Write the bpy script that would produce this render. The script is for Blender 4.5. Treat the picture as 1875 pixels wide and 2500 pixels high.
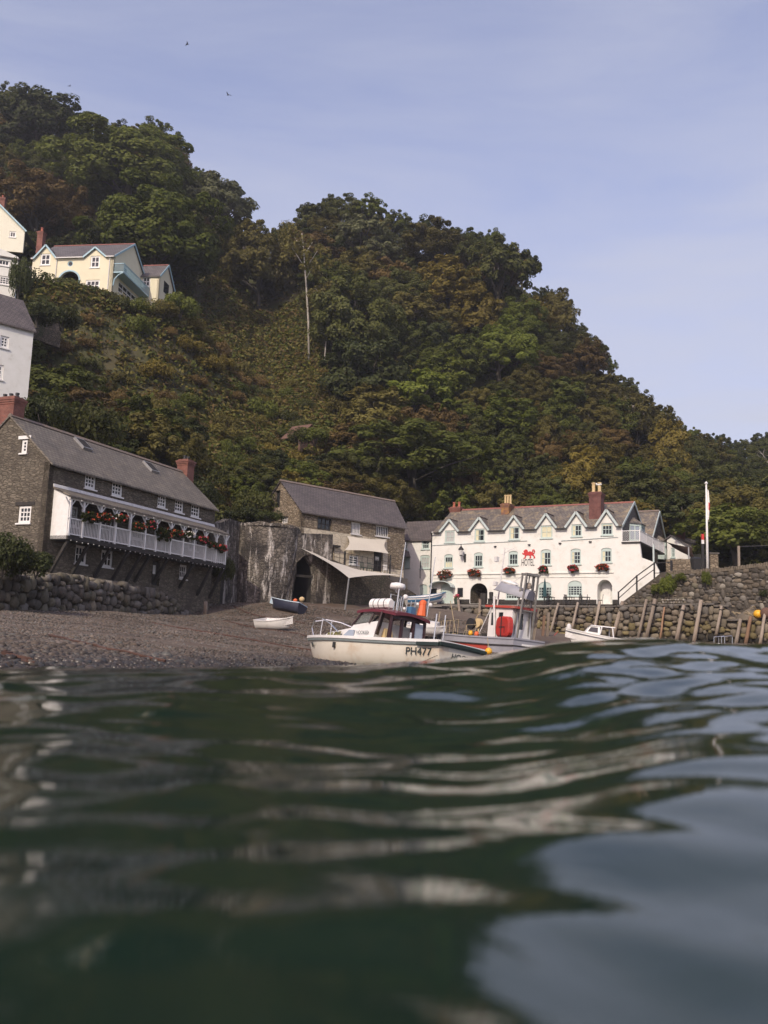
import bpy, math, random
import numpy as np
from mathutils import Vector, Matrix, noise
from mathutils.geometry import delaunay_2d_cdt

for _o in list(bpy.data.objects):
    bpy.data.objects.remove(_o, do_unlink=True)
scene = bpy.context.scene
COL = scene.collection
random.seed(7)
rng = np.random.default_rng(7)

# ------------------------------------------------------------------ camera
F_PX, PITCH, ROLL, CAM_H = 2319.0, math.atan(0.151), math.radians(2.0), 0.30
cam_data = bpy.data.cameras.new("camera")
cam = bpy.data.objects.new("camera", cam_data)
COL.objects.link(cam)
cam_data.sensor_fit = 'VERTICAL'
cam_data.sensor_height = 36.0
cam_data.sensor_width = 27.0
cam_data.lens = F_PX / 2500.0 * 36.0
cam_data.clip_start = 0.02
cam_data.clip_end = 6000
cam.matrix_world = (Matrix.Translation((0, 0, CAM_H)) @ Matrix.Rotation(math.pi / 2 + PITCH, 4, 'X')
                    @ Matrix.Rotation(ROLL, 4, 'Z'))
cam_data.dof.use_dof = True
cam_data.dof.focus_distance = 60.0
cam_data.dof.aperture_fstop = 2.9
scene.camera = cam

# ------------------------------------------------------------------ sky, sun, exposure
SUN = Vector((-0.30, -0.76, 0.58)).normalized()
SUN_EL = math.asin(SUN.z)
SUN_AZ = math.atan2(SUN.x, SUN.y)
world = bpy.data.worlds.new("World")
scene.world = world
world.use_nodes = True
nt = world.node_tree
nt.nodes.clear()
wo = nt.nodes.new('ShaderNodeOutputWorld')
bg = nt.nodes.new('ShaderNodeBackground')
sky = nt.nodes.new('ShaderNodeTexSky')
sky.sky_type = 'NISHITA'
sky.sun_disc = False
sky.sun_elevation = SUN_EL
sky.sun_rotation = SUN_AZ
sky.air_density = 1.0
sky.dust_density = 2.6
sky.ozone_density = 3.0
# thin high cloud: a veil that whitens the blue a little in long wisps
tc = nt.nodes.new('ShaderNodeTexCoord')
mp = nt.nodes.new('ShaderNodeMapping')
mp.inputs['Scale'].default_value = (1.0, 3.2, 6.5)
mp.inputs['Rotation'].default_value = (0.25, 0.1, 0.6)
nz = nt.nodes.new('ShaderNodeTexNoise')
nz.inputs['Scale'].default_value = 1.7
nz.inputs['Detail'].default_value = 7
nz.inputs['Roughness'].default_value = 0.58
nz.inputs['Distortion'].default_value = 0.5
def wmath(op, a, b=None):
    n = nt.nodes.new('ShaderNodeMath'); n.operation = op
    for i, v in enumerate((a, b)):
        if v is None: continue
        if isinstance(v, (int, float)): n.inputs[i].default_value = v
        else: nt.links.new(v, n.inputs[i])
    return n.outputs[0]
sepw = nt.nodes.new('ShaderNodeSeparateXYZ')
nt.links.new(tc.outputs['Generated'], sepw.inputs[0])
low = wmath('POWER', wmath('SUBTRACT', 1.0, wmath('MAXIMUM', sepw.outputs['Z'], 0.0)), 2.2)      # the veil thickens towards the horizon
rp = nt.nodes.new('ShaderNodeMapRange')
rp.inputs['From Min'].default_value = 0.36; rp.inputs['From Max'].default_value = 0.72
rp.inputs['To Min'].default_value = 0.0; rp.inputs['To Max'].default_value = 0.36
nt.links.new(nz.outputs['Fac'], rp.inputs['Value'])
fac = wmath('MINIMUM', wmath('ADD', wmath('ADD', wmath('MULTIPLY', low, 1.25), 0.0), rp.outputs['Result']), 0.92)
mixc = nt.nodes.new('ShaderNodeMix')
mixc.data_type = 'RGBA'
mixc.inputs['B'].default_value = (3.05, 3.12, 3.65, 1)
tint = nt.nodes.new('ShaderNodeMix')
tint.data_type = 'RGBA'
tint.blend_type = 'MULTIPLY'
tint.inputs['Factor'].default_value = 1.0
tint.inputs['B'].default_value = (1.29, 1.0, 1.04, 1)
nt.links.new(tc.outputs['Generated'], mp.inputs['Vector'])
nt.links.new(mp.outputs['Vector'], nz.inputs['Vector'])
nt.links.new(sky.outputs['Color'], tint.inputs['A'])
nt.links.new(tint.outputs['Result'], mixc.inputs['A'])
nt.links.new(fac, mixc.inputs['Factor'])
nt.links.new(mixc.outputs['Result'], bg.inputs['Color'])
bg.inputs['Strength'].default_value = 0.15
nt.links.new(bg.outputs['Background'], wo.inputs['Surface'])

sun_data = bpy.data.lights.new("sun", 'SUN')
sun_data.energy = 2.2
sun_data.angle = math.radians(0.6)
sun_data.color = (1.0, 0.91, 0.74)
sun = bpy.data.objects.new("sun", sun_data)
COL.objects.link(sun)
sun.rotation_euler = (-SUN).to_track_quat('-Z', 'Y').to_euler()
sun.location = SUN * 300

scene.view_settings.view_transform = 'Standard'
scene.view_settings.look = 'None'
scene.view_settings.exposure = 0.46
scene.view_settings.gamma = 1.0
scene.view_settings.use_curve_mapping = False
scene.render.engine = 'CYCLES'
scene.cycles.max_bounces = 6
scene.cycles.diffuse_bounces = 2
scene.cycles.glossy_bounces = 3
scene.cycles.transmission_bounces = 3
scene.cycles.transparent_max_bounces = 6
scene.cycles.volume_bounces = 0
scene.cycles.caustics_reflective = False
scene.cycles.caustics_refractive = False
scene.cycles.use_denoising = True

# ------------------------------------------------------------------ survey helpers: sight lines measured on the photograph
_cr, _sr, _cp, _sp = math.cos(ROLL), math.sin(ROLL), math.cos(PITCH), math.sin(PITCH)

def ray(px, py):
    cx, cy = px - 937.5, 1250.0 - py
    a, b = cx * _cr - cy * _sr, cx * _sr + cy * _cr
    return Vector((a, F_PX * _cp - b * _sp, F_PX * _sp + b * _cp))

def at(px, py, Y):
    r = ray(px, py)
    return Vector((0, 0, CAM_H)) + r * (Y / r.y)

def proj(p):
    d = Vector(p) - Vector((0, 0, CAM_H))
    f = d.y * _cp + d.z * _sp
    if f < 0.05:
        return (1e6, 1e6)
    a, b = d.x / f * F_PX, (-d.y * _sp + d.z * _cp) / f * F_PX
    return (937.5 + a * _cr + b * _sr, 1250.0 + a * _sr - b * _cr)

class Frame:
    """a wall line on plan: local x along the wall, local y into the building, z up"""
    def __init__(s, p0, p1, z0=None):
        d = Vector((p1[0] - p0[0], p1[1] - p0[1], 0))
        s.L = d.length
        s.ang = math.atan2(d.y, d.x)
        s.o = Vector((p0[0], p0[1], p0[2] if z0 is None else z0))
        s.inv = (Matrix.Translation(s.o) @ Matrix.Rotation(s.ang, 4, 'Z')).inverted()
        s.mw = s.inv.inverted()
    def xz(s, px, py, y=0.0):
        c = s.inv @ Vector((0, 0, CAM_H))
        r = s.inv.to_3x3() @ ray(px, py)
        p = c + r * ((y - c.y) / r.y)
        return (p.x, p.z)
    def w(s, x, y, z):
        return s.mw @ Vector((x, y, z))
    def l(s, p):
        return s.inv @ Vector(p)

# ------------------------------------------------------------------ object helpers
def link(name, data=None, parent=None):
    o = bpy.data.objects.new(name, data)
    COL.objects.link(o)
    if parent is not None:
        o.parent = parent
    return o

def tag(o, label=None, cat=None, group=None, kind=None):
    if label: o['label'] = label
    if cat: o['category'] = cat
    if group: o['group'] = group
    if kind: o['kind'] = kind
    return o

def thing(name, label, cat, loc=(0, 0, 0), rz=0.0, group=None):
    o = link(name)
    o.location = loc
    o.rotation_euler = (0, 0, rz)
    o.empty_display_size = 0.2
    return tag(o, label, cat, group)

def on_frame(name, label, cat, fr, group=None):
    return thing(name, label, cat, fr.o, fr.ang, group)

def copy_tree(o, parent=None):
    c = o.copy()
    COL.objects.link(c)
    if parent is not None:
        c.parent = parent
    for ch in list(o.children):
        copy_tree(ch, c)
    return c

def np_mesh(name, v, f, mats, mi=None, smooth=False):
    """v (n,3), f (m,k) arrays -> mesh"""
    me = bpy.data.meshes.new(name)
    v = np.asarray(v, dtype=np.float32); f = np.asarray(f, dtype=np.int32)
    k = f.shape[1]
    me.vertices.add(len(v)); me.vertices.foreach_set('co', v.ravel())
    me.loops.add(f.size); me.loops.foreach_set('vertex_index', f.ravel())
    me.polygons.add(len(f))
    me.polygons.foreach_set('loop_start', np.arange(0, f.size, k, dtype=np.int32))
    me.polygons.foreach_set('loop_total', np.full(len(f), k, dtype=np.int32))
    if smooth:
        me.polygons.foreach_set('use_smooth', np.ones(len(f), dtype=bool))
    for m in (mats if isinstance(mats, (list, tuple)) else [mats]):
        me.materials.append(m)
    if mi is not None:
        me.polygons.foreach_set('material_index', np.asarray(mi, dtype=np.int32))
    me.update(calc_edges=True)
    me.validate()
    return me

class MB:
    def __init__(s):
        s.v, s.f, s.m = [], [], []
    def add(s, vs, fs, mi=0):
        b = len(s.v)
        s.v += [tuple(p) for p in vs]
        for q in fs:
            s.f.append(tuple(b + i for i in q)); s.m.append(mi)
        return s
    def poly(s, pts, mi=0):
        return s.add(pts, [tuple(range(len(pts)))], mi)
    def box(s, x0, x1, y0, y1, z0, z1, mi=0):
        v = [(x, y, z) for x in (x0, x1) for y in (y0, y1) for z in (z0, z1)]
        return s.add(v, [(0, 1, 3, 2), (4, 6, 7, 5), (0, 4, 5, 1), (2, 3, 7, 6), (0, 2, 6, 4), (1, 5, 7, 3)], mi)
    def hexa(s, lo, hi, mi=0):
        """lo, hi: two matching loops of points (bottom, top)"""
        n = len(lo)
        return s.add(list(lo) + list(hi), [tuple(range(n - 1, -1, -1)), tuple(range(n, 2 * n))] +
                     [(i, (i + 1) % n, n + (i + 1) % n, n + i) for i in range(n)], mi)
    def bar(s, p, q, w, h=None, mi=0, up=(0, 0, 1)):
        p, q = Vector(p), Vector(q); h = w if h is None else h
        d = (q - p).normalized(); up = Vector(up)
        a = d.cross(up)
        if a.length < 1e-3: a = d.cross(Vector((1, 0, 0)))
        a.normalize(); b = a.cross(d)
        L = [p + a * (i * w / 2) + b * (j * h / 2) for i, j in ((-1, -1), (1, -1), (1, 1), (-1, 1))]
        return s.hexa(L, [x + (q - p) for x in L], mi)
    def tube(s, pts, r, n=6, mi=0, caps=True):
        pts = [Vector(p) for p in pts]
        rs = r if isinstance(r, (list, tuple)) else [r] * len(pts)
        b = len(s.v); prev = None
        for i, p in enumerate(pts):
            d = (pts[min(i + 1, len(pts) - 1)] - pts[max(i - 1, 0)]).normalized()
            if prev is None:
                a = d.orthogonal().normalized()
            else:
                a = (prev - d * prev.dot(d))
                a = a.normalized() if a.length > 1e-5 else d.orthogonal().normalized()
            prev = a; c = d.cross(a)
            for k in range(n):
                t = 2 * math.pi * k / n
                s.v.append(tuple(p + (a * math.cos(t) + c * math.sin(t)) * rs[i]))
        for i in range(len(pts) - 1):
            for k in range(n):
                q = (b + i * n + k, b + i * n + (k + 1) % n, b + (i + 1) * n + (k + 1) % n, b + (i + 1) * n + k)
                s.f.append(q); s.m.append(mi)
        if caps:
            s.f.append(tuple(b + k for k in range(n - 1, -1, -1))); s.m.append(mi)
            e = b + (len(pts) - 1) * n
            s.f.append(tuple(e + k for k in range(n))); s.m.append(mi)
        return s
    def lathe(s, prof, n=12, c=(0, 0, 0), mi=0):
        b = len(s.v); c = Vector(c)
        for r, z in prof:
            for k in range(n):
                t = 2 * math.pi * k / n
                s.v.append((c.x + r * math.cos(t), c.y + r * math.sin(t), c.z + z))
        for i in range(len(prof) - 1):
            for k in range(n):
                s.f.append((b + i * n + k, b + i * n + (k + 1) % n, b + (i + 1) * n + (k + 1) % n, b + (i + 1) * n + k)); s.m.append(mi)
        s.f.append(tuple(b + k for k in range(n - 1, -1, -1))); s.m.append(mi)
        e = b + (len(prof) - 1) * n
        s.f.append(tuple(e + k for k in range(n))); s.m.append(mi)
        return s
    def ball(s, c, r, nu=10, nv=6, mi=0):
        rx, ry, rz = (r, r, r) if not isinstance(r, (list, tuple)) else r
        prof = [(math.sin(math.pi * j / nv), -math.cos(math.pi * j / nv)) for j in range(1, nv)]
        b = len(s.v)
        s.v.append((c[0], c[1], c[2] - rz))
        for (q, z) in prof:
            for k in range(nu):
                t = 2 * math.pi * k / nu
                s.v.append((c[0] + rx * q * math.cos(t), c[1] + ry * q * math.sin(t), c[2] + rz * z))
        s.v.append((c[0], c[1], c[2] + rz)); e = len(s.v) - 1
        for k in range(nu):
            s.f.append((b, b + 1 + (k + 1) % nu, b + 1 + k)); s.m.append(mi)
            for j in range(len(prof) - 1):
                s.f.append((b + 1 + j * nu + k, b + 1 + j * nu + (k + 1) % nu, b + 1 + (j + 1) * nu + (k + 1) % nu, b + 1 + (j + 1) * nu + k)); s.m.append(mi)
            j = len(prof) - 1
            s.f.append((b + 1 + j * nu + k, b + 1 + j * nu + (k + 1) % nu, e)); s.m.append(mi)
        return s
    def slab(s, outer, holes, y0, y1, mi=0, edge=None):
        """upright plate in the xz plane, y0 the outer face, with openings cut through"""
        loops = [list(outer)] + [list(h) for h in holes]
        pts, edges, ofs = [], [], 0
        for l in loops:
            pts += [Vector((p[0], p[1])) for p in l]
            edges += [(ofs + i, ofs + (i + 1) % len(l)) for i in range(len(l))]; ofs += len(l)
        ov, _, tf, *_r = delaunay_2d_cdt(pts, edges, [], 0, 1e-5)
        def inside_(x, y, P):
            c = False; j = len(P) - 1
            for i in range(len(P)):
                if (P[i][1] > y) != (P[j][1] > y) and x < (P[j][0] - P[i][0]) * (y - P[i][1]) / (P[j][1] - P[i][1]) + P[i][0]: c = not c
                j = i
            return c
        tris = []
        for t in tf:
            cx, cy = sum(ov[i].x for i in t) / 3, sum(ov[i].y for i in t) / 3
            if inside_(cx, cy, loops[0]) and not any(inside_(cx, cy, h) for h in loops[1:]): tris.append(t)
        allp = [(p.x, p.y) for p in ov]
        n = len(allp); b = len(s.v)
        s.v += [(p[0], y0, p[1]) for p in allp] + [(p[0], y1, p[1]) for p in allp]
        for t in tris:
            s.f.append((b + t[0], b + t[1], b + t[2])); s.m.append(mi)
            s.f.append((b + n + t[2], b + n + t[1], b + n + t[0])); s.m.append(mi)
        for l in loops:
            k = len(s.v)
            s.v += [(p[0], y0, p[1]) for p in l] + [(p[0], y1, p[1]) for p in l]; q = len(l)
            for i in range(q):
                j = (i + 1) % q
                s.f.append((k + i, k + j, k + q + j, k + q + i)); s.m.append(mi if edge is None else edge)
        return s
    def build(s, name, mats, parent=None, smooth=False, loc=None, rot=None):
        me = bpy.data.meshes.new(name)
        me.from_pydata(s.v, [], s.f)
        for m in (mats if isinstance(mats, (list, tuple)) else [mats]):
            me.materials.append(m)
        me.polygons.foreach_set('material_index', s.m)
        if smooth:
            me.polygons.foreach_set('use_smooth', [True] * len(s.f))
        me.update()
        o = link(name, me, parent)
        if loc is not None: o.location = loc
        if rot is not None: o.rotation_euler = rot
        return o

# ------------------------------------------------------------------ materials
def _new(name):
    m = bpy.data.materials.new(name); m.use_nodes = True
    t = m.node_tree
    p = t.nodes['Principled BSDF']
    return m, t, p

def _n(t, kind, **kw):
    n = t.nodes.new(kind)
    for k, v in kw.items():
        if k in n.inputs.keys(): n.inputs[k].default_value = v
        else: setattr(n, k, v)
    return n

def c4(c): return (c[0], c[1], c[2], 1)

def mixrgb(t, a, b, fac, blend='MIX'):
    n = t.nodes.new('ShaderNodeMix'); n.data_type = 'RGBA'; n.blend_type = blend
    for sock, val in (('Factor', fac), ('A', a), ('B', b)):
        if isinstance(val, bpy.types.NodeSocket): t.links.new(val, n.inputs[sock])
        elif sock == 'Factor': n.inputs[sock].default_value = val
        else: n.inputs[sock].default_value = c4(val)
    return n.outputs['Result']

def ramp(t, src, p0, p1, c0=(0, 0, 0), c1=(1, 1, 1)):
    r = t.nodes.new('ShaderNodeValToRGB')
    r.color_ramp.elements[0].position = p0; r.color_ramp.elements[0].color = c4(c0)
    r.color_ramp.elements[1].position = p1; r.color_ramp.elements[1].color = c4(c1)
    t.links.new(src, r.inputs['Fac'])
    return r.outputs['Color']

def coords(t, scale=(1, 1, 1), rot=(0, 0, 0), kind='Object'):
    c = t.nodes.new('ShaderNodeTexCoord'); m = t.nodes.new('ShaderNodeMapping')
    m.inputs['Scale'].default_value = scale; m.inputs['Rotation'].default_value = rot
    t.links.new(c.outputs[kind], m.inputs['Vector'])
    return m.outputs['Vector']

def noise_tex(t, vec, scale, detail=6, rough=0.6, dist=0.0):
    n = t.nodes.new('ShaderNodeTexNoise')
    n.inputs['Scale'].default_value = scale; n.inputs['Detail'].default_value = detail
    n.inputs['Roughness'].default_value = rough; n.inputs['Distortion'].default_value = dist
    t.links.new(vec, n.inputs['Vector'])
    return n.outputs['Fac']

def bump(t, p, h, strength, dist):
    b = t.nodes.new('ShaderNodeBump')
    b.inputs['Strength'].default_value = strength; b.inputs['Distance'].default_value = dist
    t.links.new(h, b.inputs['Height']); t.links.new(b.outputs['Normal'], p.inputs['Normal'])

def M(name, c1, c2=None, scale=2.0, rough=0.8, bmp=0.0, bscale=20.0, stretch=(1, 1, 1), metal=0.0, lo=0.35, hi=0.7,
      c3=None, s3=0.7, lo3=0.55, hi3=0.7, spec=0.5, rnd=0.0):
    """weathered surface: base colour, broad patches of c2, blotches of c3, per-object brightness rnd"""
    m, t, p = _new(name)
    p.inputs['Roughness'].default_value = rough
    p.inputs['Metallic'].default_value = metal
    p.inputs['Specular IOR Level'].default_value = spec
    col = None
    v = coords(t, stretch)
    if c2 is not None:
        col = mixrgb(t, c1, c2, ramp(t, noise_tex(t, v, scale), lo, hi))
    if c3 is not None:
        col = mixrgb(t, col if col else c1, c3, ramp(t, noise_tex(t, v, s3, 8, 0.65), lo3, hi3))
    if rnd > 0:
        oi = t.nodes.new('ShaderNodeObjectInfo')
        mr = _n(t, 'ShaderNodeMapRange'); mr.inputs['To Min'].default_value = 1 - rnd; mr.inputs['To Max'].default_value = 1 + rnd
        t.links.new(oi.outputs['Random'], mr.inputs['Value'])
        col = mixrgb(t, col if col else c1, mr.outputs['Result'], 1.0, 'MULTIPLY')
    if col is None: p.inputs['Base Color'].default_value = c4(c1)
    else: t.links.new(col, p.inputs['Base Color'])
    if bmp > 0:
        bump(t, p, noise_tex(t, v, bscale, 5), bmp, 0.03)
    return m

def rubble(name, c1, c2, mortar, size=(0.45, 0.45, 0.22), gap=0.06, bmp=0.8, stain=None, st_lo=0.5, st_hi=0.68, rough=0.9, streak=None):
    """coursed rubble masonry too fine to build stone by stone"""
    m, t, p = _new(name)
    p.inputs['Roughness'].default_value = rough
    p.inputs['Specular IOR Level'].default_value = 0.25
    sc = tuple(1 / s for s in size)
    v0 = coords(t, sc)
    nn = t.nodes.new('ShaderNodeTexNoise'); nn.inputs['Scale'].default_value = 0.9; nn.inputs['Detail'].default_value = 2
    t.links.new(v0, nn.inputs['Vector'])
    add = t.nodes.new('ShaderNodeMix'); add.data_type = 'VECTOR'; add.inputs['Factor'].default_value = 0.22
    t.links.new(v0, add.inputs['A']); t.links.new(nn.outputs['Color'], add.inputs['B'])
    vec = add.outputs['Result']
    vo = _n(t, 'ShaderNodeTexVoronoi', feature='F1', Scale=1.0); t.links.new(vec, vo.inputs['Vector'])
    ve = _n(t, 'ShaderNodeTexVoronoi', feature='DISTANCE_TO_EDGE', Scale=1.0); t.links.new(vec, ve.inputs['Vector'])
    sep = t.nodes.new('ShaderNodeSeparateColor'); t.links.new(vo.outputs['Color'], sep.inputs['Color'])
    col = mixrgb(t, c1, c2, sep.outputs['Red'])
    fine = noise_tex(t, coords(t), 9, 6, 0.7)
    col = mixrgb(t, col, (0.55, 0.55, 0.55), ramp(t, fine, 0.3, 0.75, (0.35, 0.35, 0.35), (0, 0, 0)), 'MULTIPLY')
    edge = ramp(t, ve.outputs['Distance'], gap * 0.5, gap * 1.8)
    col = mixrgb(t, mortar, col, edge)
    if stain is not None:
        col = mixrgb(t, col, stain, ramp(t, noise_tex(t, coords(t, (0.5, 0.5, 0.35)), 1.1, 8, 0.68, 0.4), st_lo, st_hi))
    if streak is not None:
        col = mixrgb(t, col, streak, ramp(t, noise_tex(t, coords(t, (2.0, 2.0, 0.28)), 1.2, 8, 0.75, 0.6), 0.53, 0.62))
    t.links.new(col, p.inputs['Base Color'])
    hm = t.nodes.new('ShaderNodeMath'); hm.operation = 'MULTIPLY_ADD'
    t.links.new(edge, hm.inputs[0]); hm.inputs[1].default_value = 1.0; t.links.new(fine, hm.inputs[2])
    bump(t, p, hm.outputs[0], bmp, 0.06)
    return m

def slate(name, c1, c2, lichen=None, course=0.28, width=0.32, rise=1.45, llo=0.56, lhi=0.7):
    """slate courses: x along the roof, z up the slope (rise stretches z to slope length)"""
    m, t, p = _new(name)
    p.inputs['Roughness'].default_value = 0.62
    c = t.nodes.new('ShaderNodeTexCoord'); s = t.nodes.new('ShaderNodeSeparateXYZ'); k = t.nodes.new('ShaderNodeCombineXYZ')
    t.links.new(c.outputs['Object'], s.inputs[0])
    mm = t.nodes.new('ShaderNodeMath'); mm.operation = 'MULTIPLY'; mm.inputs[1].default_value = rise
    t.links.new(s.outputs['Z'], mm.inputs[0])
    t.links.new(s.outputs['X'], k.inputs['X']); t.links.new(mm.outputs[0], k.inputs['Y'])
    b = t.nodes.new('ShaderNodeTexBrick')
    b.inputs['Scale'].default_value = 1.0; b.inputs['Brick Width'].default_value = width; b.inputs['Row Height'].default_value = course
    b.inputs['Mortar Size'].default_value = 0.022; b.inputs['Mortar Smooth'].default_value = 0.3
    b.inputs['Color1'].default_value = c4(c1); b.inputs['Color2'].default_value = c4(c2)
    b.inputs['Mortar'].default_value = c4(tuple(x * 0.32 for x in c1))
    t.links.new(k.outputs[0], b.inputs['Vector'])
    v = coords(t)
    col = mixrgb(t, b.outputs['Color'], (0.6, 0.6, 0.62), ramp(t, noise_tex(t, v, 0.9, 7, 0.65), 0.35, 0.7), 'MULTIPLY')
    if lichen is not None:
        col = mixrgb(t, col, lichen, ramp(t, noise_tex(t, v, 1.6, 9, 0.72), llo, lhi))
    t.links.new(col, p.inputs['Base Color'])
    bump(t, p, b.outputs['Fac'], 0.35, -0.02)
    return m

def leaf_mat(name, c1, c2, rough=0.6):
    m, t, p = _new(name)
    g = t.nodes.new('ShaderNodeNewGeometry'); oi = t.nodes.new('ShaderNodeObjectInfo')
    col = mixrgb(t, c1, c2, g.outputs['Random Per Island'])
    mr = t.nodes.new('ShaderNodeMapRange'); mr.inputs['To Min'].default_value = 0.72; mr.inputs['To Max'].default_value = 1.25
    t.links.new(oi.outputs['Random'], mr.inputs['Value'])
    col = mixrgb(t, col, mr.outputs['Result'], 1.0, 'MULTIPLY')
    p.inputs['Roughness'].default_value = rough
    p.inputs['Specular IOR Level'].default_value = 0.22
    t.links.new(col, p.inputs['Base Color'])
    tr = t.nodes.new('ShaderNodeBsdfTranslucent'); t.links.new(col, tr.inputs['Color'])
    ms = t.nodes.new('ShaderNodeMixShader'); ms.inputs[0].default_value = 0.34
    t.links.new(p.outputs[0], ms.inputs[1]); t.links.new(tr.outputs[0], ms.inputs[2])
    t.links.new(ms.outputs[0], t.nodes['Material Output'].inputs['Surface'])
    return m

def glass_mat(name, c=(0.02, 0.024, 0.028), rough=0.06):
    m, t, p = _new(name)
    p.inputs['Base Color'].default_value = c4(c); p.inputs['Roughness'].default_value = rough
    p.inputs['Specular IOR Level'].default_value = 0.6
    return m

MT = {}
MT['white_render'] = M('white_limewash', (0.77, 0.76, 0.71), (0.70, 0.69, 0.63), 1.3, 0.85, 0.35, 7.0, (1, 1, 1), c3=(0.57, 0.54, 0.47), s3=1.3, lo3=0.57, hi3=0.76)
MT['cream_render'] = M('cream_render', (0.74, 0.66, 0.44), (0.68, 0.60, 0.40), 0.8, 0.85, 0.2, 9)
MT['pale_cream'] = M('palest_cream_render', (0.77, 0.74, 0.60), (0.72, 0.69, 0.55), 0.8, 0.85, 0.2, 9)
MT['gantry_steel'] = M('dull_grey_steel', (0.22, 0.215, 0.20), (0.15, 0.135, 0.12), 5, 0.6)
MT['yellow_render'] = M('pale_yellow_render', (0.75, 0.69, 0.50), (0.70, 0.64, 0.46), 0.8, 0.85, 0.2, 9)
MT['mint'] = M('pale_mint_paint', (0.49, 0.58, 0.545), (0.45, 0.54, 0.50), 3, 0.5)
MT['mint_grey'] = M('grey_mint_bargeboard', (0.50, 0.57, 0.55), (0.42, 0.49, 0.47), 3, 0.55)
MT['blue_paint'] = M('pale_blue_paint', (0.36, 0.52, 0.58), (0.30, 0.45, 0.50), 3, 0.55)
MT['white_paint'] = M('white_gloss_paint', (0.80, 0.79, 0.76), (0.72, 0.70, 0.66), 4, 0.4)
MT['old_white'] = M('weathered_white_paint', (0.72, 0.70, 0.68), (0.58, 0.56, 0.53), 5, 0.6)
MT['curtain'] = M('pale_curtain', (0.70, 0.66, 0.44), (0.60, 0.57, 0.42), 5, 0.9)
MT['blind'] = M('grey_blind', (0.46, 0.46, 0.44), (0.40, 0.40, 0.39), 3, 0.8)
MT['glass'] = glass_mat('dark_window_glass')
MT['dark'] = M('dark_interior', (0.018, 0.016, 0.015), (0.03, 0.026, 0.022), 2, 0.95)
MT['black_metal'] = M('black_iron', (0.018, 0.018, 0.02), (0.03, 0.027, 0.025), 6, 0.5)
MT['grey_metal'] = M('grey_galvanised_steel', (0.36, 0.37, 0.38), (0.28, 0.27, 0.26), 6, 0.45, metal=0.5)
MT['steel'] = M('polished_steel', (0.65, 0.65, 0.64), None, rough=0.25, metal=0.9)
MT['black_wood'] = M('black_tarred_timber', (0.022, 0.02, 0.018), (0.045, 0.038, 0.032), 4, 0.8, 0.3, 20, (1, 1, 0.2))
MT['slate_hotel'] = slate('grey_slates_lichen', (0.158, 0.136, 0.112), (0.222, 0.194, 0.158), (0.36, 0.28, 0.16), llo=0.50, lhi=0.70)
MT['slate_barn'] = slate('dark_slates', (0.115, 0.096, 0.088), (0.150, 0.126, 0.114), (0.16, 0.14, 0.11))
MT['slate_house'] = slate('brown_grey_slates', (0.168, 0.142, 0.108), (0.228, 0.198, 0.154), (0.28, 0.235, 0.155), llo=0.55, lhi=0.75)
MT['slate_far'] = slate('blue_grey_slates', (0.135, 0.120, 0.115), (0.175, 0.158, 0.150))
MT['slate_hung'] = rubble('hung_slates', (0.15, 0.14, 0.125), (0.20, 0.18, 0.155), (0.06, 0.055, 0.05), (0.3, 0.3, 0.18), 0.05, 0.4)
MT['ridge_tile'] = M('red_ridge_tile', (0.27, 0.105, 0.08), (0.22, 0.09, 0.07), 3, 0.8)
MT['ridge_grey'] = M('grey_ridge_tile', (0.16, 0.13, 0.11), (0.22, 0.16, 0.12), 3, 0.8)
def brick_mat(name, c1, c2, mortar, lichen=None):
    m, t, p = _new(name)
    p.inputs['Roughness'].default_value = 0.88
    c = t.nodes.new('ShaderNodeTexCoord'); s = t.nodes.new('ShaderNodeSeparateXYZ'); k = t.nodes.new('ShaderNodeCombineXYZ')
    t.links.new(c.outputs['Object'], s.inputs[0])
    mm = t.nodes.new('ShaderNodeMath'); mm.operation = 'ADD'
    t.links.new(s.outputs['X'], mm.inputs[0]); t.links.new(s.outputs['Y'], mm.inputs[1])
    t.links.new(mm.outputs[0], k.inputs['X']); t.links.new(s.outputs['Z'], k.inputs['Y'])
    b = t.nodes.new('ShaderNodeTexBrick'); b.inputs['Scale'].default_value = 1.0
    b.inputs['Brick Width'].default_value = 0.23; b.inputs['Row Height'].default_value = 0.08; b.inputs['Mortar Size'].default_value = 0.008
    b.inputs['Color1'].default_value = c4(c1); b.inputs['Color2'].default_value = c4(c2); b.inputs['Mortar'].default_value = c4(mortar)
    t.links.new(k.outputs[0], b.inputs['Vector'])
    col = mixrgb(t, b.outputs['Color'], (0.55, 0.5, 0.5), ramp(t, noise_tex(t, coords(t), 2.2, 7), 0.4, 0.75), 'MULTIPLY')
    if lichen: col = mixrgb(t, col, lichen, ramp(t, noise_tex(t, coords(t), 1.9, 8, 0.7), 0.5, 0.62))
    t.links.new(col, p.inputs['Base Color'])
    bump(t, p, b.outputs['Fac'], 0.4, -0.01)
    return m
MT['brick'] = brick_mat('red_brick', (0.25, 0.088, 0.062), (0.20, 0.072, 0.052), (0.22, 0.15, 0.12))
MT['brick_dark'] = brick_mat('plum_brick', (0.20, 0.075, 0.06), (0.16, 0.06, 0.05), (0.13, 0.09, 0.08))
MT['brick_lichen'] = brick_mat('lichened_brick', (0.27, 0.12, 0.075), (0.22, 0.1, 0.065), (0.18, 0.14, 0.11), (0.36, 0.19, 0.05))
MT['pot_buff'] = M('buff_chimney_pot', (0.62, 0.48, 0.26), (0.55, 0.40, 0.2), 4, 0.8)
MT['pot_red'] = M('red_chimney_pot', (0.42, 0.13, 0.08), (0.33, 0.1, 0.06), 4, 0.8)
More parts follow.
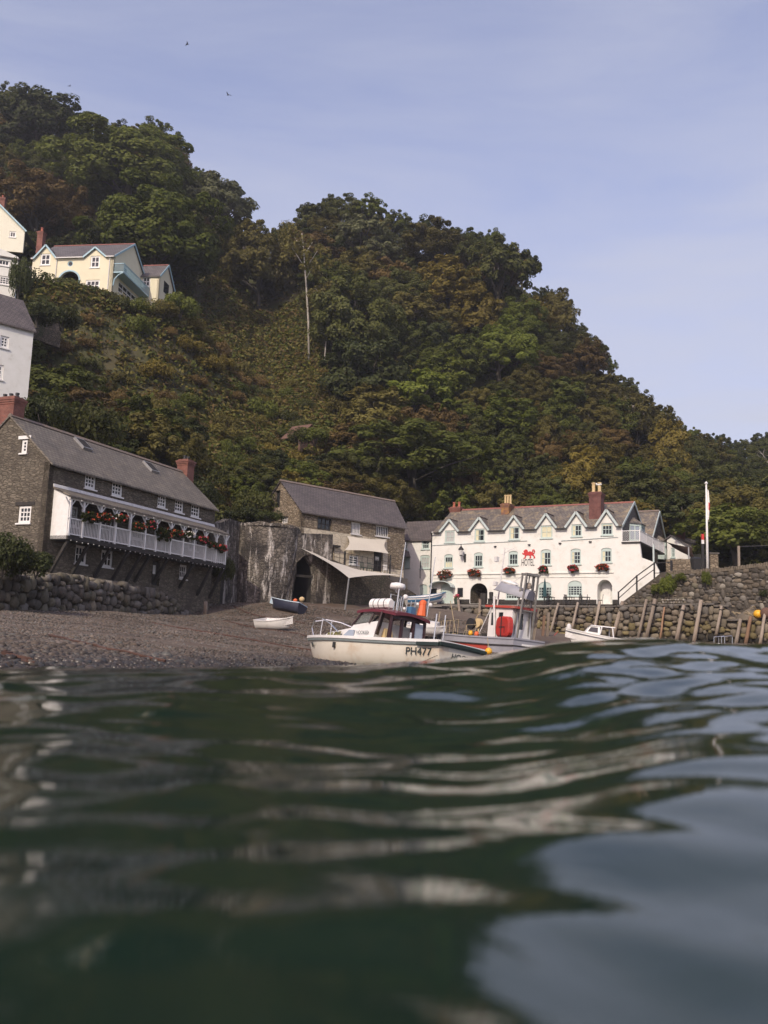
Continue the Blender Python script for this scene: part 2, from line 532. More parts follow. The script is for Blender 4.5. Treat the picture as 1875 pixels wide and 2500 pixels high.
MT['house_stone'] = rubble('brown_rubble', (0.115, 0.099, 0.076), (0.215, 0.186, 0.142), (0.09, 0.075, 0.057), (0.27, 0.27, 0.095), 0.055, 0.7, (0.085, 0.072, 0.058), 0.52, 0.7)
MT['barn_stone'] = rubble('tan_rubble', (0.20, 0.155, 0.105), (0.36, 0.295, 0.21), (0.15, 0.12, 0.085), (0.30, 0.30, 0.16), 0.07, 0.8, (0.36, 0.34, 0.29), 0.6, 0.74)
MT['kiln_stone'] = rubble('lime_streaked_rubble', (0.125, 0.108, 0.090), (0.225, 0.195, 0.16), (0.085, 0.074, 0.063), (0.28, 0.28, 0.17), 0.06, 0.8, (0.045, 0.040, 0.037), 0.47, 0.62, 0.9, (0.50, 0.46, 0.42))
MT['retaining_stone'] = rubble('dark_rubble', (0.12, 0.098, 0.07), (0.20, 0.165, 0.12), (0.07, 0.06, 0.048), (0.3, 0.3, 0.17), 0.06, 0.8, (0.07, 0.075, 0.04), 0.55, 0.7)
MT['lime_washed_stone'] = rubble('flaking_limewash_rubble', (0.66, 0.58, 0.44), (0.60, 0.53, 0.41), (0.46, 0.40, 0.30), (0.42, 0.42, 0.24), 0.05, 0.5, (0.34, 0.28, 0.2), 0.56, 0.62)
MT['wall_core'] = M('dark_earth_mortar', (0.055, 0.046, 0.036), (0.085, 0.07, 0.052), 2, 0.95, 0.5, 6)
MT['concrete'] = M('worn_quay_paving', (0.20, 0.175, 0.145), (0.15, 0.13, 0.105), 0.7, 0.9, 0.4, 6, c3=(0.26, 0.23, 0.19), s3=0.4)
# ================================================================== THE SETTING
# ---- beach heights: thin interpolation of surveyed spots
_cp_ = np.array([(-4.4, 11, 0), (-3.2, 17, 0), (-1.75, 25, 0), (0.2, 34, -.12), (5, 47, 0), (12, 52, 0), (25, 52, 0), (45, 45, 0),
    (0, 0, -1.5), (0, 10, -1.2), (8, 20, -1.5), (15, 40, -.6), (30, 30, -1.2), (-3, 3, -1.0), (40, 20, -1.5), (-8, 0, -.6), (3.5, 33, -.5), (-2.8, 36, .1),
    (-10, 12, .5), (-20, 20, .9), (-30, 30, 1.5), (-19.1, 48, 1.88), (-16, 57, 2.3), (-13.4, 68, 2.72), (-11.7, 76, 4.1), (-7, 74, 4.1),
    (-7.4, 60, 1.62), (-6.6, 70, 3.1), (-3, 60, 1.7), (0, 60, 1.6), (0, 70, 2.6), (2, 78, 4.2), (6, 80, 4.3), (10, 70, 2.4), (14, 58, 1.5), (18, 78, 2.0),
    (26, 72, 2.1), (30, 66, 1.9), (-10, 40, 1.0), (-14, 30, .9), (-6, 30, .5), (-2, 45, .6), (4, 56, .8), (-30, 50, 3), (-40, 40, 3), (40, 60, 1.5),
    (35, 80, 2), (-5, 85, 4.6), (20, 90, 3), (0, 100, 4.6), (-20, 90, 5), (70, 60, 1), (-70, 60, 4), (70, 10, -2), (-70, 0, .5)], dtype=float)
_D = np.linalg.norm(_cp_[:, None, :2] - _cp_[None, :, :2], axis=2)
_A = np.hstack([np.ones((len(_cp_), 1)), _cp_[:, :2]])
_K = np.block([[_D + np.eye(len(_cp_)) * 0.3, _A], [_A.T, np.zeros((3, 3))]])
_W = np.linalg.solve(_K, np.concatenate([_cp_[:, 2], np.zeros(3)]))

def beach_z(x, y):
    x = np.asarray(x, float); y = np.asarray(y, float); sh = x.shape
    p = np.stack([x.ravel(), y.ravel()], 1)
    d = np.linalg.norm(p[:, None, :] - _cp_[None, :, :2], axis=2)
    z = d @ _W[:-3] + _W[-3] + p @ _W[-2:]
    return z.reshape(sh)

def bz(x, y): return float(beach_z(np.array([x]), np.array([y]))[0])

def pebble_ground(name, c1, c2, c3, s):
    m, t, p = _new(name)
    p.inputs['Roughness'].default_value = 0.85; p.inputs['Specular IOR Level'].default_value = 0.3
    v = coords(t)
    vo = _n(t, 'ShaderNodeTexVoronoi', feature='F1', Scale=s); t.links.new(v, vo.inputs['Vector'])
    sp = t.nodes.new('ShaderNodeSeparateColor'); t.links.new(vo.outputs['Color'], sp.inputs['Color'])
    col = mixrgb(t, c1, c2, sp.outputs['Red'])
    col = mixrgb(t, col, c3, ramp(t, noise_tex(t, v, 0.35, 8, 0.65), 0.45, 0.62))
    t.links.new(col, p.inputs['Base Color'])
    inv = t.nodes.new('ShaderNodeMath'); inv.operation = 'SUBTRACT'; inv.inputs[0].default_value = 1.0
    t.links.new(vo.outputs['Distance'], inv.inputs[1])
    bump(t, p, inv.outputs[0], 0.9, 0.05)
    return m
MT['beach'] = pebble_ground('shingle_beach', (0.108, 0.084, 0.062), (0.17, 0.135, 0.103), (0.105, 0.075, 0.055), 7.0)

xs = np.concatenate([np.linspace(-75, -26, 24), np.linspace(-25, 34, 150), np.linspace(35, 80, 20)])
ys = np.concatenate([np.linspace(-8, 8, 8), np.linspace(9, 90, 190), np.linspace(92, 110, 8)])
gx, gy = np.meshgrid(xs, ys)
gz = beach_z(gx, gy)
gz = gz + np.array([[noise.noise(Vector((a * 0.45, b * 0.45, 0))) for a in xs] for b in ys]) * 0.09 * np.clip((gz + .3) / .6, 0.15, 1)
nx_, ny_ = len(xs), len(ys)
idx = np.arange(nx_ * ny_).reshape(ny_, nx_)
q = np.stack([idx[:-1, :-1], idx[:-1, 1:], idx[1:, 1:], idx[1:, :-1]], -1).reshape(-1, 4)
beach = link('beach', np_mesh('beach', np.stack([gx, gy, gz], -1).reshape(-1, 3), q, MT['beach'], smooth=True))
tag(beach, 'grey brown shingle beach sloping up from the water', kind='structure')

# ---- pebbles: too many to count
def icosa():
    t = (1 + 5 ** .5) / 2
    v = np.array([(-1, t, 0), (1, t, 0), (-1, -t, 0), (1, -t, 0), (0, -1, t), (0, 1, t), (0, -1, -t), (0, 1, -t), (t, 0, -1), (t, 0, 1), (-t, 0, -1), (-t, 0, 1)], float)
    v /= np.linalg.norm(v[0])
    f = np.array([(0, 11, 5), (0, 5, 1), (0, 1, 7), (0, 7, 10), (0, 10, 11), (1, 5, 9), (5, 11, 4), (11, 10, 2), (10, 7, 6), (7, 1, 8), (3, 9, 4), (3, 4, 2), (3, 2, 6), (3, 6, 8), (3, 8, 9), (4, 9, 5), (2, 4, 11), (6, 2, 10), (8, 6, 7), (9, 8, 1)])
    return v, f
_iv, _if = icosa()
def scatter_pebbles(NP, y0, y1, pw, v0, f0):
    k = len(v0)
    py_ = y0 + (rng.random(NP * 3) ** pw) * (y1 - y0); px_ = (rng.random(NP * 3) * .57 - .46) * (py_ + 2)
    pz_ = beach_z(px_, py_)
    ok = pz_ > -0.08
    px_, py_, pz_ = px_[ok][:NP], py_[ok][:NP], pz_[ok][:NP]
    n = len(px_)
    sz = np.minimum(rng.gamma(1.6, 0.009, n) + 0.006 + 0.0009 * py_, 0.11)
    flat = rng.uniform(0.4, 0.8, n); el = rng.uniform(0.75, 1.35, n); an = rng.uniform(0, 6.28, n)
    V = v0[None] * (1 + rng.normal(0, 0.13, (n, k, 1)))
    V = V * np.stack([sz * el, sz / el, sz * flat], -1)[:, None, :]
    ca, sa = np.cos(an)[:, None], np.sin(an)[:, None]
    V = np.stack([V[..., 0] * ca - V[..., 1] * sa, V[..., 0] * sa + V[..., 1] * ca, V[..., 2]], -1)
    V += np.stack([px_, py_, pz_ + sz * flat * 0.3], -1)[:, None, :]
    return V.reshape(-1, 3), (f0[None] + (np.arange(n) * k)[:, None, None]).reshape(-1, 3)
_ov = np.array([(1, 0, 0), (-1, 0, 0), (0, 1, 0), (0, -1, 0), (0, 0, 1), (0, 0, -1)], float)
_of = np.array([(0, 2, 4), (2, 1, 4), (1, 3, 4), (3, 0, 4), (2, 0, 5), (1, 2, 5), (3, 1, 5), (0, 3, 5)])
V1, F1 = scatter_pebbles(24000, 9.0, 19, 1.0, _iv, _if)
V2, F2 = scatter_pebbles(60000, 18, 74, 1.15, _ov, _of)
V = np.vstack([V1, V2]); FI = np.vstack([F1, F2 + len(V1)])
m, t, p = _new('beach_cobble')
g = t.nodes.new('ShaderNodeNewGeometry')
rc = t.nodes.new('ShaderNodeValToRGB'); t.links.new(g.outputs['Random Per Island'], rc.inputs['Fac'])
e = rc.color_ramp.elements; e[0].color = (0.070, 0.054, 0.039, 1); e[1].color = (0.215, 0.172, 0.132, 1)
for pos, c in ((.3, (0.108, 0.086, 0.068, 1)), (.55, (0.15, 0.112, 0.080, 1)), (.75, (0.13, 0.128, 0.112, 1)), (.93, (0.165, 0.135, 0.115, 1))):
    k = e.new(pos); k.color = c
col = mixrgb(t, rc.outputs['Color'], (0.45, 0.42, 0.4), ramp(t, noise_tex(t, coords(t), 0.4, 6), .4, .7), 'MULTIPLY')
gp_ = t.nodes.new('ShaderNodeNewGeometry'); sz_ = t.nodes.new('ShaderNodeSeparateXYZ'); t.links.new(gp_.outputs['Position'], sz_.inputs[0])
wet = ramp(t, mixrgb(t, sz_.outputs['Z'], noise_tex(t, coords(t), 0.8, 4), 0.25), 0.16, 0.34)         # the tide has left a wet band
col = mixrgb(t, mixrgb(t, col, (0.42, 0.42, 0.40), 1.0, 'MULTIPLY'), col, wet)
t.links.new(col, p.inputs['Base Color']); t.links.new(ramp(t, wet, 0, 1, (.25, .25, .25), (.85, .85, .85)), p.inputs['Roughness'])
MT['cobble'] = m
peb = link('beach_pebbles', np_mesh('beach_pebbles', V, FI, m, smooth=True))
tag(peb, 'rounded grey and brown pebbles covering the beach', 'pebbles', kind='stuff')

# ---- the sea: swell and ripples
_cx = np.array([-6.0, -3.0, -1.617, -1.203, -0.789, -0.375, -0.151, -0.065, 0.108, 0.215, 0.315, 0.436, 0.522, 0.625, 0.798, 0.97, 1.143, 1.315, 1.488, 1.617, 2.4, 5.0])
_cz = np.array([0.09, 0.13, 0.209, 0.221, 0.23, 0.25, 0.254, 0.263, 0.293, 0.299, 0.312, 0.321, 0.344, 0.366, 0.374, 0.388, 0.392, 0.37, 0.361, 0.374, 0.34, 0.2])
_w = []
_r = np.random.default_rng(21)
for i in range(46):
    lam = 0.55 * (2.2 / 0.55) ** _r.random() if i < 12 else 0.10 * (0.55 / 0.10) ** _r.random()
    th = _r.normal(math.pi / 2 + 0.45, 0.6 if i < 12 else 0.8)
    slope = 0.020 if i < 12 else 0.0165
    _w.append((2 * math.pi / lam * math.cos(th), 2 * math.pi / lam * math.sin(th), slope * lam / (2 * math.pi), _r.uniform(0, 6.28), lam))

def sm(a, b, x):
    t = np.clip((x - a) / (b - a), 0, 1); return t * t * (3 - 2 * t)

def sea_z(x, y):
    r = np.hypot(x, y)
    crest = np.interp(x, _cx, _cz)
    yc = 4.0 + 0.25 * np.sin(x * 1.7 + 0.6) * sm(0.2, 1.5, np.abs(x - 0.3))
    base = 0.10 * (1 - sm(4.5, 9, r))
    up = 0.30 * sm(0.8, 2.4, y) + 0.70 * sm(2.0, 4.0, y - (yc - 4.0))
    dn = 1 - sm(0.0, 3.4, y - yc)
    z = base + (crest - base) * np.where(y < yc, up, dn)
    wx = x + 0.10 * np.sin(1.9 * y + 0.7) + 0.06 * np.sin(3.1 * x + 1.3 * y)
    wy = y + 0.12 * np.sin(1.3 * x + 0.4) + 0.05 * np.sin(2.7 * y - 1.1 * x)
    amp = 0.45 + 0.75 * np.clip(0.5 + 0.5 * np.sin(0.9 * x - 0.7 * y + 1.0) * np.cos(0.5 * x + 0.8 * y), 0, 1)
    rip = np.zeros_like(x)
    cell = np.maximum(0.0066 * r, 0.003)
    for kx, ky, a, ph, lam in _w:
        rip += a * np.sin(kx * wx + ky * wy + ph) * np.clip((lam / cell - 3) / 6, 0, 1)
    calm = 1 - 0.55 * sm(0.0, 1.2, np.exp(-((y - yc) / 0.5) ** 2))
    near = sm(0.1, 1.3, r)
    tilt = -0.035 + 0.088 * sm(0.05, 0.36, x / np.maximum(y, 0.15))          # added tilt, shaped so the right mirrors sky and the left dark hill
    z = z + tilt * (np.clip(y, 0.3, 1.5) - 1.0) * sm(0.0, 0.3, y)
    return z + rip * amp * calm * (0.25 + 0.75 * near) * (1 - 0.5 * sm(8, 20, r))

th = np.concatenate([np.linspace(-math.pi, -0.6, 56, endpoint=False), np.linspace(-0.6, 0.6, 620), np.linspace(0.6, math.pi, 56)[1:]])
rr = np.concatenate([[0.0], 0.12 * (20 / 0.12) ** np.linspace(0, 1, 640), 20 * (300 / 20) ** np.linspace(0, 1, 60)[1:]])
T, R = np.meshgrid(th, rr)
X, Y = R * np.sin(T), R * np.cos(T)
Z = sea_z(X, Y)
nr, nt_ = Z.shape
idx = np.arange(nr * nt_).reshape(nr, nt_)
q = np.stack([idx[:-1, :-1], idx[1:, :-1], idx[1:, 1:], idx[:-1, 1:]], -1).reshape(-1, 4)
m, t, p = _new('harbour_water')
p.inputs['Base Color'].default_value = (0.0095, 0.0225, 0.0155, 1)
p.inputs['Roughness'].default_value = 0.035
p.inputs['IOR'].default_value = 1.333
v = coords(t)
h1 = noise_tex(t, v, 7.0, 5, 0.6, 0.5)
bump(t, p, h1, 0.10, 0.02)
MT['water'] = m
sea = link('sea', np_mesh('sea', np.stack([X, Y, Z], -1).reshape(-1, 3), q, m, smooth=True))
tag(sea, 'dark green harbour water swelling towards the beach', kind='structure')

# ---- wooded hillside
HP = np.array([-1100, -500, 0, 300, 560, 720, 970, 1100, 1500, 1640, 1875, 2700, 3400], float)
HBY = np.array([1150, 1180, 1230, 1200, 1290, 1290, 1330, 1330, 1345, 1345, 1405, 1430, 1430], float)
HBD = np.array([64, 64, 66, 76, 84, 96, 104, 108, 107, 100, 88, 84, 84], float)
SKX = np.array([-1100, -400, 0, 60, 110, 150, 200, 250, 300, 370, 430, 470, 480, 520, 570, 605, 610, 650, 665, 700, 760, 800, 850, 880, 930, 960, 1000, 1050, 1120, 1160, 1230, 1270, 1310, 1340, 1370, 1410, 1420, 1480, 1500, 1530, 1580, 1620, 1650, 1700, 1740, 1770, 1800, 1850, 1875, 2400, 3400], float)
SKY = np.array([120, 130, 207, 218, 240, 268, 300, 308, 292, 300, 335, 385, 420, 425, 450, 500, 530, 555, 560, 528, 490, 478, 488, 475, 490, 520, 532, 550, 546, 560, 566, 610, 640, 700, 722, 765, 790, 832, 870, 930, 962, 1002, 1030, 1050, 1066, 1058, 1076, 1066, 1062, 1010, 1000], float)
HTD = lambda p: np.interp(p, [-1100, 0, 600, 740, 1400, 1600, 1875, 3400], [215, 200, 170, 165, 165, 170, 195, 200])
PADS = [(-41, 115, 41.6, 9, 8), (-33, 118, 40.6, 7, 8)]        # levelled ground under the houses
def hill(p, tt):
    """point on the hillside: p is the bearing (photo column), tt 0 at the foot to 1 at the brow"""
    yb, db = np.interp(p, HP, HBY), np.interp(p, HP, HBD)
    dt = HTD(p)
    yt = np.interp(p, SKX, SKY) + 6.0 * F_PX / dt
    if tt <= 1:
        d = db + (dt - db) * tt
        s = tt ** 0.92
        w = at(float(p), float(yb + (yt - yb) * s), float(d))
    else:
        w = at(float(p), float(yt), float(dt)); g = at(float(p), float(yt), float(dt + (tt - 1) * 120)); w = Vector((g.x, g.y, w.z - (tt - 1) * 12))
    n = noise.noise(Vector((w.x * .06, w.y * .06, 3.1))) * 2.0 * min(1, tt * 4)
    z = w.z + n
    for (ax, ay, az, ra, fa) in PADS:
        k = min(1, max(0, 1 - (math.hypot(w.x - ax, w.y - ay) - ra) / fa))
        if k > 0 and az > z: z += (az - z) * k * k * (3 - 2 * k)
    return Vector((w.x, w.y, z))
hp = np.linspace(-1100, 3400, 130); ht = np.concatenate([np.linspace(0, 1, 46), [1.15, 1.5, 2.2]])
v = np.array([[tuple(hill(a, b)) for a in hp] for b in ht]).reshape(-1, 3)
skirt = np.array([(w[0] * .97, w[1] * .97, 1.0) for w in v[:len(hp)]])
v = np.vstack([skirt, v])
idx = np.arange(len(v)).reshape(-1, len(hp))
q = np.stack([idx[:-1, :-1], idx[:-1, 1:], idx[1:, 1:], idx[1:, :-1]], -1).reshape(-1, 4)
MT['hill'] = M('hillside_soil_and_bracken', (0.058, 0.054, 0.024), (0.088, 0.068, 0.032), 0.09, 0.95, 0.8, 1.5, c3=(0.06, 0.066, 0.022), s3=0.2, lo3=0.45, hi3=0.6)
tag(link('hillside', np_mesh('hillside', v, q, MT['hill'], smooth=True)), 'steep wooded hillside behind the harbour', kind='structure')

# ---- thin sea haze over the whole harbour
hz_ = MB().box(-320, 320, -320, 330, -7, 140).build('haze', [])
m = bpy.data.materials.new('sea_haze'); m.use_nodes = True; t = m.node_tree; t.nodes.clear()
ov_ = t.nodes.new('ShaderNodeOutputMaterial'); pv_ = t.nodes.new('ShaderNodeVolumePrincipled')
pv_.inputs['Color'].default_value = (0.93, 0.95, 1.0, 1); pv_.inputs['Density'].default_value = 0.0003; pv_.inputs['Anisotropy'].default_value = 0.2
t.links.new(pv_.outputs[0], ov_.inputs['Volume'])
hz_.data.materials.append(m)
tag(hz_, 'thin pale haze hanging in the harbour air', kind='stuff')
# ================================================================== BUILDING HELPERS
def arch(x0, x1, z0, z1, rise=0.0, n=8):
    if rise <= 0:
        return [(x0, z0), (x1, z0), (x1, z1), (x0, z1)]
    c, w = (x0 + x1) / 2, (x1 - x0) / 2
    pts = [(x0, z0), (x1, z0)]
    for i in range(n + 1):
        a = math.pi * i / n
        pts.append((c + w * math.cos(a), z1 - rise + rise * math.sin(a)))
    return pts

def window(parent, x0, x1, z0, z1, y=0.0, rise=0.0, nx=2, nz=2, mat='white_paint', fw=0.10, bw=0.04, curtain=None, sill=True,
           glass='glass', rec=0.07, name='window', bars_x=None):
    out = arch(x0, x1, z0, z1, rise)
    gx0, gx1, gz0, gz1 = x0 + fw, x1 - fw, z0 + fw, z1 - fw - rise * 0.9
    xs_ = [gx0 + (gx1 - gx0) * i / nx for i in range(nx + 1)] if bars_x is None else [x0 + (x1 - x0) * q for q in bars_x]
    zs_ = [gz0 + (gz1 - gz0) * i / nz for i in range(nz + 1)]
    holes = []
    for i in range(len(xs_) - 1):
        for j in range(nz):
            a, b, c, d = xs_[i] + bw / 2, xs_[i + 1] - bw / 2, zs_[j] + bw / 2, zs_[j + 1] - bw / 2
            holes.append([(a, c), (b, c), (b, d), (a, d)])
    f = MB().slab(out, holes, y + rec, y + rec + 0.06).build(name, MT[mat], parent)
    g = MB().poly([(x0 + .01, y + rec + 0.045, z0 + .01), (x1 - .01, y + rec + 0.045, z0 + .01), (x1 - .01, y + rec + 0.045, z1 - rise * .7 - .01), (x0 + .01, y + rec + 0.045, z1 - rise * .7 - .01)]).build('pane', MT[glass], f)
    if curtain:
        q = MB()
        w = gx1 - gx0
        for a, b, c, d in curtain:
            q.box(gx0 + a * w, gx0 + b * w, y + rec + .036, y + rec + .042, gz0 + (gz1 - gz0) * c, gz0 + (gz1 - gz0) * d)
        q.build('curtain', MT['curtain'], f)
    if sill:
        MB().box(x0 - .08, x1 + .08, y - .09, y + rec + .0585, z0 - .09, z0 - .003).build('sill', MT[mat], f)
    return out

def gable_roof(parent, x0, x1, y0, y1, ze, zr, mat, ridge=None, ov=0.22, ox=0.12, th=0.12, yr=None, name='roof', skew=0.0, gaps=()):
    """ridge along x; y0 the front eave, y1 the back eave"""
    yr = (y0 + y1) / 2 if yr is None else yr
    b = MB()
    kf, kb = (zr - ze) / (yr - y0), (zr - ze) / (y1 - yr)
    a0, a1 = x0 - ox, x1 + ox
    for sgn, ye, k in ((-1, y0 - ov, kf), (1, y1 + ov, kb)):
        if sgn < 0 and gaps:                         # the eave stops at each wall dormer
            ys = y0 + .45
            us = [a0] + [g for gp_ in sorted(gaps) for g in gp_] + [a1]
            for i in range(0, len(us), 2):
                lo = [(us[i], ye, ze - ov * k), (us[i + 1], ye, ze - ov * k), (us[i + 1], ys, ze + .45 * k), (us[i], ys, ze + .45 * k)]
                b.hexa(lo, [(p[0], p[1], p[2] + th) for p in lo])
            ye = ys
        zz = ze + (ye - y0) * k if sgn < 0 else ze - ov * k
        lo = [(a0, ye, zz), (a1 + (skew if sgn > 0 else 0) * 2, ye, zz), (a1 + skew, yr, zr), (a0, yr, zr)]
        hi = [(p[0], p[1], p[2] + th) for p in lo]
        b.hexa(lo, hi)
    r = b.build(name, mat, parent)
    if ridge:
        q = MB(); a1 += skew; n = max(2, int((a1 - a0) / 0.5))
        for i in range(n):
            u0, u1 = a0 + (a1 - a0) * i / n, a0 + (a1 - a0) * (i + 1) / n - 0.012
            q.hexa([(u0, yr - .17, zr + th - .08), (u1, yr - .17, zr + th - .08), (u1, yr + .17, zr + th - .08), (u0, yr + .17, zr + th - .08)],
                   [(u0, yr - .05, zr + th + .09), (u1, yr - .05, zr + th + .09), (u1, yr + .05, zr + th + .09), (u0, yr + .05, zr + th + .09)])
        q.build('ridge_tiles', ridge, r)
    return r

def gable_wall(parent, x, y0, y1, z0, ze, zr, mat, th=0.4, yr=None, name='gable_wall', sgn=-1):
    """end wall in the yz plane; x is the outer face, the wall goes inwards by th*sgn"""
    yr = (y0 + y1) / 2 if yr is None else yr
    lo = [(x, y0, z0), (x, y1, z0), (x, y1, ze), (x, yr, zr), (x, y0, ze)]
    return MB().hexa(lo, [(p[0] + th * sgn, p[1], p[2]) for p in lo]).build(name, mat, parent)

def chimney(parent, x0, x1, y0, y1, z0, z1, mat, pots=2, pot='pot_buff', poth=0.6, cap=True, along='x', potr=0.15, crown=0.0):
    b = MB()
    b.box(x0, x1, y0, y1, z0, z1 - .45)
    for i, o in enumerate((0.03, 0.07, 0.11)):
        b.box(x0 - o, x1 + o, y0 - o, y1 + o, z1 - .45 + i * .13, z1 - .45 + (i + 1) * .13)
    b.box(x0 + .03, x1 - .03, y0 + .03, y1 - .03, z1 - .06, z1 + .05)
    c = b.build('chimney', MT[mat], parent)
    for i in range(pots):
        f = (i + .5) / pots
        cx, cy = (x0 + (x1 - x0) * f, (y0 + y1) / 2) if along == 'x' else ((x0 + x1) / 2, y0 + (y1 - y0) * f)
        MB().lathe([(potr * 1.1, 0), (potr * 1.1, .08), (potr * .85, .12), (potr * .8, poth - .12), (potr * 1.05, poth - .1), (potr * 1.05, poth), (potr * .75, poth), (potr * .7, poth - .15)], 10, (cx, cy, z1 + .05)).build('chimney_pot', MT[pot], c)
    return c

def flatten(g):
    """hand the pieces gathered on a helper empty to its building"""
    for ch in list(g.children):
        mb_ = g.matrix_basis @ ch.matrix_basis
        ch.parent = g.parent; ch.matrix_basis = mb_
    bpy.data.objects.remove(g)

def bargeboard(parent, pts, w=0.22, d=0.07, mat='mint_grey', name='bargeboard'):
    b = MB()
    for p, q in zip(pts[:-1], pts[1:]):
        b.bar(p, q, d, w, up=(0, 0, 1))
    return b.build(name, MT[mat], parent)

def lattice(mb, p0, p1, h, s=0.17, w=0.022, y=(0, 0, 0)):
    """crossing laths between p0 and p1 (horizontal), height h"""
    p0, p1 = Vector(p0), Vector(p1); L = (p1 - p0).length; d = (p1 - p0) / L
    k = -h
    off = Vector((-d.y, d.x, 0)) * 0.012
    while k < L:
        for sg in (0, 1):
            a0, a1 = max(k, 0), min(k + h, L)
            if a1 - a0 > 0.02:
                z0, z1 = a0 - k, a1 - k
                if sg: z0, z1 = h - z0, h - z1
                mb.bar(p0 + d * a0 + Vector((0, 0, z0)) + off * (1 if sg else -1), p0 + d * a1 + Vector((0, 0, z1)) + off * (1 if sg else -1), w, 0.012)
        k += s

def z3(X, Y): return 950 + X * .42194, 1150 + Y * .42194

# ================================================================== WHITE HOTEL
HF = Frame(at(1052, 1469, 95.5), at(1503, 1477, 86.5), 5.62)
hotel = on_frame('hotel', 'long white hotel with six gabled dormers, mint windows and a red lion sign', 'hotel', HF)
def h3(X, Y, y=0.0): return HF.xz(*z3(X, Y), y)
HD = 8.4                                   # depth of the front range
xe = h3(1345, 315)[0]                      # right edge of the upper wall
ze = (h3(600, 340)[1] + h3(1150, 318)[1]) / 2
xL = h3(242, 500)[0]
_ridge = HF.xz(1566, 1228, HD / 2)
zr = _ridge[1]
xlow = h3(1450, 430)[0]
zbal = h3(1400, 418)[1]
dorm = []                                   # (centre, half width, peak, foot)
for (wx0, wx1, wy0, wy1), (pkx, pky) in zip([(325, 377, 343, 415), (497, 550, 333, 408), (697, 752, 320, 398), (880, 942, 308, 390), (1058, 1112, 300, 380), (1232, 1290, 290, 372)],
                                  [(345, 283), (517, 270), (720, 260), (912, 248), (1078, 238), (1258, 226)]):
    a0, b1 = h3(wx0, wy1); a1, b0 = h3(wx1, wy0)
    pz = h3(pkx, pky)[1]
    dorm.append(((a0 + a1) / 2, (a1 - a0) / 2, b1, b0, pz))
outer = [(xL, 0.0), (h3(1562, 578)[0], 0.0), h3(1562, 578), h3(1535, 528), h3(1460, 500), (xlow, zbal), (xe, zbal), (xe, ze)]
for c, hw, b1, b0, pz in reversed(dorm):
    outer += [(c + .98, ze), (c, pz - .10), (c - .98, ze)]
outer += [(xL, ze)]
holes, wins = [], []
for i, (c, hw, b1, b0, pz) in enumerate(dorm):
    cur = [None, [(0, .34, 0, 1)], [(0, .36, 0, 1)], [(0, 1, 0, 1)], [(0, .32, 0, 1)], [(0, 1, .86, 1)]][i]
    b0 = min(b0, ze + .22)
    holes.append(window(hotel, c - hw - .06, c + hw + .06, b1, b0, 0, 0, 3 if i in (4, 5) else 2, 2, 'mint', .11, .045, cur, glass='glass' if i else 'blind'))
for i, (X0, X1, Y0, Y1) in enumerate([(318, 370, 480, 562), (490, 543, 470, 556), (690, 747, 462, 545), (876, 938, 452, 545), (1050, 1110, 448, 540), (1226, 1288, 443, 530)]):
    a0, b1 = h3(X0, Y1); a1, b0 = h3(X1, Y0)
    cur = [[(0, 1, 0, .55)], None, None, [(0, .3, 0, 1)], [(0, .25, 0, 1)], [(0, .36, 0, 1)]][i]
    holes.append(window(hotel, a0, a1, b1, b0, 0, .22, 3, 3 if i == 4 else 2, 'mint', .11, .045, cur))
for i, (X0, X1, Y0, Y1) in enumerate([(675, 752, 640, 742), (862, 940, 640, 742), (1033, 1117, 633, 723)]):
    a0, b1 = h3(X0, Y1); a1, b0 = h3(X1, Y0)
    holes.append(window(hotel, a0, a1, b1, b0, 0, .48, 5, 4, 'mint', .10, .05, None, bars_x=(.05, .2, .40, .60, .80, .95)))
# archway passage, arched porch, doors
a0, b1 = h3(468, 765); a1, b0 = h3(570, 648)
holes.append(arch(a0, a1, .02, b0, (a1 - a0) / 2 * .95, 12))
pas = MB(); o_ = arch(a0 - .01, a1 + .01, .02, b0 + .01, (a1 - a0) / 2 * .95, 12)
n_ = len(o_)
pas.add([(p[0], .03, p[1]) for p in o_] + [(p[0] + .9, 4.5, p[1]) for p in o_], [(i, (i + 1) % n_, n_ + (i + 1) % n_, n_ + i) for i in range(n_)] + [tuple(range(n_, 2 * n_))], 0)
pas.build('archway_passage', MT['retaining_stone'], hotel)
a0, b1 = h3(1205, 770); a1, b0 = h3(1291, 628)
holes.append(arch(a0, a1, .02, b0, .75, 12))
por = MB(); o_ = arch(a0 - .01, a1 + .01, .02, b0 + .01, .75, 12); n_ = len(o_)
por.add([(p[0], .03, p[1]) for p in o_] + [(p[0], 1.1, p[1]) for p in o_], [(i, (i + 1) % n_, n_ + (i + 1) % n_, n_ + i) for i in range(n_)] + [tuple(range(n_, 2 * n_))], 0)
por.build('porch', MT['white_render'], hotel)
MB().box(a0 + .15, a0 + .95, 1.04, 1.09, .05, 2.0).box(a0 + .62, a0 + .74, 1.0, 1.035, 1.1, 1.5).build('door', [MT['white_paint']], hotel)
MB().box(a1 - .08, a1 - .02, .2, 1.0, .05, 2.05).build('door', MT['mint'], hotel)
a0, b1 = h3(297, 775); a1, b0 = h3(372, 648)
holes.append(arch(a0, a1, .02, b0, .3))
d_ = MB().slab(arch(a0 + .01, a1 - .01, .03, b0 - .01, .3), [], .14, .2).build('door', MT['mint'], hotel)
dw = (a1 - a0) / 6
for i in range(6):
    MB().box(a0 + .02 + dw * i, a0 + dw * (i + 1) - .02, .125, .139, .08, b0 - .42).build('plank', MT['mint'], d_)
MB().ball((a0 + .25, .1, 1.05), .04, 6, 4).build('handle', MT['black_metal'], d_)
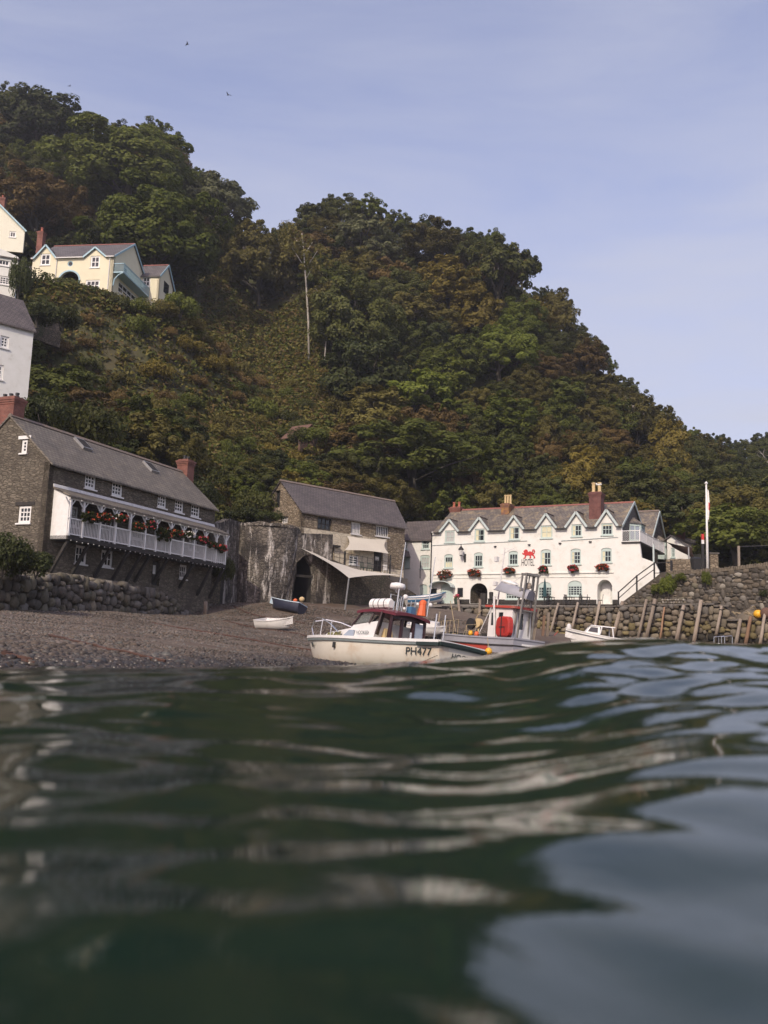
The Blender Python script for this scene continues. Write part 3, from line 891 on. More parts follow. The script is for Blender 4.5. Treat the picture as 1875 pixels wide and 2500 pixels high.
# hood over the door
ca, cb = h3(250, 668)[0], h3(384, 668)[0]; cz = h3(316, 640)[1]
hood = MB(); n_ = 10
for i in range(n_):
    t0, t1 = math.pi * i / n_, math.pi * (i + 1) / n_
    P = lambda tt, k: ((ca + cb) / 2 + (cb - ca) / 2 * k * math.cos(tt), cz - .62 + .62 * k * math.sin(tt))
    q0, q1, r0, r1 = P(t0, 1), P(t1, 1), P(t0, .92), P(t1, .92)
    hood.hexa([(q0[0], -.95, q0[1]), (q1[0], -.95, q1[1]), (r1[0], -.95, r1[1]), (r0[0], -.95, r0[1])],
              [(q0[0], -.005, q0[1]), (q1[0], -.005, q1[1]), (r1[0], -.005, r1[1]), (r0[0], -.005, r0[1])])
hood.build('door_hood', MT['mint_grey'], hotel)
for X0, X1, Y0, Y1 in ((237, 276, 680, 737), (396, 428, 676, 728)):
    a0, b1 = h3(X0, Y1); a1, b0 = h3(X1, Y0)
    nb = MB().box(a0, a1, -.07, -.004, b1, b0).build('notice_board', MT['black_wood'], hotel)
    MB().box(a0 + .06, a1 - .06, -.082, -.072, b1 + .06, b0 - .06).build('pane', MT['glass'], nb)
wall_h = MB().slab(outer, holes, 0, .35).build('wall', MT['white_render'], hotel)
# plinth, string course, pipes
for X0, X1 in ((395, 465), (572, 1200), (1293, 1325)):
    MB().box(h3(X0, 770)[0], h3(X1, 770)[0], -.05, -.003, .0, .42).build('plinth', MT['black_wood'], hotel)
zst = h3(800, 592)[1]
MB().box(xL + .3, h3(1300, 580)[0], -.10, -.003, zst - .05, zst + .05).box(xL + .3, h3(1270, 600)[0], -.05, -.003, zst - .42, zst - .36).build('string_course', MT['white_render'], hotel)
zp_ = h3(600, 415)[1]
MB().tube([(xL + .06, -.09, 0), (xL + .06, -.09, ze - .2)], .055, 6).build('drainpipe', MT['black_metal'], hotel)
MB().tube([(xL + .06, -.06, zp_ - .1), (h3(800, 403)[0], -.06, zp_ + .1)], .025, 5).tube([(h3(995, 395)[0], -.06, zp_), (h3(1325, 380)[0], -.06, zp_ + .2)], .025, 5).build('wall_pipe', MT['mint_grey'], hotel)
for X in (615, 812, 990, 1165):
    x_, z_ = h3(X, 437 - (X - 615) * .05)
    MB().box(x_ - .12, x_ + .12, -.16, -.003, z_ - .05, z_ + .05).build('floodlight', MT['black_metal'], hotel)
gut = MB()
for c, d in zip([None] + dorm, dorm + [None]):
    u0 = xL if c is None else c[0] + c[1] + .42
    u1 = xe if d is None else d[0] - d[1] - .42
    if u1 > u0 + .1: gut.bar((u0, -.30, ze - .18), (u1, -.30, ze - .18), .11, .10)
gut.build('gutter', MT['black_metal'], hotel)
# roofs
gable_roof(hotel, xL + .4, xe, 0, HD, ze, zr, MT['slate_hotel'], MT['ridge_tile'], gaps=[(d[0] - .93, d[0] + .93) for d in dorm])
for c, hw, b1, b0, pz in dorm:
    hh = .98; foot = ze
    back = (pz - ze) / ((zr - ze) / (HD / 2)) + .15
    b = MB()
    for sg in (-1, 1):
        lo = [(c + sg * (hh + .1), -.24, foot - .10), (c, -.24, pz), (c, back, pz), (c + sg * (hh + .1), max(.1, back - (pz - foot) * 1.25), foot - .10)]
        b.hexa(lo, [(p[0], p[1], p[2] + .09) for p in lo])
    rf = b.build('dormer_roof', MT['slate_hotel'], hotel)
    bargeboard(rf, [(c - hh - .08, -.27, foot - .1), (c, -.27, pz - .02), (c + hh + .08, -.27, foot - .1)], .20, .06)
    MB().bar((c, -.2, pz + .11), (c, back, pz + .11), .16, .06).build('ridge_tiles', MT['ridge_grey'], rf)
    MB().bar((c + hh + .2, back * .55, ze + .6), (c + hh + .55, .05, ze + .1), .1, .03).build('lead_flashing', MT['old_white'], rf)
# right gable, hung with slates, and the low white range under the balcony
gable_wall(hotel, xe - .002, .35, HD, zbal, ze, zr - .05, MT['slate_hung'])
bargeboard(hotel, [(xe + .16, -.25, ze - .12), (xe + .16, HD / 2, zr + .08), (xe + .16, HD + .25, ze - .12)], .24, .07)
gable_wall(hotel, xL + .42, .35, HD, 0, ze, zr - .05, MT['white_render'], sgn=1)
b = MB().box(xe - .4, xe - .003, .35, HD, 0, zbal).box(xL + .42, xe, HD - .3, HD, 0, ze)
b.build('wall', MT['white_render'], hotel)
# open loggia beneath the balcony
xo0, zo1 = h3(1462, 440)
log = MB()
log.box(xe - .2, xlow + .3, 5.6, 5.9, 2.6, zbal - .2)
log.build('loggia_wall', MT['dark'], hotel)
MB().box(xe + .2, xlow + .3, .38, 5.5, 2.55, 2.75).build('loggia_floor', MT['concrete'], hotel)
px0, pz0 = h3(1528, 440)
MB().bar((px0, .15, 2.7), (px0, .15, zbal - .12), .14, .14).build('loggia_post', MT['mint_grey'], hotel)
# balcony
bx1 = h3(1452, 400)[0]
bal = MB().box(xe + .02, bx1 + .05, -.12, 9.8, zbal + .0, zbal + .14).build('balcony', MT['black_wood'], hotel)
lt = MB(); hb = 1.0
lattice(lt, (xe + .1, -.08, zbal + .2), (bx1, -.08, zbal + .2), hb - .1, .20, .035)
lattice(lt, (bx1, -.06, zbal + .2), (bx1, 9.7, zbal + .2), hb - .1, .24, .035)
lt.build('lattice_panel', MT['white_paint'], bal)
rl = MB()
for p, q in (((xe + .05, -.08), (bx1, -.08)), ((bx1, -.08), (bx1, 9.7))):
    for z in (.17, hb + .14): rl.bar((p[0], p[1], zbal + z), (q[0], q[1], zbal + z), .07, .06)
for p in ((xe + .06, -.08), (bx1, -.08), (bx1, 2.4), (bx1, 4.9), (bx1, 7.3), (bx1, 9.7)):
    rl.bar((p[0], p[1], zbal + .14), (p[0], p[1], zbal + hb + .22), .09, .09)
rl.build('handrail', MT['white_paint'], bal)

def bay(parent, x, yc, w, z0, z1, proj_=.9, mat='mint'):
    """half-hexagon bay on a wall facing +x"""
    pts = [(x, yc - w / 2), (x + proj_, yc - w / 4), (x + proj_, yc + w / 4), (x, yc + w / 2)]
    body = MB()
    root = None
    for (p, q) in zip(pts[:-1], pts[1:]):
        P, Q = Vector((*p, 0)), Vector((*q, 0)); L = (Q - P).length
        body.bar(P + Vector((0, 0, z0 + .3)), Q + Vector((0, 0, z0 + .3)), .08, .6)
        body.bar(P + Vector((0, 0, z1 - .12)), Q + Vector((0, 0, z1 - .12)), .08, .24)
        for f in (0.06, .5, .94):
            c = P.lerp(Q, f); body.bar(c + Vector((0, 0, z0)), c + Vector((0, 0, z1)), .10, .10)
        body.bar(P + Vector((0, 0, z1 - .65)), Q + Vector((0, 0, z1 - .65)), .05, .05)
    bw_ = body.build('bay_window', MT[mat], parent)
    g = MB()
    for (p, q) in zip(pts[:-1], pts[1:]):
        g.poly([(p[0], p[1], z0 + .5), (q[0], q[1], z0 + .5), (q[0], q[1], z1 - .2), (p[0], p[1], z1 - .2)])
    g.build('pane', MT['glass_sky'], bw_)
    r = MB()
    top = [(x, yc - .2, z1 + .75), (x + .05, yc - .2, z1 + .75), (x + .05, yc + .2, z1 + .75), (x, yc + .2, z1 + .75)]
    o = .2
    lo = [(x, yc - w / 2 - o, z1), (x + proj_ + o, yc - w / 4 - o * .5, z1), (x + proj_ + o, yc + w / 4 + o * .5, z1), (x, yc + w / 2 + o, z1)]
    r.hexa(lo, top).build('bay_roof', MT['slate_hotel'], bw_)
MT['glass_sky'] = glass_mat('window_glass_sky_tint', (0.30, 0.34, 0.40), 0.1)  # pale sky reflection is put into the glass colour
bay(hotel, xe + .01, HD * .5, 3.0, zbal + .15, ze + .55)
# rear range with its own gable and bay
r2z = HF.xz(1622, 1250, HD + 3.6)[1]
gable_wall(hotel, xe + .6, HD + .3, HD + 7.0, 0, ze - .2, r2z, MT['slate_hung'])
gable_roof(hotel, xe - 3.5, xe + .6, HD + .3, HD + 7.0, ze - .2, r2z + .05, MT['slate_hotel'], MT['ridge_grey'], ox=.15)
bargeboard(hotel, [(xe + .8, HD + .1, ze - .4), (xe + .8, HD + 3.65, r2z + .05), (xe + .8, HD + 7.2, ze - .4)], .24, .07)
bay(hotel, xe + .62, HD + 3.6, 2.7, zbal - .3, ze - .2)
# chimneys
x_, z_ = h3(390, 262, HD / 2); _, zt = h3(390, 212, HD / 2)
chimney(hotel, x_ - .62, x_ + .55, HD / 2 - .4, HD / 2 + .5, zr - 2.2, zt, 'brick', 2, 'pot_red', .55)
x0_, zb = h3(658, 262, HD / 2 - .9); x1_, zt = h3(722, 190, HD / 2 - .9)
chimney(hotel, x0_, x1_ - .35, HD / 2 - 1.4, HD / 2 + .2, zb - .5, zt, 'brick_lichen', 3, 'pot_buff', .95, potr=.13)
x0_, zb = h3(1163, 285, 1.5); x1_, zt = h3(1232, 124, 1.5)
chimney(hotel, x0_, x1_, 1.1, 2.2, zb - .6, zt, 'brick_dark', 2, 'pot_buff', .95, potr=.19)
# small cottage behind the gables
cf = Frame(at(1629, 1372, 94.5), at(1688, 1372, 92.6), at(1650, 1372, 93.5).z)
cot = on_frame('cottage', 'small white cottage with a slate roof and red chimney behind the hotel gables', 'cottage', cf)
cw = cf.L; rx_, rz_ = cf.xz(1640, 1309); ex_, ez_ = cf.xz(1688, 1338)
lx_, lz_ = 0.0, rz_ - (rx_ - 0.0) * (rz_ - ez_) / (ex_ - rx_)
u0, v1 = cf.xz(1638, 1338); u1, v0 = cf.xz(1648, 1361)
hl = window(cot, u0, u1, v0, v1, 0, 0, 2, 2, 'mint', .1, .05)
MB().slab([(0, -2), (cw, -2), (cw, ez_), (rx_, rz_), (0, lz_)], [hl], 0, .3).box(cw - .3, cw, .3, 4.5, -2, ez_).build('wall', MT['white_render'], cot)
b = MB()
for (xa, za) in ((cw + .25, ez_ - .12), (-.25, lz_ - .12)):
    lo = [(xa, -.2, za), (rx_, -.2, rz_ + .02), (rx_, 4.6, rz_ + .02), (xa, 4.6, za)]
    b.hexa(lo, [(p[0], p[1], p[2] + .1) for p in lo])
b.build('roof', MT['slate_far'], cot)
c0_, zb_2 = cf.xz(1653, 1326, 1.2); c1_, zt_2 = cf.xz(1668, 1298, 1.2)
chimney(cot, c0_, c1_, .9, 1.5, zb_2 - .6, zt_2, 'brick', 1, 'pot_red', .5, potr=.17)

# ---- lion and lettering
lion = [(-1.0, .18), (-.98, .32), (-.90, .24), (-.82, .20), (-.70, .26), (-.78, .42), (-.80, .56), (-.72, .62), (-.62, .72), (-.50, .80), (-.36, .80), (-.24, .72), (-.16, .56), (-.10, .44), (0, .40), (.12, .50), (.28, .48),
        (.42, .40), (.56, .42), (.66, .50), (.76, .50), (.82, .40), (.78, .30), (.70, .28), (.62, .34), (.66, .42), (.74, .40), (.74, .46), (.62, .46), (.54, .34), (.58, .24), (.70, .20), (.86, .56), (.88, .40), (.90, .30), (.78, .12), (.74, -.02), (.84, -.18), (.94, -.30), (1.0, -.46), (.98, -.62), (.72, -.62), (.72, -.54),
        (.82, -.48), (.78, -.34), (.62, -.22), (.50, -.14), (.36, -.16), (.32, -.30), (.40, -.42), (.36, -.60), (.10, -.60), (.10, -.52), (.22, -.46), (.18, -.30), (.08, -.16), (-.12, -.14), (-.28, -.14), (-.38, -.24), (-.44, -.40), (-.52, -.62), (-.82, -.62), (-.82, -.54), (-.64, -.48), (-.60, -.30), (-.62, -.10), (-.72, -.02), (-.86, -.02), (-.94, .06)]
lion = [p for i, p in enumerate(lion) if not (19 <= i <= 34)]
lx, lz = h3(808, 483); k = (h3(845, 483)[0] - h3(770, 483)[0]) / 2
MT['sign_red'] = M('red_sign_paint', (0.56, 0.035, 0.035), (0.50, 0.03, 0.03), 4, 0.6)
sg = on_frame('hotel_sign', 'red walking lion emblem above black HOTEL lettering on the white wall', 'sign', HF)
sl = MB().slab([(lx + x * k, lz + z * k * .95) for x, z in lion], [], -.045, -.004)
tl = [(lx + x * k, -.025, lz + z * k * .95) for x, z in ((.62, .02), (.84, .22), (.92, .48), (.80, .72), (.62, .70), (.60, .52), (.72, .46))]
sl.tube(tl, .055, 5)
sl.build('lion', MT['sign_red'], sg)
def text(s, name, parent, loc, size, mat, ext=0.012, rot=(math.pi / 2, 0, 0), width=None, shear=0.0):
    cu = bpy.data.curves.new(name, 'FONT'); cu.body = s; cu.size = size; cu.extrude = ext; cu.align_x = 'CENTER'; cu.align_y = 'CENTER'; cu.shear = shear
    tmp = bpy.data.objects.new('tmp', cu); COL.objects.link(tmp)
    me = bpy.data.meshes.new_from_object(tmp.evaluated_get(bpy.context.evaluated_depsgraph_get()))
    bpy.data.objects.remove(tmp)
    me.materials.clear(); me.materials.append(mat)
    o = link(name, me, parent); o.location = loc; o.rotation_euler = rot
    if width:
        xsz = max(v.co.x for v in me.vertices) - min(v.co.x for v in me.vertices)
        o.scale = (width / xsz, 1, 1)
    return o
tx, tz = h3(803, 531)
text('HOTEL', 'lettering', sg, (tx, -.02, tz), .92, MT['black_metal'], width=(h3(842, 530)[0] - h3(768, 530)[0]) * 1.0)

# wall lantern
lx, lz = h3(430, 475)
ln = on_frame('wall_lantern', 'black iron lantern bracketed on the white hotel wall', 'lantern', HF)
b = MB().bar((lx + .2, -.02, lz - .35), (lx + .2, -.7, lz - .35), .05).bar((lx + .2, -.05, lz - .75), (lx + .2, -.55, lz - .37), .04)
b.box(lx + .1, lx + .3, -.06, -.004, lz - .9, lz - .1); b.build('bracket', MT['black_metal'], ln)
b = MB().lathe([(.12, 0), (.25, .6), (.34, .62), (.12, .88), (.05, 1.0), (.03, 1.15)], 6, (lx, -.62, lz - .33)); b.build('lamp_housing', MT['black_metal'], ln)
b = MB().lathe([(.155, .08), (.258, .55)], 6, (lx, -.62, lz - .33)); b.build('pane', MT['old_white'], ln)

# ================================================================== ANNEX between barn and hotel
AF = Frame(HF.w(h3(32, 600, .8)[0], .8, 0), HF.w(xL + .02, .8, 0), 5.62)
ann = on_frame('annexe', 'low white annexe with mint doors between the stone barn and the hotel', 'house', AF)
def a3(X, Y): return AF.xz(*z3(X, Y))
aL = AF.L; aze = a3(150, 397)[1]; azr = AF.xz(*z3(200, 296), 2.6)[1]
ah = []
for X0, X1, Y0, Y1, r in ((72, 106, 402, 455, 0), (188, 234, 397, 453, 0), (178, 236, 485, 565, .15)):
    u0, v1 = a3(X0, Y1); u1, v0 = a3(X1, Y0); ah.append(window(ann, u0, u1, v1, v0, 0, r, 3, 2, 'mint', .12, .05, glass='blind' if r else 'glass'))
u0, v1 = a3(64, 560); u1, v0 = a3(122, 492); ah.append(window(ann, u0, u1, v1, v0, 0, 0, 2, 1, 'mint', .1, .06, glass='mint'))
u0, v1 = a3(174, 755); u1, v0 = a3(222, 655); ah.append(arch(u0, u1, .02, v0, .25))
d_ = MB().slab(arch(u0 + .01, u1 - .01, .03, v0 - .01, .25), [], .1, .16).build('door', MT['mint'], ann)
MB().box(u0 + .5, u1 - .5, .085, .098, v0 - 1.1, v0 - .55).build('door_panel', MT['mint_grey'], d_)
MB().slab([(0, -1.2), (aL, -1.2), (aL, aze), (0, aze)], ah, 0, .35).box(0, .35, .35, 5.2, 0, aze).build('wall', MT['white_render'], ann)
gable_roof(ann, 0, aL - .02, 0, 5.2, aze, azr, MT['slate_barn'], ox=.05)
u0, v1 = a3(36, 500); u1, v0 = a3(126, 463)
MB().hexa([(u0, -1.0, v1 - .02), (u1, -1.0, v1 - .02), (u1, -.01, v1 - .02), (u0, -.01, v1 - .02)], [(u0 + .25, -.8, v1 + .1), (u1 - .25, -.8, v1 + .1), (u1 - .25, -.01, v0), (u0 + .25, -.01, v0)]).build('window_hood', MT['slate_barn'], ann)
MB().tube([(aL - 1.55, -.06, 2.6), (aL - 1.55, -.06, 4.4)], .04, 5).build('drainpipe', MT['black_metal'], ann)
# ================================================================== STONE HOUSE WITH THE WHITE GALLERY
def z1(X, Y): return X * .36166, 900 + Y * .36166
LF = Frame(at(101, 1403, 54.5), at(517, 1450, 71), 4.2)
LB = on_frame('stone_house', 'long brown stone house with a white flower hung gallery jutting out over the beach', 'house', LF)
def l1(X, Y, y=0.0): return LF.xz(*z1(X, Y), y)
LD = 6.6
lx0, lze = l1(325, 640)
lx0 = l1(335, 660)[0]
lx1 = LF.xz(523, 1260)[0] + .1
lze = (lze + LF.xz(535, 1240)[1]) / 2
lzr = (LF.xz(60, 1026, LD / 2)[1] + LF.xz(470, 1166, LD / 2)[1]) / 2
xg, zgw = l1(368, 782)
PF = Frame(LF.w(xg, 0, 0), LF.w(xg, -4, 0), 4.2)
gd, zge = PF.xz(*z1(470, 868))
zgf = (PF.xz(*z1(447, 1130))[1] + LF.xz(*z1(1510, 1320), -gd)[1]) / 2
zgw = (zgw + l1(1465, 1052)[1]) / 2 - .30
zge = (zge + LF.xz(*z1(1525, 1118), -gd)[1]) / 2
xg1 = LF.xz(*z1(1520, 1200), -gd)[0]
holes = []
for X0, X1, Y0, Y1 in ((575, 650, 700, 812), (757, 830, 752, 862), (1066, 1126, 832, 940), (1182, 1242, 862, 972), (1291, 1352, 892, 1004)):
    u0, a = l1(X0, (Y0 + Y1) / 2); u1, _ = l1(X1, (Y0 + Y1) / 2); v1 = min(l1((X0 + X1) / 2, Y0)[1], lze - .06); v0 = l1((X0 + X1) / 2, Y1)[1]
    holes.append(window(LB, u0, u1, v0, v1, 0, 0, 3, 3, 'white_paint', .12, .06, sill=True))
for X0, X1, Y0, Y1 in ((508, 588, 1195, 1318), (683, 762, 1228, 1340), (1213, 1262, 1325, 1420)):
    u0, a = l1(X0, (Y0 + Y1) / 2); u1, _ = l1(X1, (Y0 + Y1) / 2); v1 = l1((X0 + X1) / 2, Y0)[1]; v0 = l1((X0 + X1) / 2, Y1)[1]
    holes.append(window(LB, u0, u1, v0, v1, 0, 0, 3, 2, 'old_white', .12, .05))
u0, u1 = l1(1025, 1390)[0], l1(1078, 1390)[0]; v1 = l1(1050, 1295)[1]; v0 = l1(1050, 1462)[1]
holes.append(arch(u0, u1, v0, v1))
dd = MB().slab(arch(u0 + .02, u1 - .02, v0 + .02, v1 - .02), [], .18, .24).build('door', MT['black_wood'], LB)
MB().box(u0 + .3, u0 + .6, .165, .178, v1 - .9, v1 - .3).build('pane', MT['glass_sky'], dd)
# doors and windows at gallery level, in its shade
for k in range(5):
    cxx = xg + (xg1 - xg) * (0.1 + .19 * k)
    holes.append(window(LB, cxx - .55, cxx + .55, zgf + (.1 if k % 2 else .8), zgf + 2.0, 0, 0, 2, 2, 'old_white', .1, .05, name='gallery_window'))
MB().slab([(lx0, -2.5), (lx1, -2.5), (lx1, lze), (lx0, lze)], holes, 0, .4).box(lx1 - .4, lx1, .4, LD, -2.5, lze).box(lx0 + .3, lx1 - .4, LD - .4, LD, -2.5, lze).build('wall', MT['house_stone'], LB)
# gable facing the water
GF_ = Frame(LF.w(lx0, LD, 0), LF.w(lx0, 0, 0), 4.2)
gh = []

gt = link('gable_wall', None, LB)
gt.location = (lx0, LD, 0); gt.rotation_euler = (0, 0, -math.pi / 2)
for X0, X1, Y0, Y1, nxx in ((143, 183, 478, 570, 1), (122, 208, 925, 1042, 3)):
    u0 = GF_.xz(*z1(X0, (Y0 + Y1) / 2))[0]; u1 = GF_.xz(*z1(X1, (Y0 + Y1) / 2))[0]; v1 = GF_.xz(*z1((X0 + X1) / 2, Y0))[1]; v0 = GF_.xz(*z1((X0 + X1) / 2, Y1))[1]
    gh.append(window(gt, u0, u1, v0, v1, 0, 0, nxx, 3, 'white_paint', .12, .06))
    MB().box(u0 - .25, u1 + .25, -.03, -.002, v1 + .02, v1 + .22).build('lintel', MT['white_paint' if nxx == 1 else 'black_wood'], gt)
MB().slab([(0, -2.5), (LD, -2.5), (LD, lze), (LD / 2, lzr), (0, lze)], gh, 0, .4).build('gable_masonry', MT['house_stone'], gt)
flatten(gt)
gable_wall(LB, lx1 - .01, 0, LD, lze, lze, lzr - .05, MT['house_stone'])
rf = gable_roof(LB, lx0, lx1, 0, LD, lze, lzr, MT['slate_house'], MT['ridge_grey'], ov=.28, ox=.1)
kk = (lzr - lze) / (LD / 2)
for X0, X1, Y0, Y1 in ((585, 655, 498, 545), (1035, 1090, 655, 700)):
    u, v = l1((X0 + X1) / 2, (Y0 + Y1) / 2, LD * .27)
    yy = (v - lze) / kk
    sk = MB(); s_ = math.hypot(1, kk)
    for (a, b, h, mi) in ((-.45, .45, .22, 0), (-.37, .37, .235, 1)):
        y0_, y1_ = yy - .42 * (b / .45), yy + .42 * (b / .45)
        lo = [(u + a, y0_, lze + kk * y0_ + .05), (u + b, y0_, lze + kk * y0_ + .05), (u + b, y1_, lze + kk * y1_ + .05), (u + a, y1_, lze + kk * y1_ + .05)]
        sk.hexa(lo, [(p[0], p[1] - h * kk / s_, p[2] + h / s_) for p in lo], mi)
    sk.build('skylight', [MT['grey_metal'], MT['dark']], rf)
# chimneys
x0_ = LF.xz(*z1(32, 330), LD / 2)[0]; x1_ = LF.xz(*z1(200, 340), LD / 2)[0]; zt = LF.xz(*z1(120, 180), LD / 2)[1]
chimney(LB, lx0 + .05, lx0 + .95, LD / 2 - .1, LD / 2 + 1.35, lzr - 1.2, zt - .15, 'brick', 3, 'black_metal', .28, along='y', potr=.12)
x1_ = LF.xz(*z1(1355, 740), LD / 2)[0]; zt = LF.xz(*z1(1290, 612), LD / 2)[1]
x0_ = LF.xz(*z1(1222, 700), LD / 2)[0]
chimney(LB, x0_ + .1, x0_ + 1.0, LD / 2 - .5, LD / 2 + .45, lzr - 1.0, zt - .25, 'brick', 2, 'black_metal', .3, potr=.13)
# ---- gallery
gal = MB().box(xg, xg1 + .05, -gd - .1, -.004, zgf - .22, zgf).build('gallery', MT['black_wood'], LB)
MB().hexa([(xg, -gd, zgf - .2), (xg + .07, -gd, zgf - .2), (xg + .07, -.004, zgf - .2), (xg, -.004, zgf - .2)],
          [(xg, -gd, zge), (xg + .07, -gd, zge), (xg + .07, -.004, zgw), (xg, -.004, zgw)]).build('end_panel', MT['white_paint'], gal)
lo = [(xg - .1, -gd - .22, zge - .05), (xg1 + .25, -gd - .22, zge - .05), (xg1 + .25, -.003, zgw + .02), (xg - .1, -.003, zgw + .02)]
MB().hexa(lo, [(p[0], p[1], p[2] + .1) for p in lo]).build('gallery_roof', MT['slate_house'], gal)
MB().hexa([(xg - .1, -.09, zgw + .10), (xg1 + .2, -.09, zgw + .10), (xg1 + .2, -.002, zgw + .12), (xg - .1, -.002, zgw + .12)], [(xg - .1, -.05, zgw + .24), (xg1 + .2, -.05, zgw + .24), (xg1 + .2, -.002, zgw + .3), (xg - .1, -.002, zgw + .3)]).build('lead_flashing', MT['old_white'], gal)
rail_h = PF.xz(*z1(467, 1005))[1] - zgf
PX = [(470, 1000), (560, 1000), (678, 1000), (783, 1000), (882, 1010), (983, 1040), (1057, 1060), (1155, 1090), (1238, 1110), (1312, 1130), (1388, 1150), (1459, 1180), (1522, 1200)]
for X, Y in PX:
    u = LF.xz(*z1(X, Y), -gd)[0]
    pm = MB().box(u - .07, u + .07, -gd - .07, -gd + .07, zgf, zge - .02)
    pm.bar((u - .05, -gd, zge - .5), (u - .45, -gd, zge - .04), .06, .06).bar((u + .05, -gd, zge - .5), (u + .45, -gd, zge - .04), .06, .06)
    pm.build('gallery_post', MT['white_paint'], gal)
rl = MB().bar((xg, -gd, zgf + rail_h), (xg1, -gd, zgf + rail_h), .09, .08).bar((xg, -gd, zgf + .12), (xg1, -gd, zgf + .12), .07, .07)
rl.bar((xg1, -gd, zgf + rail_h), (xg1, 0, zgf + rail_h), .09, .08).bar((xg, -gd - .02, zge - .06), (xg1, -gd - .02, zge - .06), .1, .14)
rl.build('handrail', MT['white_paint'], gal)
ba = MB(); u = xg + .12
while u < xg1 - .05:
    ba.bar((u, -gd, zgf + .1), (u, -gd, zgf + rail_h), .05, .03); u += .135
for j in range(7):
    ba.bar((xg1, -gd * (j + .5) / 7, zgf + .1), (xg1, -gd * (j + .5) / 7, zgf + rail_h), .03, .05)
tag(ba.build('balusters', MT['white_paint'], gal), kind='stuff')
bl = MB()
for i in range(34):
    u = xg + (xg1 - xg) * (i + .5) / 34
    bl.ball((u, -gd - .14, zgf - .26 - .04 * abs(math.sin(i * .8))), .035, 5, 3)
    if i % 2: bl.ball((u, -gd - .26, zge - .12), .04, 5, 3)
bl.build('string_lights', MT['white_paint'], gal)
for (Xt, Yt, Xb, Yb) in ((430, 1180, 340, 1370), (570, 1190, 482, 1388), (715, 1230, 632, 1410), (840, 1240, 757, 1425), (925, 1260, 848, 1438), (975, 1280, 905, 1440), (1110, 1290, 1030, 1450), (1275, 1310, 1208, 1482), (1390, 1340, 1328, 1530), (1462, 1370, 1410, 1550)):
    u = LF.xz(*z1(Xb, Yb), 0)[0]; vb = LF.xz(*z1(Xb, Yb), 0)[1]
    MB().bar((u, -gd + .05, zgf - .2), (u, -.005, max(vb, zgf - 2.7)), .17, .17, up=(1, 0, 0)).build('brace', MT['black_wood'], gal)

# ================================================================== LIME KILN TOWER AND HARBOUR RETAINING WALL
kc = Vector((-9.6, 77.4, 0))
kiln = thing('lime_kiln', 'rounded rubble lime kiln tower streaked white and black above the beach', 'lime kiln', (kc.x, kc.y, 3.2))
kb = MB(); nseg, nlev = 44, 22
rk = random.Random(4)
for j in range(nlev + 1):
    f = j / nlev; z = 7.1 * f; r0 = 2.30 + .10 * f
    for i in range(nseg):
        a = 2 * math.pi * i / nseg
        rr_ = r0 * (1 + .035 * noise.noise(Vector((math.cos(a) * 2, math.sin(a) * 2, z * .7))) + .022 * noise.noise(Vector((math.cos(a) * 9, math.sin(a) * 9, z * 2.4))))
        x_ = rr_ * math.cos(a) * 1.0 + (0.45 * f * math.cos(a) if math.cos(a) > 0 else 0)
        kb.v.append((x_, rr_ * math.sin(a), z - (.25 if (j == nlev and math.cos(a) > .4) else 0) + (.28 * rk.random() if j == nlev else 0)))
for j in range(nlev):
    for i in range(nseg):
        kb.f.append((j * nseg + i, j * nseg + (i + 1) % nseg, (j + 1) * nseg + (i + 1) % nseg, (j + 1) * nseg + i)); kb.m.append(0)
kb.f.append(tuple(nlev * nseg + i for i in range(nseg))); kb.m.append(0)
kb.build('tower_wall', MT['kiln_stone'], kiln, smooth=False)
cp = MB()
for i in range(26):
    a = math.pi + math.pi * i / 25
    c_ = Vector((2.4 * math.cos(a) + .15, 2.36 * math.sin(a), 7.05))
    w_ = .15 + .06 * rk.random()
    cp.box(c_.x - w_, c_.x + w_, c_.y - .15, c_.y + .25, c_.z - .05, c_.z + .1 + .12 * rk.random())
cp.build('coping', MT['kiln_stone'], kiln)
# short wall joining the stone house to the kiln
JF = Frame(LF.w(lx1 - .05, .9, 0), (-11.2, 76.9, 0), 3.6)
jw = on_frame('stone_wall', 'tall rubble wall between the stone house and the lime kiln', 'wall', JF)
MB().slab([(0, -1), (JF.L, -1), (JF.L, 6.9), (JF.L * .6, 7.0), (JF.L * .35, 6.4), (0, 6.2)], [], 0, .7).build('masonry', MT['kiln_stone'], jw)
MB().box(JF.L * .15, JF.L * .45, -.05, -.003, .2, 5.2).build('ivy_backing', MT['retaining_stone'], jw)

def z5(X, Y): return 740 + X * .19289, 1150 + Y * .19289
AW = Frame(at(700, 1470, 76.4), at(806, 1472, 78.6), 3.4)
aw = on_frame('arched_wall', 'rubble wall beside the lime kiln with a tall pointed cellar arch', 'wall', AW)
ax0, _ = AW.xz(713, 1440); ax1, _ = AW.xz(770, 1440); _, azt = AW.xz(744, 1356); azb = AW.xz(744, 1470)[1]
am = (ax0 + ax1) / 2
arch_o = [(ax0, azb), (ax1, azb), (ax1, azt - 1.5), (ax1 - .25, azt - .75), (am + .15, azt), (am - .15, azt - .05), (ax0 + .28, azt - .7), (ax0, azt - 1.5)]
tL, tR = AW.xz(722, 1302)[1], AW.xz(806, 1304)[1]; tM = AW.xz(750, 1302)[1]
MB().slab([(0, -1.2), (AW.L, -1.2), (AW.L, tR), (0, tL)], [arch_o], 0, .8).build('masonry', MT['kiln_stone'], aw)
n_ = len(arch_o)
MB().add([(p[0], .75, p[1]) for p in arch_o] + [(p[0], 4.0, p[1]) for p in arch_o], [(i, (i + 1) % n_, n_ + (i + 1) % n_, n_ + i) for i in range(n_)] + [tuple(range(n_, 2 * n_))]).build('cellar', MT['dark'], aw)
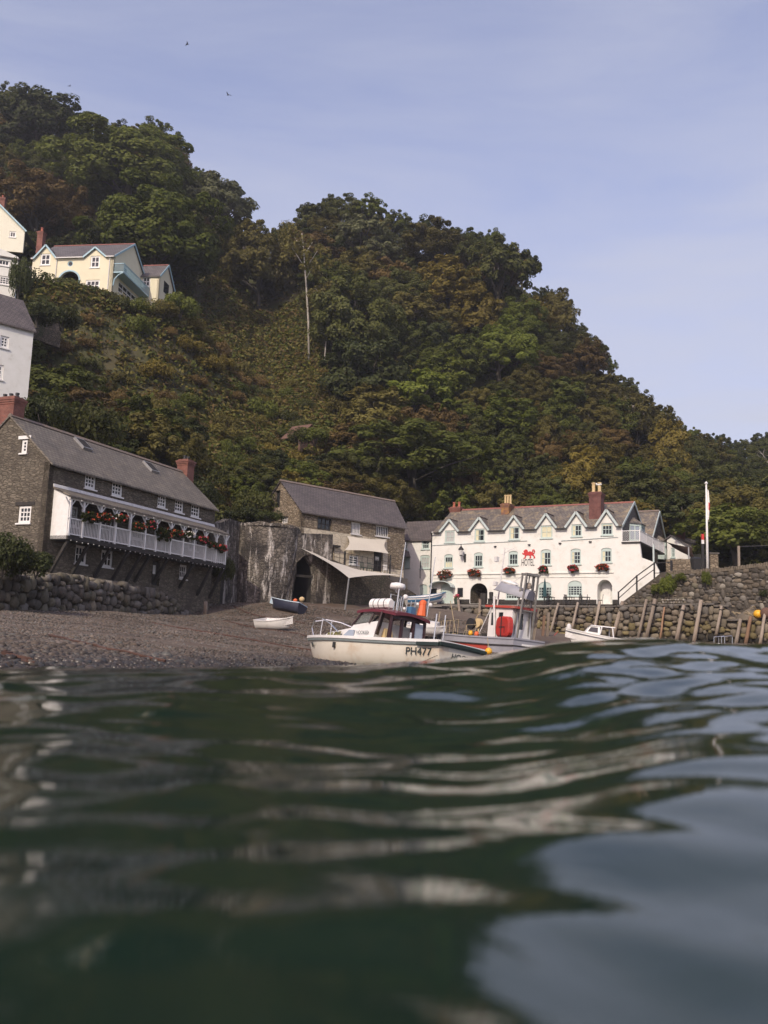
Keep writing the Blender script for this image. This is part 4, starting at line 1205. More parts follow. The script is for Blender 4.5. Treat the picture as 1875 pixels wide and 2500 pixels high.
MB().box(ax0 + .02, ax1 - .02, .5, .6, azt - 1.75, azt - 1.55).build('beam', MT['black_wood'], aw)
RF = Frame(AW.w(AW.L, .02, 0), at(1016, 1462, 92.0), 3.4)
ret = on_frame('retaining_wall', 'dark retaining wall stepping down under the big cream shade sail', 'wall', RF)
def r5(X, Y, y=0.0): return RF.xz(*z5(X, Y), y)
top = [r5(1430, 1560), r5(1240, 1440), r5(1100, 1375), r5(1080, 1310), r5(850, 1290), r5(560, 1200), r5(400, 1130)]
MB().slab([(0, -1.2), (RF.L, -1.2), (RF.L, top[0][1] - .3)] + top + [(.02, r5(345, 1110)[1])], [], 0, .8).build('masonry', MT['retaining_stone'], ret)
# ================================================================== STONE BARN
BF = Frame(at(728, 1395, 83), at(985, 1404, 91.5), 7.9)
barn = on_frame('stone_barn', 'tan stone barn with a dark slate roof, barred windows and limewashed lower walls', 'barn', BF)
def b5(X, Y, y=0.0): return BF.xz(*z5(X, Y), y)
BD = 6.4; bL = BF.L
bze = (BF.xz(728, 1250)[1] + BF.xz(988, 1281)[1]) / 2
bzr = (BF.xz(690, 1182, BD / 2)[1] + BF.xz(950, 1219, BD / 2)[1]) / 2
bh = []
zlw = b5(700, 815)[1]; xlw = b5(352, 900)[0]
def bw(X0, X1, Y0, Y1, **k):
    u0, u1 = b5(X0, (Y0 + Y1) / 2)[0], b5(X1, (Y0 + Y1) / 2)[0]; v1, v0 = b5((X0 + X1) / 2, Y0)[1], b5((X0 + X1) / 2, Y1)[1]
    if v1 > zlw: v0 = max(v0, zlw + .03)
    v1 = min(v1, bze - .06)
    bh.append(window(barn, u0, u1, v0, v1, 0, **k)); return u0, u1, v0, v1
bw(182, 362, 590, 795, nx=3, nz=2, mat='black_wood', fw=.12, bw=.07, sill=False, rec=.15)
bw(608, 732, 648, 800, nx=6, nz=1, mat='old_white', fw=.08, bw=.09, rec=.12)
u0, u1, v0, v1 = bw(918, 1088, 695, 830, nx=7, nz=1, mat='old_white', fw=.06, bw=.07, rec=.15)
MB().box(u0 - .2, u1 + .2, -.03, -.002, v1 + .02, v1 + .25).build('lintel', MT['black_wood'], barn)
bw(582, 702, 1072, 1185, nx=2, nz=3, mat='white_paint', fw=.1, bw=.05)
u0, u1, v0, v1 = bw(892, 1008, 1022, 1272, nx=1, nz=1, mat='black_wood', fw=.5, bw=.04, sill=False, rec=.2, name='door', glass='dark')
nb_ = MB().box(u0 + .35, u0 + .8, .16, .195, v1 - .8, v1 - .45).build('notice', MT['old_white'], barn)
bw(338, 398, 962, 1125, nx=1, nz=1, mat='black_wood', fw=.2, bw=.04, sill=False, rec=.2, name='door', glass='dark')
u0, u1 = b5(330, 950)[0], b5(445, 950)[0]; v = b5(390, 950)[1]
MB().box(u0, u1, -.35, -.003, v - .08, v + .08).build('door_hood', MT['black_wood'], barn)
zlw = b5(700, 815)[1]; xlw = b5(352, 900)[0]
def split(h, z): return [p for p in h]
lowh = [h for h in bh if max(p[1] for p in h) < zlw]
upph = [h for h in bh if max(p[1] for p in h) >= zlw]
MB().slab([(0, zlw + .001), (bL, zlw + .001), (bL, bze), (0, bze)], [h for h in upph if min(p[1] for p in h) > zlw], 0, .45).build('wall', MT['barn_stone'], barn)
MB().slab([(0, -1.5), (bL, -1.5), (bL, zlw), (0, zlw)], lowh, .0, .45).build('limewashed_wall', MT['lime_washed_stone'], barn)
MB().slab([(b5(1090, 900)[0], .6), (bL + .01, .6), (bL + .01, zlw + .2), (b5(1060, 860)[0], zlw + .2)], [], -.03, -.002).build('bare_masonry', MT['barn_stone'], barn)
MB().box(0, .45, .45, BD, -1.5, 0).box(bL - .45, bL, .45, BD, -1.5, bze).build('wall', MT['barn_stone'], barn)
gt = link('gable_wall', None, barn); gt.location = (0, BD, 0); gt.rotation_euler = (0, 0, -math.pi / 2)
BG = Frame(BF.w(0, BD, 0), BF.w(0, 0, 0), 7.9)
def z2(X, Y): return 500 + X * .36166, 1100 + Y * .36166
gh = []
for X0, X1, Y0, Y1 in ((472, 508, 270, 385), (512, 560, 445, 492)):
    u0, u1 = BG.xz(*z2(X0, (Y0 + Y1) / 2))[0], BG.xz(*z2(X1, (Y0 + Y1) / 2))[0]; v1, v0 = BG.xz(*z2((X0 + X1) / 2, Y0))[1], BG.xz(*z2((X0 + X1) / 2, Y1))[1]
    gh.append(window(gt, u0, u1, v0, v1, 0, 0, 2 if X0 < 500 else 4, 1, 'black_wood' if X0 < 500 else 'old_white', .08, .07, sill=False, rec=.2))
MB().slab([(0, -1.5), (BD, -1.5), (BD, bze), (BD / 2, bzr), (0, bze)], gh, 0, .45).build('gable_masonry', MT['barn_stone'], gt)
flatten(gt)
gable_wall(barn, bL - .01, 0, BD, bze, bze, bzr - .05, MT['barn_stone'])
gable_roof(barn, 0, bL, 0, BD, bze, bzr, MT['slate_barn'], MT['ridge_grey'], ov=.3, ox=.15, skew=1.35)
# terrace in front of the barn (ground)
tp = [RF.w(.3, .78, 0), RF.w(r5(1095, 1310)[0], .78, 0), BF.w(bL + .5, -.1, 0), BF.w(bL + .5, 1, 0), BF.w(-3, 1, 0), AW.w(AW.L, 1.2, 0) + Vector((-.3, 2, 0))]
MB().hexa([(p.x, p.y, 4.0) for p in tp], [(p.x, p.y, 7.72) for p in tp]).build('terrace', MT['concrete'])
tag(bpy.data.objects['terrace'], 'small paved terrace in front of the stone barn', kind='structure')
# terrace rail, posts
tr = on_frame('terrace_railing', 'thin black terrace railing with tall posts in front of the barn', 'railing', RF)
ru0, ru1 = r5(420, 1140)[0], r5(1095, 1310)[0]
for X, Yt in ((520, 1010), (1100, 1060)):
    u = r5(X, 1250, .3)[0]; MB().bar((u, .3, 4.0), (u, .3, r5(X, Yt, .3)[1]), .11, .11).build('post', MT['black_metal'], tr)
rb = MB()
for z in (4.95, 5.45): rb.bar((ru0, .25, z), (ru1, .25, z), .03)
n_ = 10
for i in range(n_ + 1): rb.bar((ru0 + (ru1 - ru0) * i / n_, .25, 4.4), (ru0 + (ru1 - ru0) * i / n_, .25, 5.5), .03)
rb.build('rail', MT['black_metal'], tr)

# ================================================================== HOUSES ON THE SLOPE
def zz(X, Y): return X * .3014, 450 + Y * .3014
yb_ = at(265, 745, 112.2)
YF = Frame(at(74, 700, 113.6), at(273, 700, 112.0), yb_.z - .5)
yel = on_frame('yellow_house', 'pale yellow hillside house with two white gabled windows and a pale blue balcony', 'house', YF)
def y5(X, Y, y=0.0): return YF.xz(*zz(X, Y), y)
YD = 10.5; yL = YF.L
yze = (y5(480, 578)[1] + y5(860, 590)[1]) / 2
yzr = YF.xz(*zz(760, 500), YD / 2)[1]
yh = []
def yw(X0, X1, Y0, Y1, rise=0, **k):
    global yh
    u0, u1 = y5(X0, (Y0 + Y1) / 2)[0], y5(X1, (Y0 + Y1) / 2)[0]; v1, v0 = y5((X0 + X1) / 2, Y0)[1], y5((X0 + X1) / 2, Y1)[1]
    yh.append(window(yel, u0, u1, v0, v1, 0, rise, **k)); return u0, u1, v0, v1
yw(328, 408, 562, 655, nx=2, nz=2, fw=.14, bw=.1); yw(733, 808, 580, 676, nx=2, nz=2, fw=.14, bw=.1); yw(693, 806, 774, 862, nx=3, nz=2, fw=.14, bw=.1)
cx_, cz_ = y5(569, 643); rr_ = abs(y5(592, 643)[0] - cx_)
ci = [(cx_ + rr_ * math.cos(2 * math.pi * i / 14), cz_ + rr_ * math.sin(2 * math.pi * i / 14)) for i in range(14)]
yh.append(ci); ry = MB().slab(ci, [[(cx_ + (p[0] - cx_) * .72, cz_ + (p[1] - cz_) * .72) for p in ci]], .05, .12).build('round_window', MT['blue_paint'], yel)
MB().poly([(p[0], .1, p[1]) for p in ci]).build('pane', MT['glass'], ry)
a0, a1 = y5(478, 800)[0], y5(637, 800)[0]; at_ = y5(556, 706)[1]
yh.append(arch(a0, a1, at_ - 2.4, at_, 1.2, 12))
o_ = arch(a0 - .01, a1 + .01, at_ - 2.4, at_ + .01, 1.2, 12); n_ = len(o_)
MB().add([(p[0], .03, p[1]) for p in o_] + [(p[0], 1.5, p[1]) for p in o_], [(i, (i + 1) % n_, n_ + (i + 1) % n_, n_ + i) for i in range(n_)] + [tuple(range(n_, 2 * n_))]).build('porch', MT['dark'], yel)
MB().slab(arch(a0 - .18, a1 + .18, at_ - 2.4, at_ + .2, 1.35, 12), [arch(a0, a1, at_ - 2.39, at_, 1.2, 12)], -.06, -.003).build('porch_arch', MT['blue_paint'], yel)
out = [(0, -4.5), (yL, -4.5), (yL, yze)]
dg = [(y5(775, 515), (y5(735, 600)[0] + y5(806, 600)[0]) / 2), (y5(370, 497), (y5(328, 600)[0] + y5(408, 600)[0]) / 2)]
for (pp, c) in dg: out += [(c + 1.45, yze), (c, pp[1] - .1), (c - 1.45, yze)]
out += [(0, yze)]
MB().slab(out, yh, 0, .35).box(0, .3, .35, YD, -4.5, yze).build('wall', MT['yellow_render'], yel)
gable_roof(yel, 0, yL, 0, YD, yze, yzr, MT['slate_far'], MT['ridge_tile'], ox=.2, gaps=[(c - 1.4, c + 1.4) for _p, c in dg])
for (pp, c) in dg:
    b = MB(); pz = pp[1]; back = (pz - yze) / ((yzr - yze) / (YD / 2)) + .2
    for sg_ in (-1, 1):
        lo = [(c + sg_ * 1.5, -.2, yze - .2), (c, -.2, pz), (c, back, pz), (c + sg_ * 1.5, .2, yze - .2)]
        b.hexa(lo, [(p[0], p[1], p[2] + .1) for p in lo])
    dr = b.build('dormer_roof', MT['slate_far'], yel)
    bargeboard(dr, [(c - 1.55, -.24, yze - .22), (c, -.24, pz), (c + 1.55, -.24, yze - .22)], .2, .06, 'blue_paint')
gq = MB()
for ga, gb in ((-.1, dg[1][1] - 1.5), (dg[1][1] + 1.5, dg[0][1] - 1.5), (dg[0][1] + 1.5, yL + .1)):
    if gb > ga + .1: gq.bar((ga, -.3, yze - .22), (gb, -.3, yze - .22), .12, .12)
gq.tube([(yL - .5, -.1, -.5), (yL - .5, -.1, yze - .2)], .06, 5).tube([(y5(465, 600)[0], -.1, 0), (y5(465, 600)[0], -.1, yze - .2)], .05, 5).build('gutter', MT['old_white'], yel)
gt = link('gable_wall', None, yel); gt.location = (yL, 0, 0); gt.rotation_euler = (0, 0, math.pi / 2)
YG = Frame(YF.w(yL, 0, 0), YF.w(yL, YD, 0), YF.o.z)
gh = []
for X0, X1, Y0, Y1, nn in ((1003, 1040, 668, 725, 1), (955, 1105, 840, 935, 4)):
    u0, u1 = YG.xz(*zz(X0, (Y0 + Y1) / 2))[0], YG.xz(*zz(X1, (Y0 + Y1) / 2))[0]; v1, v0 = YG.xz(*zz((X0 + X1) / 2, Y0))[1], YG.xz(*zz((X0 + X1) / 2, Y1))[1]
    gh.append(window(gt, u0, u1, v0, v1, 0, 0, nn, 1 if nn == 1 else 2, 'white_paint', .12, .12))
MB().slab([(0, -4.5), (YD, -4.5), (YD, yze), (YD / 2, yzr), (0, yze)], gh, 0, .35).build('gable_masonry', MT['yellow_render'], gt)
flatten(gt)
bargeboard(yel, [(yL + .22, -.3, yze - .2), (yL + .22, YD / 2, yzr + .05), (yL + .22, YD + .3, yze - .2)], .24, .07, 'blue_paint')
# balcony on the gable
zb_ = YG.xz(*zz(985, 770))[1]; bu1 = YG.xz(*zz(1190, 880))[0]
bo = .2 + abs(YF.xz(*zz(985, 760), 0.2)[0] - yL)
bb = MB().box(yL + .003, yL + bo, .1, min(bu1, YD), zb_ - .15, zb_).build('balcony', MT['blue_paint'], yel)
q = MB()
lattice(q, (yL + .05, .12, zb_), (yL + bo, .12, zb_), 1.0, .22, .05); lattice(q, (yL + bo, .12, zb_), (yL + bo, min(bu1, YD), zb_), 1.0, .3, .06)
q.bar((yL, .12, zb_ + 1.05), (yL + bo, .12, zb_ + 1.05), .08).bar((yL + bo, .12, zb_ + 1.05), (yL + bo, min(bu1, YD), zb_ + 1.05), .08)
q.build('lattice_panel', MT['blue_paint'], bb)
q = MB()
for yy in (.2, min(bu1, YD) - .2): q.tube([(yL + .03, yy, zb_ - 1.8), (yL + .15, yy, zb_ - 1.0), (yL + bo * .5, yy, zb_ - .4), (yL + bo, yy, zb_ - .12)], .08, 6)
q.build('bracket', MT['blue_paint'], bb)
chimney(yel, y5(312, 480, YD / 2)[0], y5(357, 480, YD / 2)[0], YD / 2 - .5, YD / 2 + .3, yzr - 1, y5(333, 392, YD / 2)[1], 'brick', 1, 'pot_red', .55, potr=.18)
# side wing
w0 = YF.w(yL + .4, YD - 2.2, 0); WF = Frame(w0, YF.w(yL + 6, YD - 2.2, 0), YF.o.z)
wx1 = WF.xz(*zz(1287, 830))[0]; wze = WF.xz(*zz(1200, 742))[1]; wzr = WF.xz(*zz(1270, 664), 2.4)[1]
W0 = Vector((yL + .4, YD - 2.2, 0))
wg = link('side_wing', None, yel); wg.location = W0
u0, u1 = WF.xz(*zz(1153, 790))[0], WF.xz(*zz(1217, 790))[0]; v1, v0 = WF.xz(*zz(1185, 746))[1], WF.xz(*zz(1185, 828))[1]
wh = [window(wg, u0, u1, v0, v1, 0, 0, 2, 2, 'white_paint', .14, .12)]
MB().slab([(-1, -2), (wx1, -2), (wx1, wze), (-1, wze)], wh, 0, .3).build('wall', MT['yellow_render'], wg)
lo = [(wx1, 0, -2), (wx1, 4.8, -2), (wx1, 4.8, wze), (wx1, 2.4, wzr), (wx1, 0, wze)]
MB().hexa(lo, [(p[0] - .3, p[1], p[2]) for p in lo]).build('gable_masonry', MT['yellow_render'], wg)
WG = Frame(WF.w(wx1, 0, 0), WF.w(wx1, 4.8, 0), YF.o.z)
u0, u1 = WG.xz(*zz(1325, 845))[0], WG.xz(*zz(1366, 845))[0]; v1, v0 = WG.xz(*zz(1345, 795))[1], WG.xz(*zz(1345, 892))[1]
q = MB().box(wx1 + .002, wx1 + .03, u0, u1, v0, v1); q.build('window', MT['glass'], wg)
gable_roof(wg, -1, wx1, 0, 4.8, wze, wzr, MT['slate_far'], MT['ridge_tile'], ox=.2)
bargeboard(wg, [(wx1 + .25, -.3, wze - .2), (wx1 + .25, 2.4, wzr + .05), (wx1 + .25, 5.1, wze - .2)], .24, .07, 'blue_paint')
flatten(wg)
lw = link('low_wing', None, yel); lw.location = (-4.0, .4, 0)
gable_roof(lw, 0, 4.0, 0, 4.0, yze - 1.3, yze - .1, MT['slate_far'], None)
MB().box(0, 3.995, 0, 4, -2, yze - 1.3).build('wall', MT['white_render'], lw)

def slope_house(label, name, p0, p1, zb, ze, zr, D, wmat, rmat, wins_, roof_ov=.2, gable_r=True, chim=None):
    fr = Frame(p0, p1, zb)
    h = on_frame(name, label, 'house', fr)
    hs = []
    e, r = ze - zb, zr - zb
    for (a, b, c, d, nx, nz, mt) in wins_:
        u0, v1 = fr.xz(a, c); u1, v0 = fr.xz(b, d)
        hs.append(window(h, u0, u1, v0, v1, 0, 0, nx, nz, mt, .12, .07))
    MB().slab([(0, 0), (fr.L, 0), (fr.L, e), (0, e)], hs, 0, .35).box(fr.L - .35, fr.L, .35, D, 0, e).box(0, .35, .35, D, 0, e).build('wall', wmat, h)
    gable_wall(h, fr.L - .01, 0, D, e, e, r - .05, wmat); gable_wall(h, .01, 0, D, e, e, r - .05, wmat, sgn=1)
    gable_roof(h, 0, fr.L, 0, D, e, r, rmat, None, ov=roof_ov)
    return h, fr
# lower white house, upper white house, yellow gable
p1 = at(66, 985, 69.5); dv = Vector((.72, .694, 0)); p0 = p1 - dv * 11
e_ = at(66, 806, 69.5).z
slope_house('white house with grey slate roof directly above the brick chimney of the stone house', 'white_house', p0, p1, p1.z - 3, e_, e_ + 3.0, 5.6, MT['white_render'], MT['slate_barn'],
            [(2, 20, 818, 852, 2, 3, 'white_paint'), (-8, 6, 888, 928, 2, 3, 'white_paint')])
p1 = at(36, 722, 92); p0 = p1 - Vector((.93, .36, 0)) * 9
e_ = at(36, 634, 92).z
uh, uf = slope_house('white house with two wide windows beside the ivy below the yellow houses', 'white_house', p0, p1, p1.z - 3.2, e_, e_ + .6, 5, MT['white_render'], MT['slate_barn'],
            [(-4, 23, 631, 651, 3, 1, 'white_paint'), (-2, 29, 672, 698, 4, 3, 'white_paint')])
# its gable-fronted upper part
MB().slab([(uf.L - 5.5, uf.xz(36, 640)[1]), (uf.L, uf.xz(36, 640)[1]), (uf.L, uf.xz(35, 626)[1]), (uf.xz(0, 606)[0], uf.xz(0, 606)[1]), (uf.L - 5.5, uf.xz(0, 606)[1])], [], -.02, .4).build('upper_wall', MT['white_render'], uh)
p1 = at(57, 600, 126); p0 = p1 - Vector((.98, .12, 0)) * 8.4
yg_f = Frame(p0, p1, p1.z - 1)
yg = on_frame('cream_cottage', 'pale cream cottage gable high up against the trees at the edge', 'house', yg_f)
u0, v1 = yg_f.xz(24, 564); u1, v0 = yg_f.xz(38, 580)
hl = window(yg, u0, u1, v0, v1, 0, 0, 2, 1, 'white_paint', .12, .07)
er = yg_f.xz(57, 562)[1]; pk = yg_f.xz(0, 502); ap = pk[1] + (pk[0] - yg_f.L / 2) * ((pk[1] - er) / (yg_f.L - pk[0])) if pk[0] > yg_f.L / 2 else pk[1]
MB().slab([(0, 0), (yg_f.L, 0), (yg_f.L, er), (yg_f.L / 2, ap), (0, er)], [hl], 0, .35).build('wall', MT['pale_cream'], yg)
b = MB()
for sg_ in (-1, 1):
    lo = [(yg_f.L / 2 + sg_ * (yg_f.L / 2 + .3), -.25, er - .28), (yg_f.L / 2, -.25, ap + .02), (yg_f.L / 2, 8, ap + .02), (yg_f.L / 2 + sg_ * (yg_f.L / 2 + .3), 8, er - .28)]
    b.hexa(lo, [(p[0], p[1], p[2] + .12) for p in lo])
yr_ = b.build('roof', MT['slate_far'], yg)
bargeboard(yr_, [(-.3, -.28, er - .25), (yg_f.L / 2, -.28, ap + .05), (yg_f.L + .3, -.28, er - .25)], .22, .05, 'blue_paint')
chimney(yg, yg_f.L / 2 + .05, yg_f.L / 2 + .9, .6, 1.4, ap - 1, ap + 1.1, 'brick', 1, 'pot_red', .4)
for (pa, ya, d_, lab) in ((112, 1400, 0, None),):
    pass
# low garden walls on the slope
gwf = Frame(at(38, 768, 96), at(152, 782, 100), at(38, 768, 96).z - 1.6)
gw = on_frame('garden_wall', 'low stone garden wall running out from the white houses into the scrub', 'wall', gwf)
MB().slab([(0, -.2), (gwf.L, -.6), (gwf.L, gwf.xz(152, 782)[1] + .2), (0, gwf.xz(38, 757)[1])], [], 0, .5).build('masonry', MT['retaining_stone'], gw)
# rusty shed on the slope
sf = Frame(at(733, 1078, 112), at(781, 1070, 115), at(733, 1078, 112).z - .8)
sh = on_frame('hillside_shed', 'rusty brown shed gable half hidden in the scrub above the barn', 'shed', sf)
MT['rust'] = M('rusty_sheet', (0.115, 0.062, 0.044), (0.15, 0.088, 0.062), 2.5, .9, .3, 12)
ap = sf.xz(757, 1036)[1]; e_ = sf.xz(737, 1060)[1]
MB().slab([(0, -2), (sf.L, -2), (sf.L, e_ - .2), (sf.L * .5, ap), (0, e_ - .2)], [], 0, .3).build('wall', MT['rust'], sh)
gable = MB()
for sg_ in (-1, 1):
    lo = [(sf.L / 2 + sg_ * (sf.L / 2 + .2), -.2, e_ - .4), (sf.L / 2, -.2, ap + .02), (sf.L / 2, 3, ap + .02), (sf.L / 2 + sg_ * (sf.L / 2 + .2), 3, e_ - .4)]
    gable.hexa(lo, [(p[0], p[1], p[2] + .06) for p in lo])
gable.build('roof', MT['rust'], sh)
# ================================================================== STONES
def stone_mesh(seed, name):
    r = np.random.default_rng(seed)
    g = np.array([-1., 0, 1.])
    pts, key = [], {}
    faces = []
    def vid(p):
        k_ = tuple(np.round(p, 3))
        if k_ not in key: key[k_] = len(pts); pts.append(p)
        return key[k_]
    for ax in range(3):
        for sgn in (-1, 1):
            for i in range(2):
                for j in range(2):
                    qd = []
                    for (di, dj) in ((0, 0), (1, 0), (1, 1), (0, 1)):
                        p = np.zeros(3); p[ax] = sgn; p[(ax + 1) % 3] = g[i + di]; p[(ax + 2) % 3] = g[j + dj]
                        qd.append(vid(p))
                    faces.append(qd if sgn > 0 else qd[::-1])
    v = np.array(pts)
    n = np.linalg.norm(v, axis=1, keepdims=True)
    v = v / n * 0.74 + v * 0.26
    v = v + r.normal(0, 0.10, v.shape)
    v *= 0.5 / np.abs(v).max(0)
    return np_mesh(name, v, np.array(faces), MT['st_a'], smooth=True)
for nm, a, b, cc in (('st_a', (0.126, 0.102, 0.074), (0.189, 0.158, 0.116), (0.076, 0.063, 0.046)), ('st_b', (0.164, 0.139, 0.101), (0.218, 0.186, 0.134), (0.101, 0.084, 0.059)),
                     ('st_olive', (0.160, 0.130, 0.063), (0.197, 0.160, 0.076), (0.092, 0.080, 0.046)), ('st_wet', (0.027, 0.024, 0.018), (0.046, 0.039, 0.030), (0.025, 0.025, 0.015)),
                     ('st_grey', (0.126, 0.114, 0.099), (0.181, 0.164, 0.139), (0.076, 0.067, 0.059)), ('st_boulder', (0.071, 0.062, 0.050), (0.126, 0.109, 0.088), (0.046, 0.042, 0.034)), ('st_boulder2', (0.113, 0.099, 0.072), (0.155, 0.139, 0.101), (0.055, 0.055, 0.030)),
                     ('st_pale', (0.252, 0.227, 0.185), (0.302, 0.277, 0.235), (0.168, 0.151, 0.118))):
    MT[nm] = M('stone_' + nm[3:], a, b, 3.0, 0.9, 0.6, 9, c3=cc, s3=2.4, lo3=0.5, hi3=0.66, spec=0.3, rnd=0.3)
STONES = [stone_mesh(100 + i, 'stone') for i in range(10)]

def lay_stones(parent, place, u0, u1, zbot, ztop, w, h, pick, seed, dep=0.5, limit=300, skip=None, wob=0.0):
    """place(u) -> (x, y, angle) on plan in the parent's space; zbot/ztop functions of u"""
    r = random.Random(seed); n = 0
    zmin = min(zbot(u0), zbot(u1), zbot((u0 + u1) / 2)); zmax = max(ztop(u0 + (u1 - u0) * i / 20) for i in range(21))
    spec = []; grid = {}
    def clash(u, z_, sw, sh):
        gu, gz_ = int(u / w), int(z_ / h)
        for i in (-2, -1, 0, 1, 2):
            for j in (-2, -1, 0, 1, 2):
                for (u2, z2, w2, h2) in grid.get((gu + i, gz_ + j), ()):
                    if abs(u - u2) / ((sw + w2) * .5) < .86 and abs(z_ - z2) / ((sh + h2) * .5) < .86 and ((u - u2) / ((sw + w2) * .5)) ** 2 + ((z_ - z2) / ((sh + h2) * .5)) ** 2 < 1.12: return True
        return False
    area = (u1 - u0) * (zmax - zmin)
    for k in (1.35, 1.0, .72, .52):
        for _ in range(int(area / (w * h) * (7 if k > 1 else 14))):
            f = r.uniform(.8, 1.25)
            sw, sh = w * k * f, h * k / f * r.uniform(.9, 1.15)
            if r.random() < .14: sw, sh = sh, sw
            uc = r.uniform(u0, u1); zc = r.uniform(zmin, zmax)
            zc = zmin + round((zc - zmin) / (h * .5)) * h * .5 + .10 * h * math.sin(uc * 1.7) + r.uniform(-.1, .1) * h
            if zc < zbot(uc) or zc + sh * .42 > ztop(uc) or (skip and skip(uc, zc)) or clash(uc, zc, sw, sh): continue
            grid.setdefault((int(uc / w), int(zc / h)), []).append((uc, zc, sw, sh)); spec.append((uc, zc, sw * 1.16, sh * 1.17))
    spec.sort(key=lambda q_: -q_[2] * q_[3]); rest = spec[limit:]; spec = spec[:limit]
    for uc, zc, sw, sh in spec:
        x, y, a = place(uc)
        o = link('stone', r.choice(STONES), parent)
        o.location = (x + r.uniform(-.03, .03), y, zc)
        o.rotation_euler = (r.uniform(-.12, .12), r.uniform(-.22, .22) + r.choice((0, math.pi)), a)
        o.scale = (sw * .99, dep * r.uniform(.75, 1.25), sh * 1.0)
        o.material_slots[0].link = 'OBJECT'; o.material_slots[0].material = MT[pick(uc, zc, r)]
        n += 1
    if rest:                                             # the small chinking stones: one piece
        b_ = MB(); tv = [tuple(v.co) for v in STONES[0].vertices]; tf_ = [tuple(p.vertices) for p in STONES[0].polygons]
        for uc, zc, sw, sh in rest:
            x, y, a = place(uc); c_, s_ = math.cos(a), math.sin(a)
            b_.add([(x + v[0] * sw * c_ - v[1] * dep * .8 * s_, y + v[0] * sw * s_ + v[1] * dep * .8 * c_, zc + v[2] * sh) for v in tv], tf_)
        tag(b_.build('small_stones', MT[pick(u0 + 1, zmax, r)], parent, smooth=True), kind='stuff')
    return n

# ================================================================== QUAY
QP = [Vector((-1.5, 85.5, 4.2)), Vector((5.4, 84, 4.72)), Vector((17.9, 80, 4.97)), Vector((26.4, 74, 5.2)), Vector((27.4, 73.3, 3.95)), Vector((36, 67.5, 3.9))]
def qz(i, f): return QP[i].z + (QP[i + 1].z - QP[i].z) * f
deck = MB()
back = [HF.w(-8.5, 1, 0), HF.w(0, .6, 0), HF.w(11, .6, 0), HF.w(HF.L + 3.5, .6, 0)]
bz_ = 5.6
B = [(-4, 93.5), (2.5, 97.6), (back[2].x, back[2].y), (back[3].x + 1, back[3].y - .5), (back[3].x + 1.4, back[3].y - 1), (44, 76)]
for i in range(5):
    a, b_ = QP[i], QP[i + 1]
    za = bz_ if i < 3 else QP[i].z; zb2 = bz_ if i < 2 else (QP[i + 1].z if i >= 3 else bz_ - .1)
    deck.poly([(a.x, a.y, a.z), (b_.x, b_.y, b_.z), (B[i + 1][0], B[i + 1][1], zb2), (B[i][0], B[i][1], za)])
tag(deck.build('quay', MT['concrete']), 'worn quay paving between the hotel and the harbour wall', kind='structure')
qw = thing('quay_wall', 'quay wall of big rounded tan stones with dark wet stones along its foot', 'wall', QP[1])
core = MB()
for i in range(5):
    a, b_ = QP[i] - QP[1], QP[i + 1] - QP[1]
    d = (b_ - a); d.z = 0; nrm = Vector((d.y, -d.x, 0)).normalized()
    zA, zB = QP[i].z - .02 - QP[1].z, QP[i + 1].z - .02 - QP[1].z
    lo = [a - nrm * .1, b_ - nrm * .1, b_ - nrm * 1.4, a - nrm * 1.4]
    core.hexa([(p.x, p.y, -5.5) for p in lo], [(lo[0].x, lo[0].y, zA), (lo[1].x, lo[1].y, zB), (lo[2].x, lo[2].y, zB), (lo[3].x, lo[3].y, zA)])
core.build('wall_core', MT['wall_core'], qw)
seglen = [0]
for i in range(1, 5): seglen.append(seglen[-1] + (QP[i + 1].xy - QP[i].xy).length)
def qplace(u):
    for i in range(4):
        if u <= seglen[i + 1] or i == 3:
            f = (u - seglen[i]) / (seglen[i + 1] - seglen[i]); p = QP[i + 1].lerp(QP[i + 2], f) - QP[1]
            d = QP[i + 2] - QP[i + 1]; return p.x, p.y + .05, math.atan2(d.y, d.x)
def qtop(u):
    for i in range(4):
        if u <= seglen[i + 1] or i == 3:
            f = (u - seglen[i]) / (seglen[i + 1] - seglen[i]); return QP[i + 1].z + (QP[i + 2].z - QP[i + 1].z) * f - QP[1].z + .02
def qfoot(u): x, y, a = qplace(u); return max(bz(x + QP[1].x, y + QP[1].y - .6), 1.2) - QP[1].z
def qpick(u, z, r):
    zz_ = z + QP[1].z
    if zz_ < 2.55 + .25 * math.sin(u * .6): return 'st_wet' if u > 12 or r.random() < .5 else 'st_olive'
    if zz_ < 3.9 and u > 8: return r.choice(('st_olive', 'st_b', 'st_olive', 'st_a'))
    return r.choice(('st_a', 'st_b', 'st_grey', 'st_a'))
lay_stones(qw, qplace, 0, min(seglen[-1], 33.5), qfoot, qtop, .48, .36, qpick, 5, .46, limit=298)
cop = MB(); u = 0; r_ = random.Random(8)
while u < 24.6:
    w_ = r_.uniform(.9, 1.5); x, y, a = qplace(min(u + w_ / 2, 24.5)); z = qtop(u + w_ / 2)
    c, s = math.cos(a), math.sin(a)
    P = lambda lx, ly, lz: (x + lx * c - ly * s, y + lx * s + ly * c, lz)
    cop.hexa([P(-w_ / 2 + .02, -.22, z - .1), P(w_ / 2 - .02, -.22, z - .1), P(w_ / 2 - .02, .6, z - .1), P(-w_ / 2 + .02, .6, z - .1)], [P(-w_ / 2 + .02, -.2, z + .04), P(w_ / 2 - .02, -.2, z + .04), P(w_ / 2 - .02, .6, z + .04), P(-w_ / 2 + .02, .6, z + .04)])
    u += w_
cop.build('coping', MT['st_grey'], qw)

